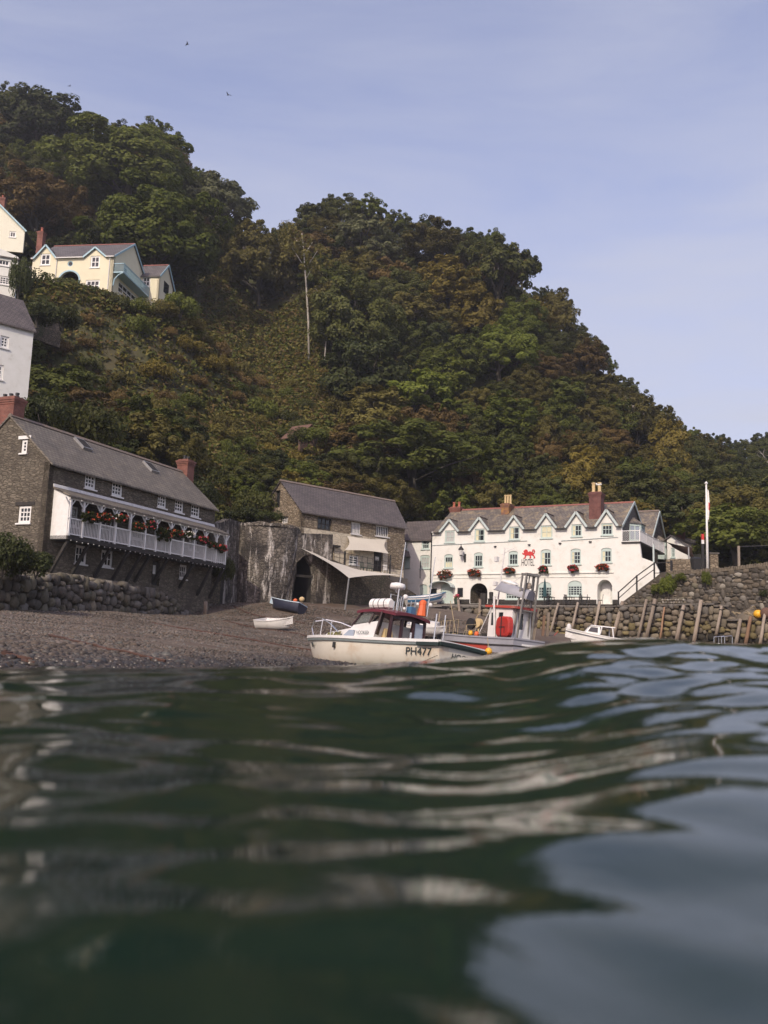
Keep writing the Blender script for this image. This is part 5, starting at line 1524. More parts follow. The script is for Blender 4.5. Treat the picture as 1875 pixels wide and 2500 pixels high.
# fender posts leaning against the quay
MT['post_wood'] = M('bleached_post_timber', (0.30, 0.25, 0.20), (0.20, 0.155, 0.115), 2.5, .9, .5, 14, (1, 1, .12), c3=(0.14, 0.10, 0.07), s3=1.2, rnd=.2)
MT['post_red'] = M('reddish_post_timber', (0.26, 0.155, 0.09), (0.17, 0.105, 0.07), 2.5, .9, .5, 14, (1, 1, .12), rnd=.2)
def zx(ox, oy, s): return lambda X, Y: (ox + X * s, oy + Y * s)
z4 = zx(1400, 1150, .28632); z7 = zx(1150, 1390, .1507)
QFR = [Frame(QP[1], QP[2], 0), Frame(QP[2], QP[3], 0), Frame(QP[3], QP[5], 0)]
posts = [(z3(400, 745), z3(411, 850), .36, 0, 'short bleached post on the slip edge in front of the door with the hood'), (z3(526, 742), z3(520, 850), .36, 0, 'bleached post on the quay edge in front of the dark archway'),
         (z7(1420, 545), z7(1290, 990), .30, 0, 'pale leaning quay post just right of the red fishing boat gantry'), (z3(1092, 760), z3(1060, 905), .32, 0, 'leaning quay post behind the cabin of the white cuddy boat'),
         (z3(1220, 755), z3(1182, 950), .38, 0, 'leaning quay post right of the white cuddy boat cabin below the arched porch'), (z3(1350, 755), z3(1302, 935), .50, 0, 'thick leaning quay post below the foot of the black stair rail'),
         (z3(1490, 742), z3(1442, 955), .34, 1, 'slimmer of the paired posts below the wall shrubs'), (z3(1540, 740), z3(1490, 958), .46, 1, 'thicker of the paired posts below the wall shrubs'),
         (z4(775, 1160), z4(742, 1410), .24, 1, 'thin weathered reddish post below the low pale kerb wall'), (z4(940, 1145), z4(882, 1430), .46, 1, 'stout post at the right end of the low pale kerb wall'),
         (z4(1090, 1100), z4(1028, 1450), .46, 1, 'tallest leaning post standing above the quay edge left of the net heap'), (z4(1262, 1150), z4(1222, 1370), .34, 1, 'rope topped post rising behind the skiff with the light frame'),
         (z4(1425, 1262), z4(1386, 1465), .42, 2, 'pale post left of the yellow float under the net heap'), (z4(1510, 1240), z4(1470, 1465), .42, 2, 'reddish brown post under the coiled rope beside the yellow float'), (z4(1630, 1215), z4(1596, 1455), .36, 2, 'narrow pale post at the far end of the quay beside the rusty float')]
for k, (pt, pb, w_, si, lab) in enumerate(posts):
    fr = QFR[si]
    xt, zt = fr.xz(*pt, -.45); xb, zb2 = fr.xz(*pb, -1.0)
    top, bot = fr.w(xt, -.45, zt), fr.w(xb, -1.0, zb2)
    bot2 = bot + (bot - top) * .12
    gz_ = bz(bot2.x, bot2.y)
    o = thing('quay_post', lab, 'post', bot2, 0, 'timber posts leaning along the quay wall')
    q = MB(); d = top - bot2
    w_ *= .72; ws = [w_, w_ * .97, w_ * .93, w_ * .9]
    nn = 7; b0 = len(q.v); rp_ = random.Random(k)
    q.tube([d * f + Vector((rp_.uniform(-.02, .02), 0, 0)) for f in (0, .35, .7, 1.0)], [x * .5 for x in ws], nn)
    q.build('timber', MT['post_red' if k in (8, 13) else 'post_wood'], o, smooth=True)
    if k in (7, 9, 11):
        MB().tube([d * .84, d * .875], w_ * .56, 8).build('rope_lashing', MT['black_wood'], o)

# lower kerb wall and bits on the quay
kf = Frame(QFR[1].w(QFR[1].xz(*z4(740, 1140), .3)[0], .35, 0), QFR[1].w(QFR[1].xz(*z4(955, 1140), .3)[0], .35, 0), 5.0)
kw = on_frame('kerb_wall', 'low pale kerb wall of thin stones on the quay edge', 'wall', kf)
for j in range(3):
    n_ = 9
    for i in range(n_):
        o = link('stone', STONES[(i + j) % 10], kw); o.location = ((i + .5 + .4 * (j % 2)) * kf.L / (n_ + .5), .25, .12 + .2 * j); o.scale = (kf.L / n_ * .98, .45, .22)
        o.material_slots[0].link = 'OBJECT'; o.material_slots[0].material = MT['st_pale' if (i + j) % 3 else 'st_b']

# ---- big harbour wall above the quay
HW = Frame(at(1510, 1478, 84.5), at(1875, 1471, 75.5), 5.0)
def hw(px, py): return HW.xz(px, py)
prof = [hw(1512, 1474), hw(1600, 1408), hw(1612, 1398), hw(1626, 1395), hw(1690, 1392), hw(1751, 1388), hw(1820, 1380), hw(1875, 1373)]
prof.append((prof[-1][0] + 9, prof[-1][1] + .9))
hwl = on_frame('harbour_wall', 'tall harbour wall of weathered brown rubble stones above the quay', 'wall', HW)
MB().slab([(prof[0][0], -1.5), (prof[-1][0], -1.5)] + prof[::-1], [], .12, 1.1).build('wall_core', MT['wall_core'], hwl)
def hwtop(u): return float(np.interp(u, [p[0] for p in prof], [p[1] for p in prof]))
def hpick(u, z, r):
    q = r.random()
    return 'st_pale' if q < .06 else ('st_boulder2' if q < .2 and u < 8 else r.choice(('st_a', 'st_grey', 'st_a', 'st_boulder', 'st_boulder')))
lay_stones(hwl, lambda u: (u, .16, 0), prof[0][0], hw(1890, 1400)[0], lambda u: .1, lambda u: hwtop(u) - .22, .42, .30, hpick, 9, .32, limit=298)
u = hw(1630, 1400)[0]; r_ = random.Random(3)
cpm = MB()
while u < hw(1890, 1400)[0]:
    w_ = r_.uniform(.14, .26); z = hwtop(u)
    cpm.hexa([(u + .01, .02, z - .28), (u + w_ - .015, .02, z - .28), (u + w_ - .015, .95, z - .28), (u + .01, .95, z - .28)], [(u + .03, .06, z + r_.uniform(-.02, .10)), (u + w_ - .03, .06, z + r_.uniform(-.02, .10)), (u + w_ - .03, .9, z + .03), (u + .03, .9, z + .03)])
    u += w_
tag(cpm.build('coping_stones', MT['st_a'], hwl), kind='stuff')

# stair rail beside the hotel
SF = Frame(HW.w(0, .5, 0), HW.w(10, .5, 0), 5.0)
sr = on_frame('stair_railing', 'black handrail climbing the stone stairs at the end of the hotel', 'railing', SF)
pts3 = [(z3(1327, 765), z3(1327, 697)), (z3(1433, 690), z3(1433, 602)), (z3(1534, 640), z3(1534, 528))]
tops = []
for pb, pt in pts3:
    a = SF.xz(*pb); b = SF.xz(*pt); tops.append((b[0], b[1], a[1]))
    MB().bar((b[0], 0, a[1] - .4), (b[0], 0, b[1]), .11, .11).build('post', MT['black_metal'], sr)
rl = MB()
for (a, b) in zip(tops[:-1], tops[1:]):
    rl.bar((a[0], 0, a[1] - .08), (b[0], 0, b[1] - .08), .08, .08); rl.bar((a[0], 0, a[1] - .62), (b[0], 0, b[1] - .62), .06, .06)
x2 = tops[2][0] + 1.6
rl.bar((tops[2][0], 0, tops[2][1] - .06), (x2, 0, tops[2][1] - .06), .07).bar((tops[2][0], 0, tops[2][1] - .95), (x2, 0, tops[2][1] - .95), .06)
rl.build('rail', MT['black_metal'], sr)
MB().bar((x2, 0, tops[2][2] - .6), (x2, 0, tops[2][1] + .1), .16, .16).build('post', MT['black_metal'], sr)
st = MB(); a, b = tops[0], tops[2]
n_ = 14
for i in range(n_):
    f0, f1 = i / n_, (i + 1) / n_
    st.box(a[0] + (b[0] - a[0]) * f0 + .3, a[0] + (b[0] - a[0]) * f1 + .3, .35, 1.6, -.6, .1 + (b[2] - .35) * f1)
tag(st.build('stone_stairs', MT['st_a'], sr), None)
# walls, posts, poles at the top of the harbour wall
UF = Frame(at(1626, 1394, 86), at(1697, 1392, 84), at(1626, 1394, 86).z - .5)
uw = on_frame('parapet', 'rubble parapet wall between the hotel gables and the flagpole', 'wall', UF)
MB().slab([(0, -1), (UF.L, -1), (UF.L, UF.xz(1697, 1366)[1]), (UF.L * .55, UF.xz(1665, 1364)[1]), (0, UF.xz(1626, 1366)[1])], [], 0, .5).build('masonry', MT['barn_stone'], uw)
pc = at(1741, 1386, 81)
pil = thing('stone_pillar', 'square stone gate pillar behind the white flagpole', 'pillar', (pc.x, pc.y, pc.z - .6))
ph = at(1741, 1350, 81).z - pc.z + .6
MB().box(-.34, .34, -.34, .34, 0, ph - .12).build('masonry', MT['barn_stone'], pil); MB().box(-.42, .42, -.42, .42, ph - .12, ph).build('cap', MT['st_grey'], pil)
fp = at(1727.5, 1388, 79.5); ft = at(1724, 1183, 79.5)
fl = thing('flagpole', 'tall white flagpole with a drooping white and red flag on the harbour wall', 'flagpole', (fp.x, fp.y, fp.z - 1))
fh = ft.z - fp.z + 1
MB().tube([(0, 0, 0), (0, 0, fh * .5), (0, 0, fh)], [.12, .10, .07], 8).build('pole', MT['white_paint'], fl, smooth=True)
MB().lathe([(.03, 0), (.14, .06), (.13, .16), (.02, .28)], 8, (0, 0, fh)).build('finial', MT['old_white'], fl)
fm = MB(); nx2, nz2 = 6, 12
for j in range(nz2 + 1):
    for i in range(nx2 + 1):
        f, g_ = i / nx2, j / nz2
        wv = .35 * (1 - abs(g_ - .45) * 1.1)
        fm.v.append((.09 + f * wv * .7, .10 * math.sin(f * 7 + g_ * 2) * (f + .2), fh - .35 - 2.6 * g_ - f * .25))
for j in range(nz2):
    for i in range(nx2):
        a = j * (nx2 + 1) + i
        fm.f.append((a, a + 1, a + nx2 + 2, a + nx2 + 1)); fm.m.append(1 if (5 <= j <= 7 and i >= 2) or (i == 4 and j > 3) else 0)
fm.build('flag', [MT['white_paint'], MT['sign_red']], fl, smooth=True)
mk = at(1716.5, 1388, 80)
mp_ = thing('marker_post', 'slim black marker post with red and white bands beside the flagpole', 'post', (mk.x, mk.y, mk.z - .6))
h1, h2, h3_ = [at(1717, y, 80).z - mk.z + .6 for y in (1328, 1318, 1304)]
MB().box(-.1, .1, -.1, .1, 0, h1).build('post', MT['black_metal'], mp_); MB().box(-.095, .095, -.095, .095, h1, h2).build('white_band', MT['white_paint'], mp_); MB().box(-.1, .1, -.1, .1, h2, h3_).build('red_band', MT['sign_red'], mp_)
bp = at(1705, 1384, 82); bn = thing('bin', 'black bin beside the marker post on the harbour wall', 'bin', (bp.x, bp.y, bp.z - .5))
MB().hexa([(-.45, -.4, 0), (.45, -.4, 0), (.45, .4, 0), (-.45, .4, 0)], [(-.55, -.5, 1.15), (.55, -.5, 1.15), (.55, .5, 1.15), (-.55, .5, 1.15)]).build('body', MT['black_metal'], bn)
MB().hexa([(-.58, -.53, 1.152), (.58, -.53, 1.152), (.58, .53, 1.152), (-.58, .53, 1.152)], [(-.5, -.4, 1.25), (.5, -.4, 1.25), (.5, .5, 1.4), (-.5, .5, 1.4)]).build('lid', MT['black_metal'], bn)
wp = at(1804, 1388, 80); wt = at(1803, 1333, 80)
wr = thing('cable_post', 'wooden post carrying a slack cable above the harbour wall', 'post', (wp.x, wp.y, wp.z - 1))
MB().box(-.09, .09, -.09, .09, 0, wt.z - wp.z + 1).build('timber', MT['post_wood'], wr)
MB().tube([(0, 0, wt.z - wp.z + .95), (4, -1.5, wt.z - wp.z + 1.05), (9, -3, wt.z - wp.z + 1.3)], .035, 5).build('cable', MT['black_metal'], wr)
# brown shade sail
MT['brown_canvas'] = M('brown_canvas', (0.10, 0.062, 0.045), (0.125, 0.08, 0.06), 2, .9)
def canvas(name, label, cat, P, mat, sag=.3, n=10):
    """four-cornered cloth, P: corners in order; edges drawn in towards the middle"""
    c = sum((Vector(p) for p in P), Vector()) / 4
    o = thing(name, label, cat, c)
    m_ = MB()
    for j in range(n + 1):
        for i in range(n + 1):
            u, v = i / n, j / n
            p = Vector(P[0]) * (1 - u) * (1 - v) + Vector(P[1]) * u * (1 - v) + Vector(P[2]) * u * v + Vector(P[3]) * (1 - u) * v
            k1 = 4 * u * (1 - u); k2 = 4 * v * (1 - v)
            p = p + (c - p) * .16 * max(k1 * abs(2 * v - 1), k2 * abs(2 * u - 1)) + Vector((0, 0, -sag * k1 * k2))
            m_.v.append(tuple(p - c))
    for j in range(n):
        for i in range(n):
            a = j * (n + 1) + i; m_.f.append((a, a + 1, a + n + 2, a + n + 1)); m_.m.append(0)
    m_.build('cloth', mat, o, smooth=True)
    return o, c
o, c = canvas('shade_sail', 'brown shade sail stretched beside the hotel balcony', 'shade sail', [at(1626, 1323, 88), at(1692, 1337, 84), at(1700, 1368, 84), at(1640, 1335, 90)], MT['brown_canvas'], .2)
pb = at(1682, 1367, 84.5); pt = at(1681, 1336, 84.5)
MB().tube([pb - c, pt - c], .07, 6).build('pole', MT['grey_metal'], o)
# cream sails by the barn
MT['cream_canvas'] = M('cream_canvas', (0.62, 0.57, 0.47), (0.56, 0.51, 0.42), .6, .9)
A_, B_, C_, D_ = at(733, 1337, 76.5), at(852, 1411, 73.5), at(984, 1405, 86), at(872, 1392, 82)
o, c = canvas('shade_sail', 'large cream shade sail on a grey pole beside the pointed arch', 'shade sail', [A_, B_, C_, D_], MT['cream_canvas'], .25)
pb = at(842, 1489, 73.8); gzz = bz(pb.x, pb.y)
MB().tube([Vector((pb.x, pb.y, min(pb.z, gzz))) - c, B_ - c], .065, 8).build('pole', MT['grey_metal'], o)
P = [Vector((*BF.w(b5(545, 822)[0], -.12, 0).xy, BF.o.z + b5(545, 822)[1])), Vector((*BF.w(b5(1045, 866)[0], -.12, 0).xy, BF.o.z + b5(1045, 866)[1]))]
u, v = b5(1085, 1045, -1.0); q2 = BF.w(u, -1.0, v); u, v = b5(528, 1000, -1.0); q3 = BF.w(u, -1.0, v)
canvas('awning', 'cream cloth awning hung on the limewashed wall of the stone barn', 'awning', [P[0], P[1], q2, q3], MT['cream_canvas'], .0)

# ================================================================== BOULDER WALL UNDER THE STONE HOUSE
BW = Frame(at(-70, 1490, 45.6), at(478, 1502, 68.6), 1.4)
bwt = on_frame('boulder_wall', 'sea wall of big round dark boulders below the stone house', 'wall', BW)
btop = lambda u: float(np.interp(u, [0, 4, 8, 14, 19, BW.L], [1.8, 2.35, 2.75, 2.75, 2.55, 1.2]))
outl = [(0, -1.0), (BW.L, -1.0), (BW.L, .9)] + [(u, btop(u) - .12) for u in (20.5, 19, 14, 8, 4, 0)]
MB().slab(outl, [], .25, 2.9).build('wall_core', MT['wall_core'], bwt)
lay_stones(bwt, lambda u: (u, .22 - 0 * u, 0), 0, BW.L, lambda u: bz(*BW.w(u, 0, 0).xy) - 1.5, lambda u: btop(u) + .1, .50, .42, lambda u, z, r: r.choice(('st_boulder', 'st_boulder2', 'st_boulder', 'st_grey')) if r.random() > .05 else 'st_b', 12, .6, limit=290)
# upper courses set back, flatter stones at the house foot
for i in range(26):
    o = link('stone', STONES[i % 10], bwt); r_ = random.Random(i)
    u = 3 + (BW.L - 6) * i / 26
    o.location = (u, .75 + r_.uniform(-.1, .3), btop(u) - .02); o.scale = (.8 * r_.uniform(.7, 1.3), .7, .35); o.rotation_euler = (0, 0, r_.uniform(-.3, .3))
    o.material_slots[0].link = 'OBJECT'; o.material_slots[0].material = MT['st_boulder2' if i % 2 else 'st_b']
mpst = at(500, 1505, 68)
o = thing('mooring_stub', 'short pale weathered stump at the end of the boulder wall', 'post', (mpst.x, mpst.y, bz(mpst.x, mpst.y) - .1))
MB().tube([(0, 0, 0), (.02, 0, .5), (0, 0, 1.05)], [.16, .14, .13], 7).build('timber', MT['post_wood'], o, smooth=True)
# ================================================================== BOATS
MT['hull_cream'] = M('cream_gelcoat', (0.70, 0.65, 0.55), (0.62, 0.57, 0.47), .8, .35, c3=(0.46, 0.29, 0.16), s3=.8, lo3=.52, hi3=.8)
MT['hull_white'] = M('white_gelcoat', (0.76, 0.74, 0.71), (0.68, 0.66, 0.62), 1.2, .35, c3=(0.5, 0.42, 0.34), s3=1.2, lo3=.64, hi3=.85)
MT['hull_red'] = M('faded_red_hull_paint', (0.46, 0.06, 0.04), (0.40, 0.075, 0.055), 1.0, .45, c3=(0.36, 0.16, 0.12), s3=2, lo3=.6, hi3=.8)
MT['hull_grey'] = M('grey_hull_paint', (0.33, 0.33, 0.36), (0.27, 0.27, 0.30), 1.0, .5, c3=(0.22, 0.19, 0.17), s3=1.6, lo3=.58, hi3=.8)
MT['maroon'] = M('maroon_paint', (0.13, 0.010, 0.018), (0.10, 0.010, 0.016), 2, .35)
MT['maroon_dark'] = M('dark_maroon_frame', (0.028, 0.008, 0.010), (0.04, 0.012, 0.014), 2, .5)
MT['rub_green'] = M('dark_green_rubbing_strake', (0.012, 0.030, 0.024), (0.02, 0.025, 0.022), 4, .6)
MT['rub_grey'] = M('grey_rubbing_strake', (0.19, 0.22, 0.21), (0.14, 0.16, 0.15), 4, .5)
MT['navy'] = M('navy_hull_paint', (0.022, 0.026, 0.05), (0.035, 0.038, 0.06), 2, .5)
MT['boat_blue'] = M('boat_blue_paint', (0.06, 0.17, 0.30), (0.05, 0.14, 0.25), 2, .5)
MT['pale_blue'] = M('pale_blue_inside', (0.45, 0.60, 0.72), (0.6, 0.66, 0.7), 2, .6)
MT['orange'] = M('orange_plastic', (0.72, 0.13, 0.03), (0.6, 0.12, 0.04), 3, .5)
MT['yellow'] = M('yellow_plastic', (0.80, 0.42, 0.02), (0.7, 0.36, 0.03), 3, .4)
MT['red_plastic'] = M('red_plastic', (0.46, 0.03, 0.02), (0.34, 0.035, 0.028), 2.2, .55, c3=(0.24, 0.05, 0.04), s3=2.5, lo3=.55, hi3=.75)
MT['net_green'] = M('green_netting', (0.03, 0.055, 0.045), (0.06, 0.075, 0.055), 9, .95)
MT['rope'] = M('tan_rope', (0.36, 0.29, 0.18), (0.28, 0.22, 0.14), 9, .95)
MT['rust_chain'] = M('rusty_chain', (0.095, 0.045, 0.03), (0.055, 0.032, 0.025), 3, .95)

def hull(L, B, beam, sheer, keel, n=15, k=8, rows=None, e1=.62, e2=1.0, cap=.07, inner=None, transom=0):
    """lofted hull, x 0 at the transom to L at the stem; rows[j] = material index of the j-th strake from the gunwale down"""
    m_ = MB(); ring = []
    for i in range(n + 1):
        f = i / n; b_, zs, zk = beam(f) * B / 2, sheer(f), keel(f)
        half = []
        for j in range(k + 1):
            a = j / k * math.pi / 2
            half.append((b_ * max(math.cos(a), 0) ** e1, zs + (zk - zs) * math.sin(a) ** e2))
        ring.append((f * L, half))
    def vidx(side, i, j):
        x, h = ring[i]; rake = (h[0][1] - h[j][1]) * (.55 * (f_ := i / n) ** 4) * -1
        return (x + rake, side * h[j][0], h[j][1])
    for side in (1, -1):
        b0 = len(m_.v)
        for i in range(n + 1):
            for j in range(k + 1): m_.v.append(vidx(side, i, j))
        for i in range(n):
            for j in range(k):
                q_ = (b0 + i * (k + 1) + j, b0 + (i + 1) * (k + 1) + j, b0 + (i + 1) * (k + 1) + j + 1, b0 + i * (k + 1) + j + 1)
                m_.f.append(q_ if side < 0 else q_[::-1]); m_.m.append(rows[j] if rows else 0)
    h0 = ring[0][1]
    m_.poly([(0, y, z) for y, z in h0] + [(0, -y, z) for y, z in h0[::-1]], transom)
    return m_, ring

def gunwale(ring, w=.09, h=.06, out=.03, dz=0.0):
    m_ = MB()
    for side in (1, -1):
        P = [Vector((x, side * (hh[0][0] + out), hh[0][1] + dz)) for x, hh in ring]
        for a, b_ in zip(P[:-1], P[1:]): m_.bar(a, b_, w, h)
    x, hh = ring[0]; m_.bar((x, hh[0][0] + out, hh[0][1] + dz), (x, -hh[0][0] - out, hh[0][1] + dz), w, h)
    return m_

def inside(ring, depth=.35, inset=.06, n0=0):
    """floor and inner sides of an open boat"""
    m_ = MB(); n = len(ring)
    for i in range(n0, n - 1):
        (x0, h0), (x1, h1) = ring[i], ring[i + 1]
        a0, a1 = max(h0[0][0] - inset, 0.005), max(h1[0][0] - inset, 0.005); z0, z1 = h0[0][1], h1[0][1]
        for s in (1, -1):
            m_.poly([(x0, s * a0, z0), (x1, s * a1, z1), (x1, s * a1 * .72, z1 - depth), (x0, s * a0 * .72, z0 - depth)])
        m_.poly([(x0, a0 * .72, z0 - depth), (x1, a1 * .72, z1 - depth), (x1, -a1 * .72, z1 - depth), (x0, -a0 * .72, z0 - depth)])
    (x0, h0) = ring[n0]; a0 = h0[0][0] - inset
    m_.poly([(x0 + .02, a0, h0[0][1]), (x0 + .02, -a0, h0[0][1]), (x0 + .02, -a0 * .72, h0[0][1] - depth), (x0 + .02, a0 * .72, h0[0][1] - depth)])
    return m_

# ---- cream cabin boat PH477
ph_ = thing('motor_boat', 'cream cabin boat with maroon wheelhouse roof lettered PH477 at the water edge', 'boat', (2.70, 31.88, -.02))
ph_.rotation_euler = (math.radians(6.5), 0, math.radians(135))
PL, PB = 7.85, 2.45
bm = lambda f: (0.93 + .07 * math.sin(min(f * 2.2, 1.57))) * (1 - max(0, (f - .45) / .55) ** 2.3)
sh_ = lambda f: .70 + .02 * f + .20 * f * f
m_, ring = hull(PL, PB, bm, sh_, lambda f: -.32 + .30 * max(0, f - .6) ** 2 * 2, 18, 8, [0] * 8, .5, .9)
m_.build('hull', MT['hull_cream'], ph_, smooth=False).data.polygons.foreach_set('use_smooth', [True] * len(m_.f))
gunwale(ring, .10, .10, .02, .02).build('gunwale', MT['hull_white'], ph_)
gunwale(ring, .06, .07, .025, -.085).build('rubbing_strake', MT['rub_grey'], ph_)
tf = MB(); y0 = PB / 2 * .93
for i in range(10):
    f0, f1 = i / 10, (i + 1) / 10
    za = lambda f: .70 - .05 + .03 * math.sin(f * math.pi)
    tf.bar((-.06, y0 * 1.05 - 2.1 * y0 * f0, za(f0)), (-.06, y0 * 1.05 - 2.1 * y0 * f1, za(f1)), .1, .11)
tf.bar((-.05, y0 * 1.06, .62), (.9, y0 * 1.09, .62), .11, .11)
tf.build('fender_rope', MT['rub_green'], ph_)
dk = MB()                                             # fore and side deck
for i in range(18):
    (x0, h0), (x1, h1) = ring[i], ring[i + 1]
    if i >= 7: dk.poly([(x0, h0[0][0], h0[0][1] + .02), (x1, h1[0][0], h1[0][1] + .02), (x1, -h1[0][0], h1[0][1] + .02), (x0, -h0[0][0], h0[0][1] + .02)])
dk.build('deck', MT['hull_white'], ph_)
inside(ring[:9], .5, .1).build('cockpit', MT['old_white'], ph_)
cb = MB()                                            # cabin trunk
zg = .74
cb.hexa([(6.75, .30, zg + .12), (6.75, -.30, zg + .12), (4.6, -.85, zg), (4.6, .85, zg)], [(6.45, .24, zg + .36), (6.45, -.24, zg + .36), (4.7, -.72, zg + .46), (4.7, .72, zg + .46)])
cb.hexa([(4.95, .88, zg - .04), (4.95, -.88, zg - .04), (3.3, -.98, zg - .06), (3.3, .98, zg - .06)], [(4.55, .78, zg + .56), (4.55, -.78, zg + .56), (3.15, -.93, zg + .68), (3.15, .93, zg + .68)])
cbo = cb.build('cabin', MT['hull_white'], ph_)
MT['glass_olive'] = glass_mat('olive_cabin_glass', (0.16, 0.15, 0.05), .1)
for (xa, xb, za, zb2, ya, yb2) in ((6.35, 5.85, .15, .33, .45, .575), (5.82, 5.25, .12, .34, .585, .735)):
    MB().poly([(xa, ya + .015, zg + za), (xb, yb2 + .015, zg + za), (xb, yb2 - .045, zg + zb2), (xa - .08, ya - .035, zg + zb2)]).build('cabin_window', MT['glass_olive'], cbo)
MB().hexa([(5.05, .90, zg + .06), (4.35, .95, zg + .05), (4.35, .92, zg + .36), (4.62, .905, zg + .36)], [(5.05, .84, zg + .06), (4.35, .89, zg + .05), (4.35, .86, zg + .36), (4.62, .84, zg + .36)]).build('cabin_window', MT['glass_sky'], cbo)
zr0 = 1.74
wh_ = MB()                                           # wheelhouse frame
for s in (1, -1):
    wh_.bar((4.62, s * .75, zg + .56), (4.12, s * .80, zr0), .06, .06).bar((3.16, s * .93, zg + .2), (3.02, s * .86, zr0), .30, .05).bar((3.62, s * .91, zg + .6), (3.5, s * .84, zr0), .08, .05)
    wh_.bar((2.62, s * .93, zg - .25), (2.58, s * .86, zr0), .10, .08)
wh_.bar((4.62, .75, zg + .58), (4.62, -.75, zg + .58), .07).bar((4.62, 0, zg + .58), (4.12, 0, zr0), .05).bar((2.6, .88, zr0 - .05), (2.6, -.88, zr0 - .05), .08, .12)
who = wh_.build('wheelhouse', MT['maroon_dark'], ph_)
MB().slab([(-.95, zg - .45), (.95, zg - .45), (.88, zr0 - .04), (-.88, zr0 - .04)], [[(-.80, zg + .12), (-.38, zg + .12), (-.38, zr0 - .20), (-.80, zr0 - .20)], [(-.26, zg + .2), (.22, zg + .2), (.22, zr0 - .18), (-.26, zr0 - .18)], [(.34, zg - .44), (.82, zg - .44), (.80, zr0 - .14), (.34, zr0 - .14)]], -.03, .03).build('bulkhead', MT['maroon_dark'], ph_, loc=(2.58, 0, 0), rot=(0, 0, -math.pi / 2))
MB().box(2.50, 2.545, -.66, .2, zg - .36, zg + .06).build('bulkhead_panel', MT['maroon'], ph_)
rf_ = MB(); N = 12
for j in range(2):
    for i in range(N + 1):
        f = i / N; x = 4.32 - f * 1.95
        zc = zr0 + .14 + .09 * math.sin(math.pi * min(f * .8 + .1, 1)) - .10 * f * f
        for q_ in range(9):
            s = -1 + 2 * q_ / 8
            rf_.v.append((x, s * (.90 + .06 * math.sin(math.pi * f * .9)), zc - .10 * s * s - (.10 if j else 0)))
for j in range(2):
    for i in range(N):
        for q_ in range(8):
            a = j * (N + 1) * 9 + i * 9 + q_
            rf_.f.append((a, a + 1, a + 10, a + 9)); rf_.m.append(0)
o1 = (N + 1) * 9
edge = [i * 9 for i in range(N + 1)] + [N * 9 + q_ for q_ in range(1, 9)] + [i * 9 + 8 for i in range(N - 1, -1, -1)] + [q_ for q_ in range(7, 0, -1)]
for a, b_ in zip(edge, edge[1:] + edge[:1]): rf_.f.append((a, b_, b_ + o1, a + o1)); rf_.m.append(0)
rf_.build('roof', MT['maroon'], ph_)
m, t, p = _new('clear_screen'); p.inputs['Base Color'].default_value = (.22, .24, .22, 1); p.inputs['Roughness'].default_value = .05; p.inputs['Alpha'].default_value = .4; MT['screen'] = m
MB().poly([(4.60, .73, zg + .60), (4.60, -.73, zg + .60), (4.12, -.78, zr0), (4.12, .78, zr0)]).build('windscreen', m, ph_)
for s in (1, -1): MB().poly([(4.58, s * .75, zg + .60), (3.62, s * .90, zg + .66), (3.5, s * .84, zr0), (4.12, s * .80, zr0)]).build('side_window', m, ph_)
MB().poly([(2.58, -.80, zg + .12), (2.58, -.38, zg + .12), (2.58, -.38, zr0 - .2), (2.58, -.80, zr0 - .2)]).build('pane', MT['glass_sky'], ph_)
MB().hexa([(3.4, .15, zg - .3), (2.95, .15, zg - .3), (2.95, .62, zg - .3), (3.4, .62, zg - .3)], [(3.3, .2, zg + .48), (3.15, .2, zg + .48), (3.15, .58, zg + .48), (3.3, .58, zg + .48)]).build('helm_seat', MT['pot_buff'], ph_)
for name_, pp_, r_ in (('bow_rail', [(5.3, .80, zg + .3), (5.9, .70, zg + .62), (6.6, .48, zg + .84), (7.2, .24, zg + .92), (7.55, .08, zg + .84), (7.6, 0, zg + .82), (7.55, -.08, zg + .84), (7.2, -.24, zg + .92), (6.6, -.48, zg + .84), (5.9, -.70, zg + .62), (5.3, -.80, zg + .3)], .024),
                    ('bow_rail', [(7.55, .08, zg + .84), (7.66, .06, zg + .55), (7.45, .10, zg + .22)], .022), ('stanchion', [(6.6, .48, zg + .84), (6.6, .52, zg + .1)], .018), ('stanchion', [(5.55, .95, zg), (5.55, .95, zg + .72)], .018),
                    ('cleat', [(1.3, 1.16, .7), (1.3, 1.16, .98)], .04), ('stanchion', [(.28, 1.12, .7), (.28, 1.10, 1.62)], .026), ('stanchion', [(.0, 1.0, .7), (.0, .98, 1.60)], .024)):
    MB().tube(pp_, r_, 6).build(name_, MT['steel'], ph_)
rft = MB(); c0 = Vector((4.25, .28, zr0 + .40))        # raft canister
rft.tube([c0, c0 + Vector((-.06, 0, 0)), c0 + Vector((-.95, 0, 0)), c0 + Vector((-1.02, 0, 0))], [.15, .20, .20, .15], 12)
ro_ = rft.build('life_raft', MT['white_paint'], ph_)
b = MB()
for x in (.25, .5, .78): b.tube([c0 + Vector((-x, 0, 0)), c0 + Vector((-x - .03, 0, 0))], .206, 12)
b.build('strap', MT['black_metal'], ro_)
mast = MB().tube([(3.15, .1, zr0 + .2), (3.05, .1, zr0 + 2.7)], [.03, .015], 6).tube([(3.3, -.25, zr0 + .2), (3.3, -.25, zr0 + .75), (3.3, .3, zr0 + .75), (3.3, .3, zr0 + .2)], .02, 5)
for i in range(9): mast.tube([(2.9 - i * .05, .5 - .16 * i, zr0 + .1), (2.87 - i * .05, .5 - .16 * i, zr0 + .45 + .12 * (i % 3))], .016, 5)
mast.build('mast', MT['steel'], ph_)
MB().tube([(2.42, -.75, zr0 + .1), (2.35, -.8, zr0 + 2.3)], [.025, .012], 6).build('aerial', MT['steel'], ph_)
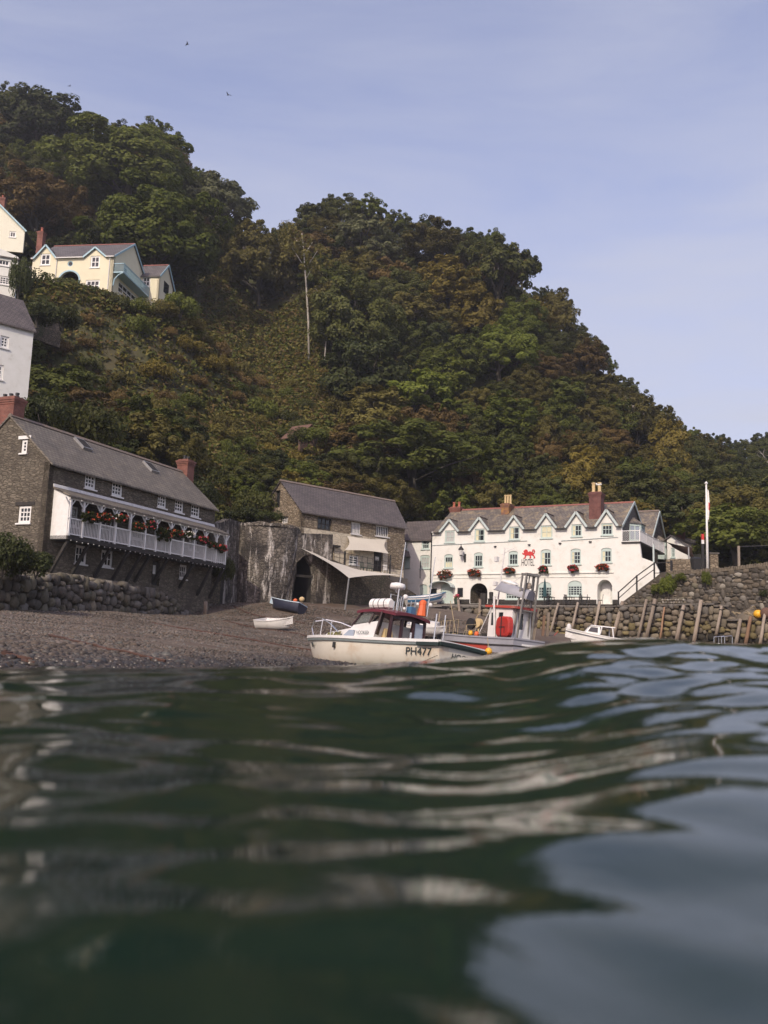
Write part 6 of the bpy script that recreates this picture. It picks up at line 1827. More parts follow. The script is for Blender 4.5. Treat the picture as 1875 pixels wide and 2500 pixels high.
rd = MB().lathe([(.05, -.12), (.10, 0), (.27, .02), (.29, .10), (.26, .20), (.1, .24)], 14, (3.3, .0, zr0 + .98)); rd.build('radar_dome', MT['white_paint'], ph_, smooth=True)
for (x, y, z, r_) in ((3.0, -.15, .72, .10), (2.8, .05, .26, .06), (2.7, -.2, .30, .07), (2.4, -.85, .55, .08), (2.6, -.4, .5, .06)): MB().ball((x, y, zr0 + z), r_, 8, 5).build('lamp', MT['white_paint'], ph_)
MB().tube([(2.5, -.55, zr0 + .10), (2.48, -.55, zr0 + .55)], [.17, .12], 8).ball((2.48, -.55, zr0 + .55), .14, 8, 5).build('orange_float', MT['orange'], ph_)
MB().box(2.6, 2.85, -.35, -.1, zr0 + .10, zr0 + .36).build('blue_box', MT['boat_blue'], ph_)
MT['letter_black'] = M('black_lettering', (0.02, 0.03, 0.03), None, rough=.5)
text('PH477', 'lettering', ph_, (.88, 1.165, .36), .36, MT['letter_black'], .004, (math.radians(90 + 3), 0, math.pi + math.radians(1.5)), width=1.12)
text('PH477', 'lettering', ph_, (6.95, .52, .58), .26, MT['letter_black'], .004, (math.radians(112), 0, math.radians(146)), width=.42)
text('HOOKED', 'name_lettering', ph_, (-.014, -.15, .30), .30, MT['letter_black'], .004, (math.pi / 2, 0, -math.pi / 2), width=1.35, shear=.2)
text('HOOKED', 'name_lettering', ph_, (3.85, .965, zg + .26), .17, MT['rub_grey'], .004, (math.radians(96), 0, math.pi), width=.62)
MB().box(5.02, 5.12, 1.0, 1.17, .42, .62).build('hull_vent', MT['black_metal'], ph_); MB().box(.0, -.03, .95, .55, .02, .12).build('exhaust_plate', MT['rub_grey'], ph_)
bz__ = MB().ball((-.35, -1.55, .25), .17, 12, 8); by = thing('buoy', 'round yellow orange buoy hanging against the red fishing boat', 'buoy', (0, 0, 0))
yb = at(1193, 1590, 52.5); by.location = yb
MB().ball((0, 0, 0), .20, 14, 10).build('float', MT['yellow'], by, smooth=True); MB().tube([(0, 0, .18), (-.05, .3, .75)], .02, 5).build('rope', MT['rope'], by)
MB().lathe([(.09, -.26), (.13, -.19), (.1, -.15)], 8).build('collar', MT['rust_chain'], by)

# ---- red and grey fishing boat
rb_ = thing('fishing_boat', 'red and grey fishing boat with white wheelhouse and steel gantry behind the cream boat', 'boat', (8.55, 55.1, .05))
rb_.rotation_euler = (math.radians(3.0), 0, math.radians(129))
RL, RB = 8.0, 2.8
rbm = lambda f: (0.94 + .06 * math.sin(min(f * 2.2, 1.57))) * (1 - max(0, (f - .5) / .5) ** 2.4)
rsh = lambda f: 1.40 + .10 * f + .30 * f * f
m_, ring = hull(RL, RB, rbm, rsh, lambda f: -.5, 16, 9, [1, 0, 0, 0, 0, 0, 0, 0, 0], .5, .95, transom=1)
# aft quarter painted grey all the way down
per = len(m_.f) // 2
for q_ in range(len(m_.f) - 1):
    i = (q_ % (16 * 9)) // 9
    if i < 4: m_.m[q_] = 1
m_.build('hull', [MT['hull_red'], MT['hull_grey']], rb_)
gunwale(ring, .1, .09, 0, 0).build('gunwale', MT['hull_grey'], rb_)
gunwale(ring, .06, .06, .03, -.40).build('rubbing_strake', MT['black_wood'], rb_)
inside(ring, .75, .08).build('deck', MT['hull_grey'], rb_)
zd = .75
w0 = MB().slab([(1.0, zd), (3.0, zd), (2.85, 3.25), (1.0, 3.15)], [[(2.35, 2.2), (2.72, 2.2), (2.70, 2.95), (2.33, 2.95)], [(1.75, 2.2), (2.12, 2.2), (2.10, 2.95), (1.73, 2.95)]], .72, .80)
w0.slab([(1.0, zd), (3.0, zd), (2.85, 3.25), (1.0, 3.15)], [], -.80, -.72)
w0.hexa([(3.0, .72, zd), (3.0, -.72, zd), (2.94, -.72, zd), (2.94, .72, zd)], [(2.85, .72, 3.25), (2.85, -.72, 3.25), (2.79, -.72, 3.25), (2.79, .72, 3.25)])
w0.box(1.0, 1.06, -.72, .72, zd, 2.0).box(1.0, 1.06, .30, .72, 2.0, 3.15).box(1.0, 1.06, -.72, -.15, 2.0, 3.15).box(1.0, 1.06, -.15, .30, 2.95, 3.15)
# flip so that the windows look to the shore side
wo_ = w0.build('wheelhouse', MT['hull_white'], rb_, loc=(-.35, 0, 0))
for pp_ in ([(2.34, .76, 2.2), (2.74, .76, 2.2), (2.7, .76, 2.96), (2.32, .76, 2.96)], [(1.74, .76, 2.2), (2.14, .76, 2.2), (2.1, .76, 2.96), (1.72, .76, 2.96)], [(1.03, -.16, 2.0), (1.03, .31, 2.0), (1.03, .31, 2.96), (1.03, -.16, 2.96)]): MB().poly(pp_).build('pane', MT['glass'], wo_)
MB().hexa([(.7, -.95, 3.16), (3.1, -.95, 3.28), (3.1, .95, 3.28), (.7, .95, 3.16)], [(.7, -.95, 3.30), (3.1, -.95, 3.40), (3.1, .95, 3.40), (.7, .95, 3.30)]).build('roof', MT['hull_red'], rb_, loc=(-.35, 0, 0))
# rounded red float hanging on the quarter
rk_ = MB(); R_ = []
for i in range(16):
    a = 2 * math.pi * i / 16; ca_, sa_ = math.cos(a), math.sin(a)
    R_.append((abs(ca_) ** .55 * math.copysign(.74, ca_), abs(sa_) ** .55 * math.copysign(.60, sa_)))
for (yy, k_) in ((.0, .86), (.06, 1.0), (.30, 1.0), (.36, .86)):
    for (u_, v_) in R_: rk_.v.append((u_ * k_, yy, v_ * k_))
for j in range(3):
    for i in range(16): rk_.f.append((j * 16 + i, j * 16 + (i + 1) % 16, (j + 1) * 16 + (i + 1) % 16, (j + 1) * 16 + i)); rk_.m.append(0)
rk_.f += [tuple(range(16)), tuple(range(63, 47, -1))]; rk_.m += [0, 0]
ro_ = rk_.build('red_float', MT['red_plastic'], rb_, loc=(.95, .88, 2.08), rot=(0, 0, math.radians(-14)))
MB().box(-.30, .28, .365, .385, -.05, .0).tube([(.05, .38, .6), (.05, .39, -.6)], .03, 5).box(-.3, -.27, .365, .38, -.4, -.05).build('strap', MT['black_metal'], ro_)
gm = MB(); y1_ = 1.05                                # steel gantry aft
for s in (1, -1):
    for dx in (0, .32):
        gm.bar((.45 + dx, s * .62, 1.0), (-.05 + dx, s * .50, 5.25), .09, .09)
    for z in (3.4, 4.3): gm.bar((.45 + .32 - (z - 1) * .118, s * (.62 - (z - 1) * .028), z), (.45 - (z - 1) * .118, s * (.62 - (z - 1) * .028), z), .06)
for dx in (0, .32): gm.bar((-.05 + dx, .56, 5.2), (-.05 + dx, -.56, 5.2), .12, .12)
gm.bar((-.05, .5, 5.2), (.27, .5, 5.2), .1).bar((-.05, -.5, 5.2), (.27, -.5, 5.2), .1)
for y in (-.2, .1, .3): gm.bar((.1, y, 5.2), (.25, y, 3.3), .05)
gm.bar((.3, .55, 3.1), (.3, -.55, 3.1), .07)
gm.build('gantry', MT['gantry_steel'], rb_)
MB().lathe([(.03, -.2), (.15, -.15), (.18, 0), (.15, .15), (.03, .2)], 8, (.2, .05, 4.55)).build('block', MT['post_wood'], rb_)
ms = MB().tube([(2.5, .2, 3.3), (2.1, .2, 6.9)], [.05, .03], 6).bar((2.35, .2, 6.5), (1.7, -.2, 6.95), .03).bar((2.2, .2, 6.9), (1.3, .0, 6.72), .05, .03)
ms.box(2.38, 2.62, .35, .55, 6.05, 6.35).box(2.40, 2.64, .3, .52, 4.6, 4.85)
ms.tube([(2.5, .2, 4.2), (.1, .5, 5.2)], .015, 4).tube([(1.9, .9, 1.5), (2.05, .95, 3.9)], .07, 6)
ms.tube([(3.3, .9, 1.5), (1.9, .9, 3.9)], .025, 5)
ms.build('mast', MT['old_white'], rb_)
# upturned grey tender on the roof
tm, tr_ = hull(2.4, 1.2, lambda f: (1 - max(0, (f - .4) / .6) ** 2.2), lambda f: .0, lambda f: -.55 - .05 * f, 10, 6, [0] * 6, .6, .95)
td = tm.build('tender', MT['hull_grey'], rb_, loc=(.15, -.1, 3.75), rot=(math.pi, math.radians(-14), math.radians(20)))
gunwale(tr_, .05, .05, .01, 0).build('gunwale', MT['grey_metal'], td)
MB().ball((1.5, 0, -.62), (.55, .35, .16), 10, 6).build('white_cover', MT['white_paint'], td)
fr_ = MB()                                          # rails and hauler
for (x, z) in ((3.2, 2.2), (4.0, 2.2)): fr_.tube([(x, 1.2, 1.45), (x, 1.15, z)], .02, 5)
fr_.tube([(3.2, 1.15, 2.2), (4.0, 1.15, 2.2), (4.3, 1.15, 1.5)], .02, 5).tube([(3.2, 1.15, 1.85), (4.15, 1.15, 1.85)], .018, 5)
for i in range(7): fr_.tube([(4.6 + i * .42, rbm((4.6 + i * .42) / 8) * 1.4 - .05, 1.5), (4.55 + i * .42, rbm((4.6 + i * .42) / 8) * 1.4 - .05, 2.5 - .05 * (i % 2))], .02, 5)
fr_.tube([(4.6, 1.3, 2.48), (7.1, .6, 2.48)], .02, 5).tube([(4.2, .9, 1.6), (3.5, .7, 2.9), (3.3, .7, 3.1)], .035, 5).tube([(5.8, .2, 1.4), (6.6, .2, 3.8)], .03, 5).tube([(6.6, 1.2, 1.4), (7.4, .3, 3.1)], .03, 5)
fr_.build('deck_rail', MT['rope'], rb_)
MB().tube([(3.55, .5, 2.35), (3.55, .75, 2.35)], .28, 14).tube([(3.55, .6, 1.3), (3.55, .6, 2.3)], .05, 6).build('hauler_drum', MT['pot_buff'], rb_)
MB().tube([(3.95, .75, 2.3), (3.95, .95, 2.3)], .33, 14).build('tyre_fender', MT['black_metal'], rb_)
rr2 = random.Random(5)
for k, (x, y, z, w_, mt) in enumerate(((4.5, .5, 1.2, .55, 'net_green'), (5.1, .4, 1.2, .6, 'net_green'), (5.6, .3, 1.2, .55, 'rope'), (6.1, .2, 1.3, .5, 'net_green'), (3.3, .1, 1.2, .5, 'net_green'), (2.9, .5, 1.2, .45, 'black_wood'))):
    po = thing('lobster_pot', ['dark netted lobster pot behind the black tyre', 'second dark netted pot ahead of the black tyre', 'tan roped pot near the bow of the fishing boat', 'foremost dark pot at the bow of the fishing boat', 'dark heap of net below the hauler drum', 'black pot beside the wheelhouse wall'][k], 'lobster pot', (0, 0, 0), 0, 'fishing gear on the deck of the fishing boat')
    po.matrix_world = Matrix.Translation((8.55, 55.1, .05)) @ Matrix.Rotation(math.radians(129), 4, 'Z') @ Matrix.Translation((x, y, z))
    n_ = MB()
    for i in range(5):
        xx = -w_ / 2 + w_ * i / 4
        n_.tube([(xx, -.3, 0), (xx, -.3, .35), (xx, -.15, .55), (xx, .15, .55), (xx, .3, .35), (xx, .3, 0)], .022, 4)
    for (yy, zz_) in ((-.3, .02), (-.3, .35), (-.15, .55), (.15, .55), (.3, .35), (.3, .02)): n_.bar((-w_ / 2, yy, zz_), (w_ / 2, yy, zz_), .03)
    n_.build('frame', MT['black_wood' if mt != 'rope' else 'rope'], po)
    q_ = MB().hexa([(-w_ / 2 + .02, -.28, .03), (w_ / 2 - .02, -.28, .03), (w_ / 2 - .02, .28, .03), (-w_ / 2 + .02, .28, .03)], [(-w_ / 2 + .02, -.14, .52), (w_ / 2 - .02, -.14, .52), (w_ / 2 - .02, .14, .52), (-w_ / 2 + .02, .14, .52)])
    q_.build('netting', MT[mt], po)
for (x, y, z, mt, lab) in ((3.6, 1.1, 1.75, 'yellow', 'small pale yellow float below the hauler drum'), (3.1, 1.1, 1.70, 'orange', 'small orange float on the deck edge of the fishing boat')):
    f_ = thing('float', lab, 'float', (0, 0, 0)); f_.matrix_world = Matrix.Translation((8.55, 55.1, .05)) @ Matrix.Rotation(math.radians(129), 4, 'Z') @ Matrix.Translation((x, y, z))
    MB().lathe([(.04, -.16), (.12, -.1), (.14, 0), (.12, .1), (.04, .16)], 10).build('body', MT[mt], f_, smooth=True); MB().tube([(0, 0, .15), (0, 0, .24)], .03, 6).build('eye', MT['black_metal'], f_)
tt = MB().box(-.02, -.006, -.9, .6, 1.0, 1.14); tt.build('name_board', MT['white_paint'], rb_)

# ---- small boats
def small_boat(name, label, loc, rz, L, B, D, hullm, stripe, innerm, heel=0, pitch=0, thw=2, capm=None, group=None):
    o = thing(name, label, 'boat', loc, rz, group); o.rotation_euler = (heel, pitch, rz)
    m_, ring = hull(L, B, lambda f: (.82 + .18 * math.sin(min(f * 3, 1.57))) * (1 - max(0, (f - .42) / .58) ** 2.1), lambda f: D * (.92 - .12 * math.sin(f * 2.6) + .26 * f * f), lambda f: .02 + .16 * f ** 5, 14, 8, [0, 1, 1, 0, 0, 0, 0, 0] if stripe else [0] * 8, .6, .9)
    m_.build('hull', [MT[hullm], MT[stripe or hullm]], o, smooth=True)
    gunwale(ring, .06, .05, 0, .01).build('gunwale', MT[capm or hullm], o)
    inside(ring, D * .55, .04).build('inside', MT[innerm], o)
    for k in range(thw):
        i = int(len(ring) * (.22 + .28 * k)); x, h = ring[i]
        MB().box(x - .12, x + .12, -h[0][0] + .05, h[0][0] - .05, h[0][1] - .17, h[0][1] - .13).build('thwart', MT[innerm], o)
    return o, ring
g_ = at(645, 1537, 60.5)
small_boat('dinghy', 'small white dinghy lying alone on the open shingle', (g_.x - .2, g_.y, bz(g_.x, g_.y) - .04), math.radians(-38), 2.8, 1.45, .74, 'hull_white', None, 'old_white', math.radians(9), 0, 2)
g_ = at(716, 1500, 70)
small_boat('dinghy', 'dark navy dinghy with pale blue inside lying below the arch', (g_.x + .5, g_.y, bz(g_.x, g_.y) - .05), math.radians(150), 3.0, 1.45, .82, 'navy', None, 'pale_blue', math.radians(14), math.radians(-8), 2, 'pale_blue')
g_ = at(1008, 1507, 82)
small_boat('rowing_boat', 'white rowing boat with a blue band hauled out on the slip', (g_.x - .6, g_.y, max(bz(g_.x, g_.y), 4.1) + .15), math.radians(12), 3.6, 1.5, .8, 'hull_white', 'boat_blue', 'old_white', math.radians(8), math.radians(-7), 2, 'boat_blue')
g_ = at(1024, 1540, 60)
o, ring = small_boat('tender', 'little white tender with a green window behind the cream boat wheelhouse', (g_.x - .8, g_.y, bz(g_.x, g_.y) + .35), math.radians(-18), 2.5, 1.2, .6, 'hull_white', None, 'old_white', math.radians(8), math.radians(6), 1)
MB().box(1.3, 2.0, -.35, .35, .5, .85).build('cuddy', MT['hull_white'], o)
# white cuddy boat
cl = at(1560, 1568, 59)
o, ring = small_boat('cuddy_boat', 'white cuddy boat with small cabin resting near the quay posts', (cl.x, cl.y + .2, bz(cl.x, cl.y) - .75), math.radians(178), 4.6, 1.7, 1.0, 'hull_white', None, 'old_white', math.radians(4), math.radians(-7), 1)
gunwale(ring, .04, .04, .02, -.16).build('rubbing_strake', MT['navy'], o)
cm = MB().hexa([(3.5, .5, .95), (3.5, -.5, .95), (2.6, -.62, .92), (2.6, .62, .92)], [(3.2, .42, 1.42), (3.2, -.42, 1.42), (2.62, -.5, 1.46), (2.62, .5, 1.46)])
for s in (1, -1): cm.bar((2.6, s * .6, .95), (2.5, s * .52, 1.48), .07).bar((1.75, s * .62, .9), (1.85, s * .52, 1.50), .06)
cm.hexa([(3.25, .5, 1.44), (3.25, -.5, 1.44), (1.7, -.58, 1.50), (1.7, .58, 1.50)], [(3.15, .45, 1.50), (3.15, -.45, 1.50), (1.7, -.55, 1.56), (1.7, .55, 1.56)])
cbn = cm.build('cabin', MT['hull_white'], o)
MB().poly([(3.32, .515, 1.08), (2.74, .60, 1.06), (2.74, .54, 1.38), (3.16, .49, 1.36)]).build('pane', MT['glass'], cbn)
MB().box(-.35, .05, -.2, .2, .5, 1.15).build('outboard', MT['black_metal'], o)
ff = at(1389, 1531, 59.5)
f_ = thing('fender', 'pale pink round fender on the bow of the white cuddy boat', 'fender', ff); MB().ball((0, 0, 0), (.15, .15, .22), 10, 7).build('body', MT['old_white'], f_, smooth=True); MB().tube([(0, 0, .2), (0, 0, .32)], .03, 5).build('eye', MT['rope'], f_)
# skiff with a light frame and a second white boat at the edge, mostly behind the swell
g_ = at(1752, 1580, 56)
o, ring = small_boat('skiff', 'white skiff with a thin steel frame mostly behind the swell', (g_.x - .1, g_.y, bz(g_.x, g_.y) - .25), math.radians(5), 3.0, 1.3, .62, 'hull_white', 'hull_red', 'old_white')
q = MB()
for (x, y) in ((.1, .5), (.1, -.5), (.75, .5), (.75, -.5)): q.tube([(x, y, .45), (x + .02, y, 1.55)], .02, 5)
for y in (.5, -.5): q.tube([(.1, y, 1.52), (.75, y, 1.6)], .018, 5)
q.tube([(.4, .5, 1.5), (.4, .5, 1.15)], .012, 4); q.build('frame', MT['steel'], o)
MB().lathe([(.03, -.2), (.07, -.15), (.07, .12), (.03, .18)], 8, (.4, .5, 1.0)).build('hanging_fender', MT['white_paint'], o)
g_ = at(1858, 1584, 56)
small_boat('skiff', 'white open boat at the far edge below the rusty float', (g_.x, g_.y, bz(g_.x, g_.y) - .35), math.radians(-8), 3.2, 1.3, .62, 'hull_white', None, 'old_white')
# thick dark mooring timber by the wheelhouse, planks, red kayak-like float
a, b = z7(1045, 640), z7(930, 1130)
pb, pt = at(*b, 57), at(*a, 57)
o = thing('mooring_timber', 'very thick dark leaning timber beside the fishing boat gantry', 'post', pb)
q = MB(); q.bar((0, 0, -.9), pt - pb, .52, .40); q.build('timber', MT['post_wood'], o)
for (a, b, lab, mt, w_) in ((z7(1185, 750), z7(1145, 1190), 'rusty orange upright plank right of the thick dark timber', 'post_red', .16), (z7(1255, 700), z7(1228, 1060), 'tan upright plank between the rusty plank and the pale post', 'post_wood', .17)):
    pb, pt = at(*b, 66), at(*a, 66)
    o = thing('plank', lab, 'plank', pb); q = MB(); q.bar((0, 0, -.6), pt - pb, w_ * 1.6, w_); q.build('timber', MT[mt], o)
a, b = z7(1250, 1180), z7(1390, 1030)
pb, pt = at(*b, 63), at(*a, 63); d = pt - pb
o = thing('red_paddle_float', 'red slanting plank shaped float on the shingle beside the planks', 'float', pb)
q = MB(); side = Vector((.62, 0, .78)).normalized() * .28
n_ = 10; rim = []
for i in range(n_):
    f = i / (n_ - 1); w_ = (math.sin(math.pi * min(f * 1.25 + .12, 1)) ** .5 if f < .75 else .55)
    rim.append((d * f, side * w_))
lo = [c + s for c, s in rim] + [c - s for c, s in rim[::-1]]
q.hexa([tuple(x) for x in lo], [tuple(x + Vector((0, .16, 0))) for x in lo]); q.build('board', MT['red_plastic'], o)
MB().tube([d * .3 + Vector((0, -.02, 0)), d * .8 + Vector((0, -.02, 0))], .03, 5).build('strap', MT['black_metal'], o)

# ---- chains on the shingle
def ground_hit(px, py):
    r = ray(px, py); lo = 8.0; y = lo
    while y < 95:
        p = Vector((0, 0, CAM_H)) + r * (y / r.y)
        if bz(p.x, p.y) >= p.z: return p
        y += .25
    return Vector((0, 0, CAM_H)) + r * (95 / r.y)
for lab, pts in (('rusty chain running from the boulder wall towards the cream boat', [(372, 1523), (440, 1536), (520, 1548), (600, 1562), (690, 1580), (770, 1592)]),
                 ('rusty chain low on the shingle near the water edge', [(120, 1556), (200, 1575), (260, 1592), (330, 1606), (395, 1622)]),
                 ('dark mooring chain from the lime kiln foot past the white dinghy', [(566, 1480), (600, 1497), (640, 1508), (690, 1515), (745, 1523)]),
                 ('thin rusty chain just below the white dinghy', [(545, 1517), (600, 1530), (680, 1542), (735, 1551), (770, 1560)]),
                 ('rusty chain at the lower corner of the shingle', [(0, 1600), (25, 1608), (55, 1620), (75, 1628)])):
    P = [ground_hit(*q_) for q_ in pts]
    o = thing('mooring_chain', lab, 'chain', P[0], 0, 'mooring chains on the beach')
    Q_ = []
    for a, b in zip(P[:-1], P[1:]):
        for k in range(4): Q_.append(a.lerp(b, k / 4))
    Q_.append(P[-1]); rr3 = random.Random(len(lab))
    W = [Vector((q_.x + rr3.uniform(-.08, .08), q_.y + rr3.uniform(-.1, .1), bz(q_.x, q_.y) + .05)) - P[0] for q_ in Q_]
    MB().tube(W, .018 + .0004 * P[0].y, 5).build('links', MT['rust_chain'], o)
# mooring line from the cream boat
o = thing('mooring_line', 'taut thin line from the cream boat stern down into the water', 'rope', (0, 0, 0))
a = at(1068, 1600, 30.5); b = at(905, 1640, 16)
MB().tube([a, a.lerp(b, .5) + Vector((0, 0, -.1)), b + Vector((0, 0, -.1))], .012, 5).build('line', MT['rope'], o)
# ================================================================== FLOWERS, FURNITURE, BIRDS
def clump(mb, c, r, n, size, rs, mi=0, out=.6):
    """leaf or petal sized faces through an ellipsoid"""
    for _ in range(n):
        d = Vector((rs.gauss(0, 1), rs.gauss(0, 1), rs.gauss(0, 1))).normalized()
        k = rs.random() ** .45
        p = Vector((c[0] + d.x * r[0] * k, c[1] + d.y * r[1] * k, c[2] + d.z * r[2] * k))
        nn = (d * out + Vector((rs.gauss(0, 1), rs.gauss(0, 1), rs.gauss(0, 1))) * .5).normalized()
        a = nn.orthogonal().normalized(); b = nn.cross(a); th_ = rs.uniform(0, 6.28)
        u = (a * math.cos(th_) + b * math.sin(th_)) * size * rs.uniform(.6, 1.3); v = nn.cross(u) * .7
        mb.poly([p - u, p - v, p + u, p + v], mi)
MT['petal_red'] = M('red_petals', (0.42, 0.035, 0.03), (0.50, 0.06, 0.03), 20, .7)
MT['petal_orange'] = M('orange_petals', (0.62, 0.12, 0.03), (0.5, 0.07, 0.03), 20, .7)
MT['petal_pink'] = M('pink_petals', (0.52, 0.06, 0.14), (0.45, 0.05, 0.06), 20, .7)
MT['petal_white'] = M('white_petals', (0.75, 0.70, 0.62), None, rough=.7)
MT['leaf_basket'] = leaf_mat('basket_leaves', (0.075, 0.095, 0.025), (0.12, 0.13, 0.04))
MT['leaf_dry'] = leaf_mat('russet_leaves', (0.22, 0.085, 0.025), (0.14, 0.10, 0.03))
def basket(label, pos, w, h, d, leaf, petals, seed, frac=.5, group=None, box=True, rz=0, n=1.0):
    o = thing('flower_basket', label, 'flower basket', pos, rz, group); rs = random.Random(seed)
    if box: MB().hexa([(-w * .35, -d * .3, -h * .35), (w * .35, -d * .3, -h * .35), (w * .35, d * .3, -h * .35), (-w * .35, d * .3, -h * .35)], [(-w * .42, -d * .36, -.02), (w * .42, -d * .36, -.02), (w * .42, d * .36, -.02), (-w * .42, d * .36, -.02)]).build('trough', MT['black_wood'], o)
    m_ = MB(); clump(m_, (0, 0, 0), (w * .5, d * .5, h * .46), int(200 * n), .10, rs)
    for q_ in range(7): clump(m_, (rs.uniform(-.45, .45) * w, -.05, -rs.uniform(.2, .6) * h), (.09 * w, .12, .16 * h), 22, .085, rs); m_.build('foliage', MT[leaf], o)
    m_ = MB()
    for i in range(int(30 * frac * n) + 4): 
        a = rs.uniform(0, 6.28); k = rs.uniform(.55, 1.0)
        clump(m_, (math.cos(a) * w * .5 * k, -abs(math.sin(a * 1.7)) * d * .5 - .03, math.sin(a) * h * .46 * k), (.08, .06, .06), 4, .055, rs, rs.randrange(len(petals)))
    m_.build('blossom', [MT[q_] for q_ in petals], o)
    return o
for i, (X0, X1, Y0, Y1, leaf, pet, lab, fr) in enumerate([(282, 378, 566, 630, 'leaf_dry', ['petal_orange', 'petal_red'], 'largest russet flower basket, trailing low beside the mint door hood', .5), (455, 543, 562, 614, 'leaf_dry', ['petal_orange', 'petal_red'], 'russet flower basket above the dark archway', .7), (665, 740, 556, 594, 'leaf_basket', ['petal_red', 'petal_orange'], 'red and green flower basket just left of the HOTEL lettering', .9),
      (866, 930, 545, 588, 'leaf_basket', ['petal_pink', 'petal_red'], 'pink and green flower basket just right of the HOTEL lettering', .6), (1036, 1106, 541, 585, 'leaf_basket', ['petal_red', 'petal_pink'], 'brightest red flower basket in the second row of windows from the porch', 1.3), (1196, 1284, 535, 575, 'leaf_dry', ['petal_red', 'petal_orange'], 'long low russet flower basket above the arched porch', .7)]):
    u0, v1 = h3(X0, Y0); u1, v0 = h3(X1, Y1)
    p = HF.w((u0 + u1) / 2, -.32, (v0 + v1) / 2)
    basket(lab, p, (u1 - u0) * .92, (v1 - v0) * .86, .5, leaf, pet, 40 + i, fr, 'flower baskets along the hotel front', rz=HF.ang, n=1.6)
for i, (X, Y, w, h, pet, lab, fr) in enumerate([(605, 995, 1.5, .8, ['petal_red', 'petal_orange'], 'dark leafy basket with few blooms near the white end panel', .5), (712, 1000, 1.3, .7, ['petal_orange', 'petal_red', 'petal_white'], 'orange and white gallery basket, second from the white end panel', 1.3), (815, 1005, 1.2, .7, ['petal_white', 'petal_orange', 'petal_red'], 'gallery basket with white blooms on top, third from the end panel', 1.1),
      (935, 1060, 1.2, .7, ['petal_orange', 'petal_red'], 'low orange gallery basket dropping over the rail before the tall post', .8), (1020, 1050, 1.0, .9, ['petal_pink', 'petal_red'], 'round green basket with crimson flowers beside the tall gallery post', .7), (1105, 1110, 1.6, 1.1, ['petal_orange'], 'biggest trailing green basket hanging low over the balusters', .25),
      (1185, 1105, 1.3, .6, ['petal_red', 'petal_orange'], 'small red basket left of the white blooms', .9), (1262, 1118, 1.6, .7, ['petal_white'], 'gallery basket full of white flowers', 1.4), (1360, 1150, 1.5, .7, ['petal_pink', 'petal_orange', 'petal_red'], 'bright crimson and orange basket right of the white blooms', 1.5), (1440, 1185, 1.3, .6, ['petal_red'], 'mostly green basket near the far end of the gallery', .4), (1495, 1210, 1.2, .8, ['petal_red', 'petal_pink'], 'red basket at the very far end of the gallery', 1.2)]):
    u, v = LF.xz(*z1(X, Y), -gd - .15)
    basket(lab, LF.w(u, -gd - .15, v), w * 1.05, h * .72, .45, 'leaf_basket', pet, 70 + i, fr * .38, 'flower baskets along the white gallery', box=False, rz=LF.ang, n=1.3)
for X, Y, lab in ((290, 742, 'red flower pot left of the hooded mint door'), (391, 750, 'red flower pot right of the hooded mint door')):
    p = HF.w(h3(X, Y, -.7)[0], -.7, 0.0)
    o = thing('flower_pot', lab, 'flower pot', (p.x, p.y, 5.55), 0, 'flower pots at the hotel door')
    MB().lathe([(.22, 0), (.3, .5), (.27, .5)], 10).build('pot', MT['navy' if X < 300 else 'net_green'], o)
    m_ = MB(); rs = random.Random(X); clump(m_, (0, 0, .75), (.34, .34, .22), 90, .09, rs, 0); clump(m_, (0, 0, .6), (.3, .3, .2), 40, .1, rs, 1); m_.build('blossom', [MT['petal_pink'], MT['leaf_basket']], o)
# terrace chairs and tables
def chair(label, pos, rz, mat='black_metal', grp='dark chairs on the hotel terrace'):
    o = thing('terrace_chair', label, 'chair', pos, rz, grp)
    MB().box(-.22, .22, -.22, .22, .42, .47).build('seat', MT[mat], o)
    b = MB()
    for i in range(5): b.bar((-.2 + .1 * i, .2, .47), (-.2 + .1 * i, .27, .92), .035, .03)
    b.bar((-.24, .27, .93), (.24, .27, .93), .05); b.build('backrest', MT[mat], o)
    for x in (-.2, .2):
        for y in (-.2, .2): MB().bar((x, y, 0), (x, y, .43), .04).build('leg', MT[mat], o)
    return o
def table(label, pos, mat='black_metal'):
    o = thing('terrace_table', label, 'table', pos, HF.ang, 'dark tables on the hotel terrace')
    MB().box(-.45, .45, -.4, .4, .70, .74).build('tabletop', MT[mat], o)
    for x in (-.38, .38):
        for y in (-.33, .33): MB().bar((x, y, 0), (x, y, .70), .05).build('leg', MT[mat], o)
zt_ = 5.42
for i, X in enumerate((925, 985, 1040, 1085, 1130, 1175)):
    p = HF.w(h3(X, 765, -1.8)[0], -1.8, 0)
    if i % 2 == 0: table('black terrace table ' + ['below the gantry arched window', 'under the window left of the porch', 'nearest the arched porch'][i // 2], (p.x, p.y, zt_))
    else:
        for s, sd in ((-.8, 'left'), (.75, 'right')):
            q_ = HF.w(h3(X, 765, -1.8)[0] + s, -1.9, 0)
            chair('black chair on the %s between %s' % (sd, ['the first and second terrace tables', 'the second and last terrace tables', 'the last terrace table and the porch'][i // 2]), (q_.x, q_.y, zt_), HF.ang + (1.3 if s < 0 else -1.3))
p = HF.w(h3(900, 760, -1.4)[0], -1.4, 0)
o = thing('parasol', 'closed dark teal parasol on the hotel terrace behind the gantry', 'parasol', (p.x, p.y, zt_))
MT['teal'] = M('dark_teal_canvas', (0.02, 0.06, 0.07), (0.03, 0.08, 0.085), 3, .9)
MB().lathe([(.30, 0), (.30, .06), (.04, .08), (.035, 2.5)], 10).build('pole', MT['black_metal'], o); MB().lathe([(.05, .75), (.20, .8), (.16, 1.4), (.10, 2.0), (.04, 2.45)], 8).build('canopy', MT['teal'], o)
bb_ = [h3(x, 755, -1.6)[0] for x in (545, 590)]
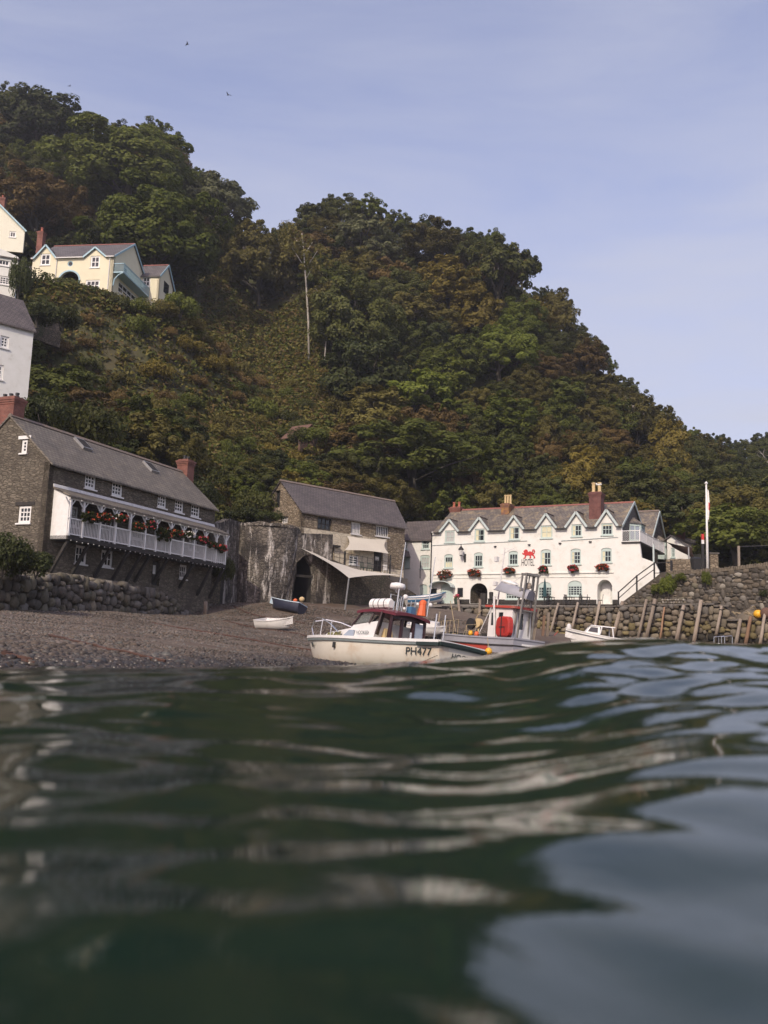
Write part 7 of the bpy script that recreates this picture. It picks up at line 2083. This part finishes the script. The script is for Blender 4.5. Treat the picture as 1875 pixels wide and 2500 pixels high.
for i, u in enumerate(bb_):
    p = HF.w(u, -1.6, 0); o = thing('barrel', ['dark tall bin beside the dark archway', 'dark brown stump right of the dark archway'][i], ['bin', 'post'][i], (p.x, p.y, 5.4))
    MB().lathe([(.3, 0), (.34, .5), (.3, 1.1), (.26, 1.1)] if i == 0 else [(.2, 0), (.19, .8), (.21, 1.2), (.1, 1.25)], 10).build('body', MT['black_wood'], o); MB().lathe([(.35, 0), (.35, .05)], 10, (0, 0, .55)).build('hoop', MT['black_metal'], o)
for i, (X, Y) in enumerate(((765, 1235), (850, 1225))):
    u, v = b5(X, Y, -1.2); p = BF.w(u, -1.2, 0)
    chair(['grey green chair in front of the small white barn window', 'dark chair beside the barn door'][i], (p.x, p.y, 7.72), BF.ang + 2 * i, 'net_green', 'chairs on the barn terrace')
u, v = b5(1035, 1270, -1.2); p = BF.w(u, -1.2, 0); chair('white metal chair right of the dark barn door', (p.x, p.y, 7.72), BF.ang - .6, 'white_paint', 'chairs on the barn terrace')
# floats and nets under the arch and on the lower quay
for (px, py, d, r_, mt, lab) in ((721, 1466, 74.6, .17, 'orange', 'orange float in the mouth of the pointed arch'), (737, 1463, 74.8, .22, 'pot_buff', 'pale buff float in the mouth of the pointed arch'), (1851, 1499, 72.4, .36, 'yellow', 'yellow float on the net heap of the lower quay'), (1872, 1497, 72.0, .5, 'rust', 'rusty red float at the end of the lower quay')):
    p = at(px, py, d); o = thing('float', lab, 'float', p)
    MB().ball((0, 0, 0), (r_, r_, r_ * .9), 12, 8).build('body', MT[mt], o, smooth=True); MB().lathe([(.06, r_ * .85), (.06, r_ * 1.15)], 6).build('eye', MT['black_metal'], o)
MT['net_brown'] = M('brown_netting', (0.12, 0.10, 0.072), (0.17, 0.14, 0.10), 8, .95, .6, 16, c3=(0.09, 0.075, 0.055), s3=2.2)
for k, (px, py, d, w_, h_, lab) in enumerate(((1796, 1500, 75.0, 2.4, .75, 'heaped brown net sloping down at the step of the quay'), (1832, 1503, 73.2, 1.9, 1.0, 'brown net pile under the yellow float'))):
    p = at(px, py, d); o = thing('net_heap', lab, 'net', (p.x, p.y, 3.9)); m_ = MB()
    rs = random.Random(30 + k); N = 14
    for j in range(7):
        for i in range(N):
            a = 2 * math.pi * i / N; f = j / 6; rr4 = (1 - f ** 1.8) * (1 + .14 * math.sin(3 * a + k) + rs.uniform(-.06, .06))
            m_.v.append((math.cos(a) * w_ * .6 * rr4, math.sin(a) * w_ * .4 * rr4, h_ * f * (1 + rs.uniform(-.08, .08))))
    for j in range(6):
        for i in range(N): m_.f.append((j * N + i, j * N + (i + 1) % N, (j + 1) * N + (i + 1) % N, (j + 1) * N + i)); m_.m.append(0)
    m_.build('net', MT['net_brown'], o, smooth=True)
    q_ = MB()
    for i in range(9):
        a0 = rs.uniform(0, 6.28); r0 = rs.uniform(.2, .55) * w_; zc = h_ * rs.uniform(.3, .95)
        q_.tube([(math.cos(a0 + t_ * .5) * r0 * .6, math.sin(a0 + t_ * .5) * r0 * .5 - .2, zc + .18 * math.sin(t_ * 1.1)) for t_ in range(7)], .028, 5)
    q_.build('rope_coil', MT['rope'], o)
# birds
def bird(label, pos, s, rz, mat, flying=True, dih=.3):
    o = thing('bird', label, 'bird', pos, rz, None)
    b = MB()
    prof = [(-.30, .01), (-.22, .05), (-.08, .085), (.06, .09), (.17, .06), (.22, .055), (.28, .04), (.33, .008)]
    b.tube([(x * s, 0, (.03 if x > .15 else 0) * s) for x, r_ in prof], [r_ * s for x, r_ in prof], 8)
    if flying:
        for sg_ in (1, -1):
            b.hexa([(.12 * s, sg_ * .05 * s, .03 * s), (-.10 * s, sg_ * .05 * s, .03 * s), (-.14 * s, sg_ * .35 * s, (.03 + .35 * dih) * s), (.06 * s, sg_ * .36 * s, (.03 + .36 * dih) * s)], [(.12 * s, sg_ * .05 * s, .05 * s), (-.10 * s, sg_ * .05 * s, .05 * s), (-.14 * s, sg_ * .35 * s, (.05 + .35 * dih) * s), (.06 * s, sg_ * .36 * s, (.05 + .36 * dih) * s)])
            b.hexa([(.06 * s, sg_ * .36 * s, (.03 + .36 * dih) * s), (-.14 * s, sg_ * .35 * s, (.03 + .35 * dih) * s), (-.26 * s, sg_ * .72 * s, (.04 + .3 * dih) * s), (-.2 * s, sg_ * .74 * s, (.04 + .3 * dih) * s)], [(.06 * s, sg_ * .36 * s, (.05 + .36 * dih) * s), (-.14 * s, sg_ * .35 * s, (.05 + .35 * dih) * s), (-.26 * s, sg_ * .72 * s, (.05 + .3 * dih) * s), (-.2 * s, sg_ * .74 * s, (.05 + .3 * dih) * s)])
    else:
        b.box(-.03 * s, .0, -.04 * s, -.02 * s, -.2 * s, -.05 * s).box(-.03 * s, .0, .02 * s, .04 * s, -.2 * s, -.05 * s)
        b.ball((.26 * s, 0, .10 * s), .07 * s, 8, 6)
    b.build('body', MT[mat], o, smooth=True)
    return o
for (px, py, d, s, rz, dh, lab) in ((457, 108, 140, .85, .4, .2, 'highest dark bird flying alone in the blue sky'), (557, 232, 140, .85, 2.6, .5, 'dark bird with raised wings flying above the valley gap'), (170, 210, 150, .6, 1.0, .1, 'upper of two tiny birds above the left ridge'), (171, 236, 150, .55, 2.0, .1, 'lower of two tiny birds above the left ridge')):
    bird(lab, at(px, py, d), s, rz, 'black_wood', True, dh)
x0_, zt2 = h3(1216, 80, 1.6)
gp = HF.w(h3(1214, 84, 1.6)[0], 1.6, h3(1214, 84, 1.6)[1])
bird('white gull standing on the tall chimney pots of the hotel', (gp.x, gp.y, gp.z + .08), 1.25, HF.ang + 2.7, 'white_paint', False)
# ================================================================== TREES AND SCRUB
LEAF = {
 'dark':   leaf_mat('dark_oak_leaves', (0.068, 0.077, 0.020), (0.109, 0.114, 0.029)),
 'green':  leaf_mat('green_sycamore_leaves', (0.084, 0.104, 0.018), (0.134, 0.149, 0.027)),
 'bright': leaf_mat('bright_green_leaves', (0.103, 0.134, 0.018), (0.153, 0.176, 0.027)),
 'olive':  leaf_mat('olive_leaves', (0.117, 0.104, 0.027), (0.166, 0.144, 0.035)),
 'gold':   leaf_mat('yellowing_leaves', (0.177, 0.144, 0.029), (0.239, 0.187, 0.037)),
 'brown':  leaf_mat('autumn_brown_leaves', (0.134, 0.093, 0.033), (0.177, 0.120, 0.041)),
 'grey':   leaf_mat('grey_willow_leaves', (0.123, 0.130, 0.061), (0.164, 0.171, 0.082)),
 'deep':   leaf_mat('very_dark_holly_leaves', (0.046, 0.058, 0.018), (0.077, 0.088, 0.027)),  # very dark green, the foliage's own colour
}
MT['bark'] = M('grey_bark', (0.10, 0.085, 0.068), (0.065, 0.055, 0.045), 3, .9, .5, 12, (1, 1, .3))
MT['birch_bark'] = M('pale_birch_bark', (0.42, 0.39, 0.34), (0.26, 0.23, 0.19), 3, .8, .3, 10, (1, 1, .4))

def leaves(centres, radii, per, size, r, squash=.85, up=.25, heart=None):
    """leaf sprays over a set of clumps: returns verts, quads"""
    n = len(centres); N = n * per
    c = np.repeat(centres, per, 0); rad = np.repeat(radii, per)
    d = r.normal(0, 1, (N, 3)); d[:, 2] = d[:, 2] + .15; d /= np.linalg.norm(d, axis=1, keepdims=True)
    k = r.uniform(.55, 1.08, N) ** .6
    p = c + d * (rad * k)[:, None] * np.array([1, 1, squash])
    nn = d * .75 + r.normal(0, .42, (N, 3))
    if heart is not None:
        hd = p - np.array(heart); hd /= np.linalg.norm(hd, axis=1, keepdims=True) + 1e-6; nn = nn * .75 + hd * .55
    nn = nn; nn[:, 2] += up; nn /= np.linalg.norm(nn, axis=1, keepdims=True)
    a = np.cross(nn, r.normal(0, 1, (N, 3))); a /= np.linalg.norm(a, axis=1, keepdims=True); b = np.cross(nn, a)
    s = (size * r.uniform(.55, 1.35, N))[:, None]
    bend = nn * s * .25
    V = np.stack([p - a * s, p - b * s * .62 + bend, p + a * s * 1.05, p + b * s * .62 + bend], 1).reshape(-1, 3)
    return V, np.arange(N * 4).reshape(-1, 4)

CROWNS, TRUNKS = [], []
def make_crown(seed, kind, fine=1.0):
    """unit tree: height 10 m, base at 0"""
    r = np.random.default_rng(seed)
    cs, rs = [], []
    nb = {'dome': 116, 'tall': 96, 'open': 84, 'spread': 110}[kind]
    for i in range(nb):
        u = r.uniform(0, 2 * math.pi); v = r.uniform(-.55, 1.0)
        q_ = math.sqrt(max(0, 1 - v * v)); k = r.uniform(.62, 1.0) if r.random() < .8 else r.uniform(.1, .6)
        if kind == 'dome': R, Hc, Hr = 3.9, 5.0, 4.1
        elif kind == 'tall': R, Hc, Hr = 2.8, 5.2, 4.3
        elif kind == 'spread': R, Hc, Hr = 4.5, 5.2, 3.8
        else: R, Hc, Hr = 3.5, 5.6, 3.9
        cs.append((math.cos(u) * q_ * k * R, math.sin(u) * q_ * k * R, Hc + v * k * Hr))
        rs.append(r.uniform(.45, 1.08) * (.72 if kind == 'open' else 1.0) * (1.0 - .25 * max(v, 0)))
    for i in range(22):                                   # stray sprays that break the outline
        u = r.uniform(0, 2 * math.pi); v = r.uniform(-.2, 1.0); q_ = math.sqrt(max(0, 1 - v * v)); k = r.uniform(1.0, 1.22)
        cs.append((math.cos(u) * q_ * k * R, math.sin(u) * q_ * k * R, Hc + v * k * Hr)); rs.append(r.uniform(.35, .75))
    V, Fq = leaves(np.array(cs), np.array(rs), int({'open': 88}.get(kind, 100) * fine), .20 / fine ** .5, r, heart=(0, 0, 4.6))
    me = np_mesh('crown', V, Fq, LEAF['green'])
    b = MB()
    b.tube([(0, 0, -1.2), (.1, 0, 1.5), (.05, .1, 4.0), (.15, 0, 7.0)], [.34, .27, .19, .06], 7)
    for (c_, r_) in list(zip(cs, rs))[:12 if kind != 'open' else 22]:
        st_ = Vector((.06, .04, r.uniform(2.2, 5.2))); e_ = Vector(c_)
        b.tube([st_, st_.lerp(e_, .5) + Vector((0, 0, .4)), e_], [.12, .07, .025], 5)
    tm_ = bpy.data.meshes.new('trunk'); tm_.from_pydata(b.v, [], b.f); tm_.materials.append(MT['bark'])
    tm_.polygons.foreach_set('use_smooth', [True] * len(b.f)); tm_.update()
    CROWNS.append((kind, me, tm_))
for i, kd in enumerate(('dome', 'dome', 'dome', 'tall', 'tall', 'open', 'open', 'spread', 'spread', 'dome')):
    make_crown(300 + i, kd, 2.0 if i in (0, 1, 7) else 1.0)

COLW = {'dark': 'dark green', 'green': 'green', 'bright': 'bright green', 'olive': 'olive', 'gold': 'yellowing', 'brown': 'rusty brown', 'grey': 'grey green', 'deep': 'very dark'}
def tree(label, base, h, wid, colour, vi, group='trees on the wooded hillside', name='tree', rz=0.0, cat='tree'):
    k, cm_, tm_ = CROWNS[vi % len(CROWNS)]
    o = thing(name, label, cat, base, rz, group)
    ts = random.uniform(.84, 1.18)
    o.scale = (wid / 8.0 * ts, wid / 8.0 / ts, h / 10.0)
    o.rotation_euler = (random.uniform(-.11, .11), random.uniform(-.11, .11), rz)
    c = link('crown', cm_, o); t = link('trunk', tm_, o)
    c.material_slots[0].link = 'OBJECT'; c.material_slots[0].material = LEAF[colour]
    return o

# what must stay in sight: (px0, py0, px1, py1, distance)
KEEP = [(0, 430, 62, 600, 122), (0, 600, 55, 740, 88), (55, 560, 430, 745, 108), (0, 720, 82, 1000, 66), (0, 950, 560, 1400, 56), (560, 1170, 1000, 1420, 80), (960, 1200, 1660, 1480, 84), (1620, 1240, 1680, 1390, 90), (725, 1020, 790, 1085, 108), (1590, 1290, 1875, 1400, 78)]
def blocks(base, h, wid):
    pts_ = [proj(base + Vector((dx * wid * .45, 0, h * f))) for dx in (-1, 0, 1) for f in (.1, .6, 1.0)]
    x0, x1 = min(p[0] for p in pts_), max(p[0] for p in pts_); y0, y1 = min(p[1] for p in pts_), max(p[1] for p in pts_)
    for a, b, c, d, dist in KEEP:
        if x1 > a and x0 < c and y1 > b and y0 < d and base.y < dist + 14:
            if base.y - wid * .5 < dist + 6: return True
    return False
def t_at(p, yy, lo=0.0, hi_=1.0):
    """slope parameter at which the hillside shows at photo row yy"""
    for _ in range(24):
        m_ = (lo + hi_) / 2
        if proj(hill(p, m_))[1] > yy: lo = m_
        else: hi_ = m_
    return lo

placed = []
def try_place(p, tt, h, wid, colour, vi, label, gap=.40, force=False):
    b = hill(p, tt)
    if not force:
        if blocks(b, h, wid): return None
        for (q_, w2) in placed:
            if (q_ - b).length < gap * (wid + w2): return None
    placed.append((b, wid))
    o = tree(label, b - Vector((0, 0, .4)), h, wid, colour, vi, rz=random.uniform(0, 6.28))
    return o
rt = random.Random(77)
# --- trees one would point at
NAMED = [  # column, crown centre row, crown width px, crown height px, colour, form, label
 (305, 395, 330, 250, 'green', 0, 'largest dome crowned tree on the skyline above the yellow house'),
 (370, 560, 330, 270, 'bright', 1, 'big bright green tree right behind the yellow house'),
 (85, 500, 240, 190, 'brown', 7, 'broad rusty brown tree above the cream cottage'),
 (90, 285, 220, 170, 'deep', 2, 'dark tree mass at the highest corner of the hill'),
 (530, 490, 180, 170, 'grey', 5, 'grey green open crowned tree on the skyline left of the valley gap'),
 (630, 640, 180, 190, 'olive', 8, 'olive tree just below the valley gap'),
 (880, 570, 160, 130, 'grey', 6, 'silvery willow high on the central hill'),
 (930, 610, 130, 100, 'grey', 5, 'smaller silvery willow beside the larger one'),
 (1090, 700, 200, 150, 'gold', 3, 'yellowing tree high on the central hill'),
 (1165, 760, 170, 150, 'gold', 4, 'second yellowing tree just below the first on the central hill'),
 (1060, 590, 180, 130, 'olive', 0, 'golden olive tree below the central skyline'),
 (1215, 660, 200, 210, 'dark', 6, 'dark ragged tree jutting out on the central skyline'),
 (1220, 850, 190, 170, 'bright', 1, 'light green tree in the middle of the central hill'),
 (1010, 960, 190, 150, 'bright', 9, 'light green bushy tree in the hollow above the barn and hotel'),
 (1000, 1110, 330, 190, 'green', 7, 'wide layered green tree directly behind the barn roof end'),
 (860, 760, 230, 230, 'dark', 0, 'dark spreading tree right of the white birch'),
 (905, 900, 220, 200, 'deep', 2, 'very dark tree in the hollow right of the birches'),
 (1640, 1110, 120, 190, 'gold', 4, 'yellow green tree at the right shoulder of the hill'),
 (1560, 1030, 170, 160, 'olive', 8, 'olive tree round the bare branches above the hotel end'),
 (1790, 1250, 200, 190, 'olive', 0, 'olive tree right of the flagpole'),
 (1365, 760, 110, 150, 'olive', 3, 'leaning tree poking out of the right skyline'),
]
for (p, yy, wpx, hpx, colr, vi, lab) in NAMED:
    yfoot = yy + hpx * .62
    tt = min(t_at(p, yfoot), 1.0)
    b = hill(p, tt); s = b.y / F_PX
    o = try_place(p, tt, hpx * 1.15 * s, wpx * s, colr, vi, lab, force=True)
# --- white birches
def birch(label, px, ybase, ytop, lean, wcrown, tk=1.0):
    tt = t_at(px, ybase); b = hill(px, tt) ; s = b.y / F_PX; H_ = (ybase - ytop) * s
    o = thing('birch_tree', label, 'birch tree', b, 0, 'white trunked birches on the slope')
    q_ = MB(); L_ = lean * s
    q_.tube([(0, 0, -.5), (L_ * .2, 0, H_ * .3), (L_ * .45, 0, H_ * .55), (L_ * .8, 0, H_ * .85), (L_, 0, H_)], [k_ * tk for k_ in (.19, .16, .13, .09, .04)], 7)
    for k, (f, dx, dz) in enumerate(((.70, 1.8, 3.4), (.74, -2.2, 3.4), (.82, 1.3, 2.4), (.86, -1.4, 2.3), (.62, .9, 2.2))):
        st_ = Vector((L_ * f, 0, H_ * f)); q_.tube([st_, st_ + Vector((dx * .6, .3, dz * .6)), st_ + Vector((dx, .4, dz))], [.08, .05, .02], 5)
    q_.build('trunk', MT['birch_bark'], o, smooth=True)
    r = np.random.default_rng(int(px)); n = 26
    c = np.stack([L_ * .92 + r.normal(0, wcrown * .30, n), r.normal(0, wcrown * .25, n), H_ * .86 + r.normal(0, H_ * .10, n)], 1)
    V, Fq = leaves(c, r.uniform(.6, 1.2, n), 60, .24, r)
    link('crown', np_mesh('crown', V, Fq, LEAF['olive']), o)
birch('tall birch with a bright white bare trunk in the middle of the hill', 755, 882, 540, -35, 8)
birch('shorter birch with a thin pale trunk right of the tall one', 790, 905, 690, 12, 4, .6)
def bare_tree(label, px, ybase, hpx, wpx, seed):
    tt = t_at(px, ybase); b = hill(px, tt) - Vector((0, 3.5, 0)); s = b.y / F_PX; r = random.Random(seed)
    o = thing('bare_tree', label, 'bare tree', b, 0, None)
    q_ = MB(); H_ = hpx * s; W_ = wpx * s
    q_.tube([(0, 0, -1), (.1, 0, H_ * .3), (0, 0, H_ * .55)], [.24, .18, .10], 6)
    q_.build('trunk', MT['birch_bark'], o, smooth=True)
    q_ = MB()
    for i in range(13):
        a = r.uniform(-1.3, 1.3); st_ = Vector((0, 0, H_ * r.uniform(.25, .55)))
        e_ = st_ + Vector((math.sin(a) * W_ * .5, r.uniform(-.5, .5), math.cos(a) * H_ * .5 * r.uniform(.5, 1)))
        m_ = st_.lerp(e_, .55) + Vector((0, 0, .4)); q_.tube([st_, m_, e_], [.09, .055, .015], 5)
        for _ in range(3):
            q_.tube([m_, m_ + Vector((r.uniform(-1, 1), r.uniform(-.3, .3), r.uniform(.2, 1.3))) * W_ * .16], [.035, .012], 4)
    q_.build('branches', MT['birch_bark'], o, smooth=True)
bare_tree('leafless pale branched tree above the right end of the hotel', 1522, 1085, 120, 120, 3)
bare_tree('leafless pale tree at the far right edge above the wall', 1858, 1200, 110, 90, 5)
# --- skyline row
p = -60.0; i = 0; SKYL = []
while p < 1960:
    tt = rt.uniform(.93, 1.0); b = hill(p, 1.0)
    dt = b.y; hw_ = 3.2 / (dt / F_PX)
    sy = max(float(np.interp(p + k_ * hw_, SKX, SKY)) - (18 if k_ else 0) for k_ in (-.8, 0, .8))
    topz = at(p, sy + rt.uniform(-10, 14), dt).z
    h = max(4.5, topz - b.z + .6); wid = h * (rt.uniform(.7, 1.1) if p < 1150 else rt.uniform(.6, .85))
    colr = rt.choice(('dark', 'dark', 'dark', 'green', 'olive', 'deep')) if p > 640 else rt.choice(('dark', 'deep', 'green', 'olive'))
    side = 'left ridge' if p < 600 else ('central hill crest' if p < 1200 else ('falling right crest' if p < 1640 else 'far right crest'))
    if not any(abs(q_[0].x - b.x) < 3.0 and abs(q_[0].y - b.y) < 6 and q_[1] > 9 for q_ in placed):
        placed.append((b, wid))
        o = tree('tree', b - Vector((0, 0, .4)), h, wid, colr, (3, 0, 5, 6, 8, 2, 4)[i % 7], rz=rt.uniform(0, 6.28))
        SKYL.append((o, '%s %s tree on the %s skyline' % (COLW[colr], ('tall', 'round', 'ragged')[i % 3], side), (p, 0)))
    p += wid * .55 / (dt / F_PX); i += 1
# --- the wood on the slope
SCRUB = [(60, 690), (430, 690), (560, 640), (700, 700), (800, 860), (880, 1010), (860, 1170), (660, 1170), (560, 1290), (430, 1130), (70, 1000)]
def inpoly(x, y, P):
    c = False; j = len(P) - 1
    for i in range(len(P)):
        if (P[i][1] > y) != (P[j][1] > y) and x < (P[j][0] - P[i][0]) * (y - P[i][1]) / (P[j][1] - P[i][1]) + P[i][0]: c = not c
        j = i
    return c
AUTO = []
nt_ = 0; tries = 0
while nt_ < 262 and tries < 12000:
    tries += 1
    p = rt.uniform(-80, 1960); tt = rt.uniform(.0, .97)
    b = hill(p, tt); q_ = proj(b)
    if inpoly(q_[0], q_[1], SCRUB): continue
    h = rt.uniform(5.5, 9.5) * (.8 + .35 * tt); wid = h * rt.uniform(.85, 1.25)
    over = False
    for dx, f in ((0, 1.0), (-.42, .72), (.42, .72)):
        t_ = proj(b + Vector((dx * wid, 0, h * f)))
        if t_[1] < float(np.interp(t_[0], SKX, SKY)) + 4: over = True
    if over: continue
    x_ = q_[0]
    if x_ < 620: colr = rt.choice(('dark', 'green', 'deep', 'olive', 'olive', 'green', 'brown', 'dark'))
    elif x_ < 1150: colr = rt.choice(('dark', 'green', 'olive', 'gold', 'deep', 'olive', 'green', 'brown'))
    elif x_ < 1600: colr = rt.choice(('dark', 'green', 'brown', 'olive', 'green', 'dark', 'bright', 'olive', 'gold'))
    else: colr = rt.choice(('dark', 'green', 'dark', 'deep', 'olive', 'dark'))
    where = 'behind the white houses' if x_ < 60 else ('behind the yellow house' if x_ < 440 else ('above the stone house roof' if x_ < 620 else ('above the stone barn' if x_ < 980 else ('behind the hotel' if x_ < 1560 else 'behind the flagpole'))))
    band = 'low on the slope' if tt < .33 else ('half way up the slope' if tt < .66 else 'high on the slope')
    o = try_place(p, tt, h, wid, colr, rt.randrange(10), 'tree', .30)
    if o:
        nt_ += 1
        AUTO.append((o, '%s %s tree' % (COLW[colr], 'large' if wid > 8 else ('middling' if wid > 6.3 else 'small')), proj(b)))
# --- bushes on the open slope and round the houses
BUSH = []
def make_bush(seed):
    r = np.random.default_rng(seed); n = 15
    u = r.uniform(0, 6.28, n); k = r.uniform(0, 1, n) ** .5
    c = np.stack([np.cos(u) * k * 1.5, np.sin(u) * k * 1.5, .5 + r.uniform(0, .9, n) * (1.1 - .6 * k)], 1)
    V, Fq = leaves(c, r.uniform(.45, .85, n), 190, .10, r)
    me = np_mesh('foliage', V, Fq, LEAF['green'])
    b = MB()
    for i in range(5): b.tube([(0, 0, -.3), (c[i][0] * .5, c[i][1] * .5, c[i][2] * .7), tuple(c[i])], [.06, .04, .015], 4)
    sm_ = bpy.data.meshes.new('stems'); sm_.from_pydata(b.v, [], b.f); sm_.materials.append(MT['bark']); sm_.update()
    BUSH.append((me, sm_))
for i in range(6): make_bush(900 + i)
def bush(label, base, w, h, colour, vi, group=None, name='bush', cat='bush'):
    o = thing(name, label, cat, base, rt.uniform(0, 6.28), group); o.scale = (w / 4.0, w / 4.0, h / 2.0)
    f, s = BUSH[vi % 6]
    a = link('foliage', f, o); link('stems', s, o)
    a.material_slots[0].link = 'OBJECT'; a.material_slots[0].material = LEAF[colour] if colour in LEAF else MT[colour]
    return o
nb = 0; tries = 0; bpl = []
while nb < 150 and tries < 4000:
    tries += 1
    p = rt.uniform(20, 900); tt = rt.uniform(0, .5)
    b = hill(p, tt); q_ = proj(b)
    if not inpoly(q_[0], q_[1], SCRUB): continue
    w = rt.uniform(2.0, 5.2); h = w * rt.uniform(.45, .75)
    if blocks(b, h, w) or any((x - b).length < .30 * (w + w2) for x, w2 in bpl): continue
    bpl.append((b, w))
    colr = rt.choice(('green', 'olive', 'brown', 'dark', 'olive', 'gold', 'brown', 'olive', 'brown', 'green'))
    where = 'under the yellow house' if q_[0] < 330 else ('above the stone house chimney' if q_[0] < 560 else 'above the stone barn')
    band = 'near the roofs' if tt < .15 else ('in the middle of the open slope' if tt < .32 else 'high on the open slope')
    o = bush('bush', b - Vector((0, 0, .2)), w, h, colr, nb, 'bushes on the open slope'); nb += 1
    AUTO.append((o, '%s %s bush' % (COLW[colr], 'wide' if w > 3.4 else 'small'), q_))
# every one named by its look, then by the landmark it stands over, then by its height on the slope
LMX = [(-200, 'the white houses'), (70, 'the yellow house dormers'), (250, 'the yellow house balcony'), (420, 'the stone house chimney'), (560, 'the lime kiln'), (690, 'the barn gable'), (800, 'the barn awning'), (900, 'the barn roof end'), (985, 'the annexe'), (1090, 'the red pot chimney'), (1190, 'the lichened chimney'), (1280, 'the lion sign'), (1370, 'the fifth dormer'), (1450, 'the plum brick chimney'), (1540, 'the hotel gables'), (1650, 'the cottage'), (1720, 'the flagpole'), (1800, 'the cable post')]
def name_all(items, fmt):
    groups = {}
    for o, look, (x, y) in items:
        lm = [n for a, n in LMX if x >= a][-1] if x >= -200 else LMX[0][1]
        groups.setdefault((look, lm), []).append((y, x, o))
    for (look, lm), g in groups.items():
        g.sort(key=lambda q_: (q_[0], q_[1]))
        for k, (y, x, o) in enumerate(g):
            n = len(g); o_ = ''
            if n == 2: o_ = ('upper ', 'lower ')[k]
            elif n > 2: o_ = 'topmost ' if k == 0 else ('lowest ' if k == n - 1 else ('second highest ', 'third highest ', 'fourth highest ', 'fifth highest ', 'sixth highest ', 'seventh highest ', 'eighth highest ')[min(k - 1, 6)])
            o['label'] = fmt % (o_ + look, lm)
name_all(AUTO, '%s on the slope above %s')
name_all(SKYL, '%s above %s')
# hedges and shrubs that mask house feet
for k, (px, py, d, w, h, colr, lab) in enumerate((
    (70, 745, 106, 6.0, 4.6, 'deep', 'dark shrub between the white house and the yellow house'), (120, 735, 107, 5.2, 3.8, 'dark', 'dark shrub below the left dormer of the yellow house'), (170, 738, 107.5, 5.2, 3.0, 'dark', 'hedge bush below the arched porch of the yellow house'),
    (215, 748, 108, 4.6, 2.9, 'deep', 'hedge bush below the lower window of the yellow house'), (258, 756, 108, 4.2, 2.4, 'dark', 'hedge bush below the corner of the yellow house'), (300, 765, 108, 4.6, 2.2, 'dark', 'hedge bush below the balcony of the yellow house'),
    (345, 772, 109, 4.6, 2.2, 'green', 'hedge bush below the side wing of the yellow house'), (395, 778, 110, 5.0, 2.6, 'olive', 'hedge bush right of the side wing of the yellow house'), (440, 770, 112, 5.5, 3.2, 'green', 'green shrub beside the far end of the yellow house'),
    (45, 715, 90, 2.4, 4.6, 'deep', 'ivy climbing the corner of the upper white house'), (90, 790, 92, 5.5, 3.0, 'deep', 'dark bush below the garden wall'), (150, 800, 95, 5.0, 2.6, 'dark', 'bush just right of the garden wall end'),
    (40, 1404, 47.5, 3.2, 1.8, 'deep', 'dark bush in front of the stone house gable'), (88, 1402, 48.5, 2.0, 1.5, 'deep', 'smaller dark bush at the stone house corner'), (5, 1392, 46.5, 2.8, 2.2, 'deep', 'dark bush at the very edge beside the stone house'),
    (545, 1415, 72.5, 1.8, 2.2, 'dark', 'leafy ivy clump between the stone house and the lime kiln'), (470, 1240, 78, 5, 3, 'deep', 'dark shrub behind the far end of the stone house'), (105, 1045, 63, 4, 2.8, 'deep', 'dark shrub behind the brick chimney of the stone house'), (200, 1090, 68, 6, 4, 'dark', 'dark shrub behind the stone house ridge'),
    (770, 1084, 109, 4.0, 2.4, 'green', 'bush hiding the foot of the rusty shed'), (735, 1082, 109, 3.4, 2.2, 'dark', 'dark bush at the left corner of the rusty shed'), (620, 1262, 86, 4.5, 3.2, 'dark', 'green shrub climbing the barn gable'), (660, 1275, 80.2, 3.0, 1.2, 'deep', 'low shrub on top of the lime kiln'), (600, 1275, 82, 4.0, 1.6, 'deep', 'shrub behind the lime kiln top'))):
    b = at(px, py, d); bush(lab, b, w, h, colr, k)
for k, (px, py, w, h, colr, lab) in enumerate(((1632, 1447, 1.6, 1.9, 'bright', 'largest green shrub growing out of the harbour wall by the hotel'), (1603, 1452, 1.2, 1.2, 'green', 'lower green shrub growing by the stair foot of the harbour wall'), (1664, 1420, 1.1, .9, 'green', 'small dark shrub right of the largest wall shrub'),
    (1725, 1426, .95, 1.4, 'bright', 'upright green tuft on the harbour wall below the flagpole'), (1862, 1458, .8, .7, 'deep', 'dark tuft low on the far end of the harbour wall'))):
    x_, z_ = HW.xz(px, py, -.25); b = HW.w(x_, -.25, z_); bush(lab, b, w, h, colr, k, 'shrubs growing in the harbour wall', 'wall_shrub', 'shrub')
# --- undergrowth: bramble, bracken and ivy nobody could count
r = np.random.default_rng(5); NU = 32000; N2 = 21000
pp = np.concatenate([r.uniform(-120, 2000, NU - N2), r.uniform(-40, 920, N2)]); tq = np.concatenate([r.uniform(0, 1.0, NU - N2) ** 1.1, r.uniform(0, .78, N2)])
base = np.array([tuple(hill(a, b)) for a, b in zip(pp, tq)])
qq = np.array([proj(b) for b in base]); sc = np.array([inpoly(a, b, SCRUB) for a, b in qq])
sz_ = np.where(sc, r.uniform(.4, 1.0, NU), r.uniform(.6, 1.4, NU))
for nm, mat_, sel, lab in (('undergrowth', 'dark', (~sc), 'dark undergrowth carpeting the wooded hillside'), ('bramble', 'olive', sc & (r.random(NU) < .45), 'olive brambles covering the open slope'), ('bracken', 'brown', sc & (r.random(NU) < .26), 'brown bracken covering the open slope'), ('ivy', 'green', sc & (r.random(NU) < .42), 'green ivy and nettles covering the open slope')):
    V, Fq = leaves(base[sel] + np.array([0, 0, .25]), sz_[sel], 8 if nm == 'undergrowth' else 11, .25, r, .7, .5)
    tag(link(nm, np_mesh(nm, V, Fq, LEAF[mat_])), lab, kind='stuff')
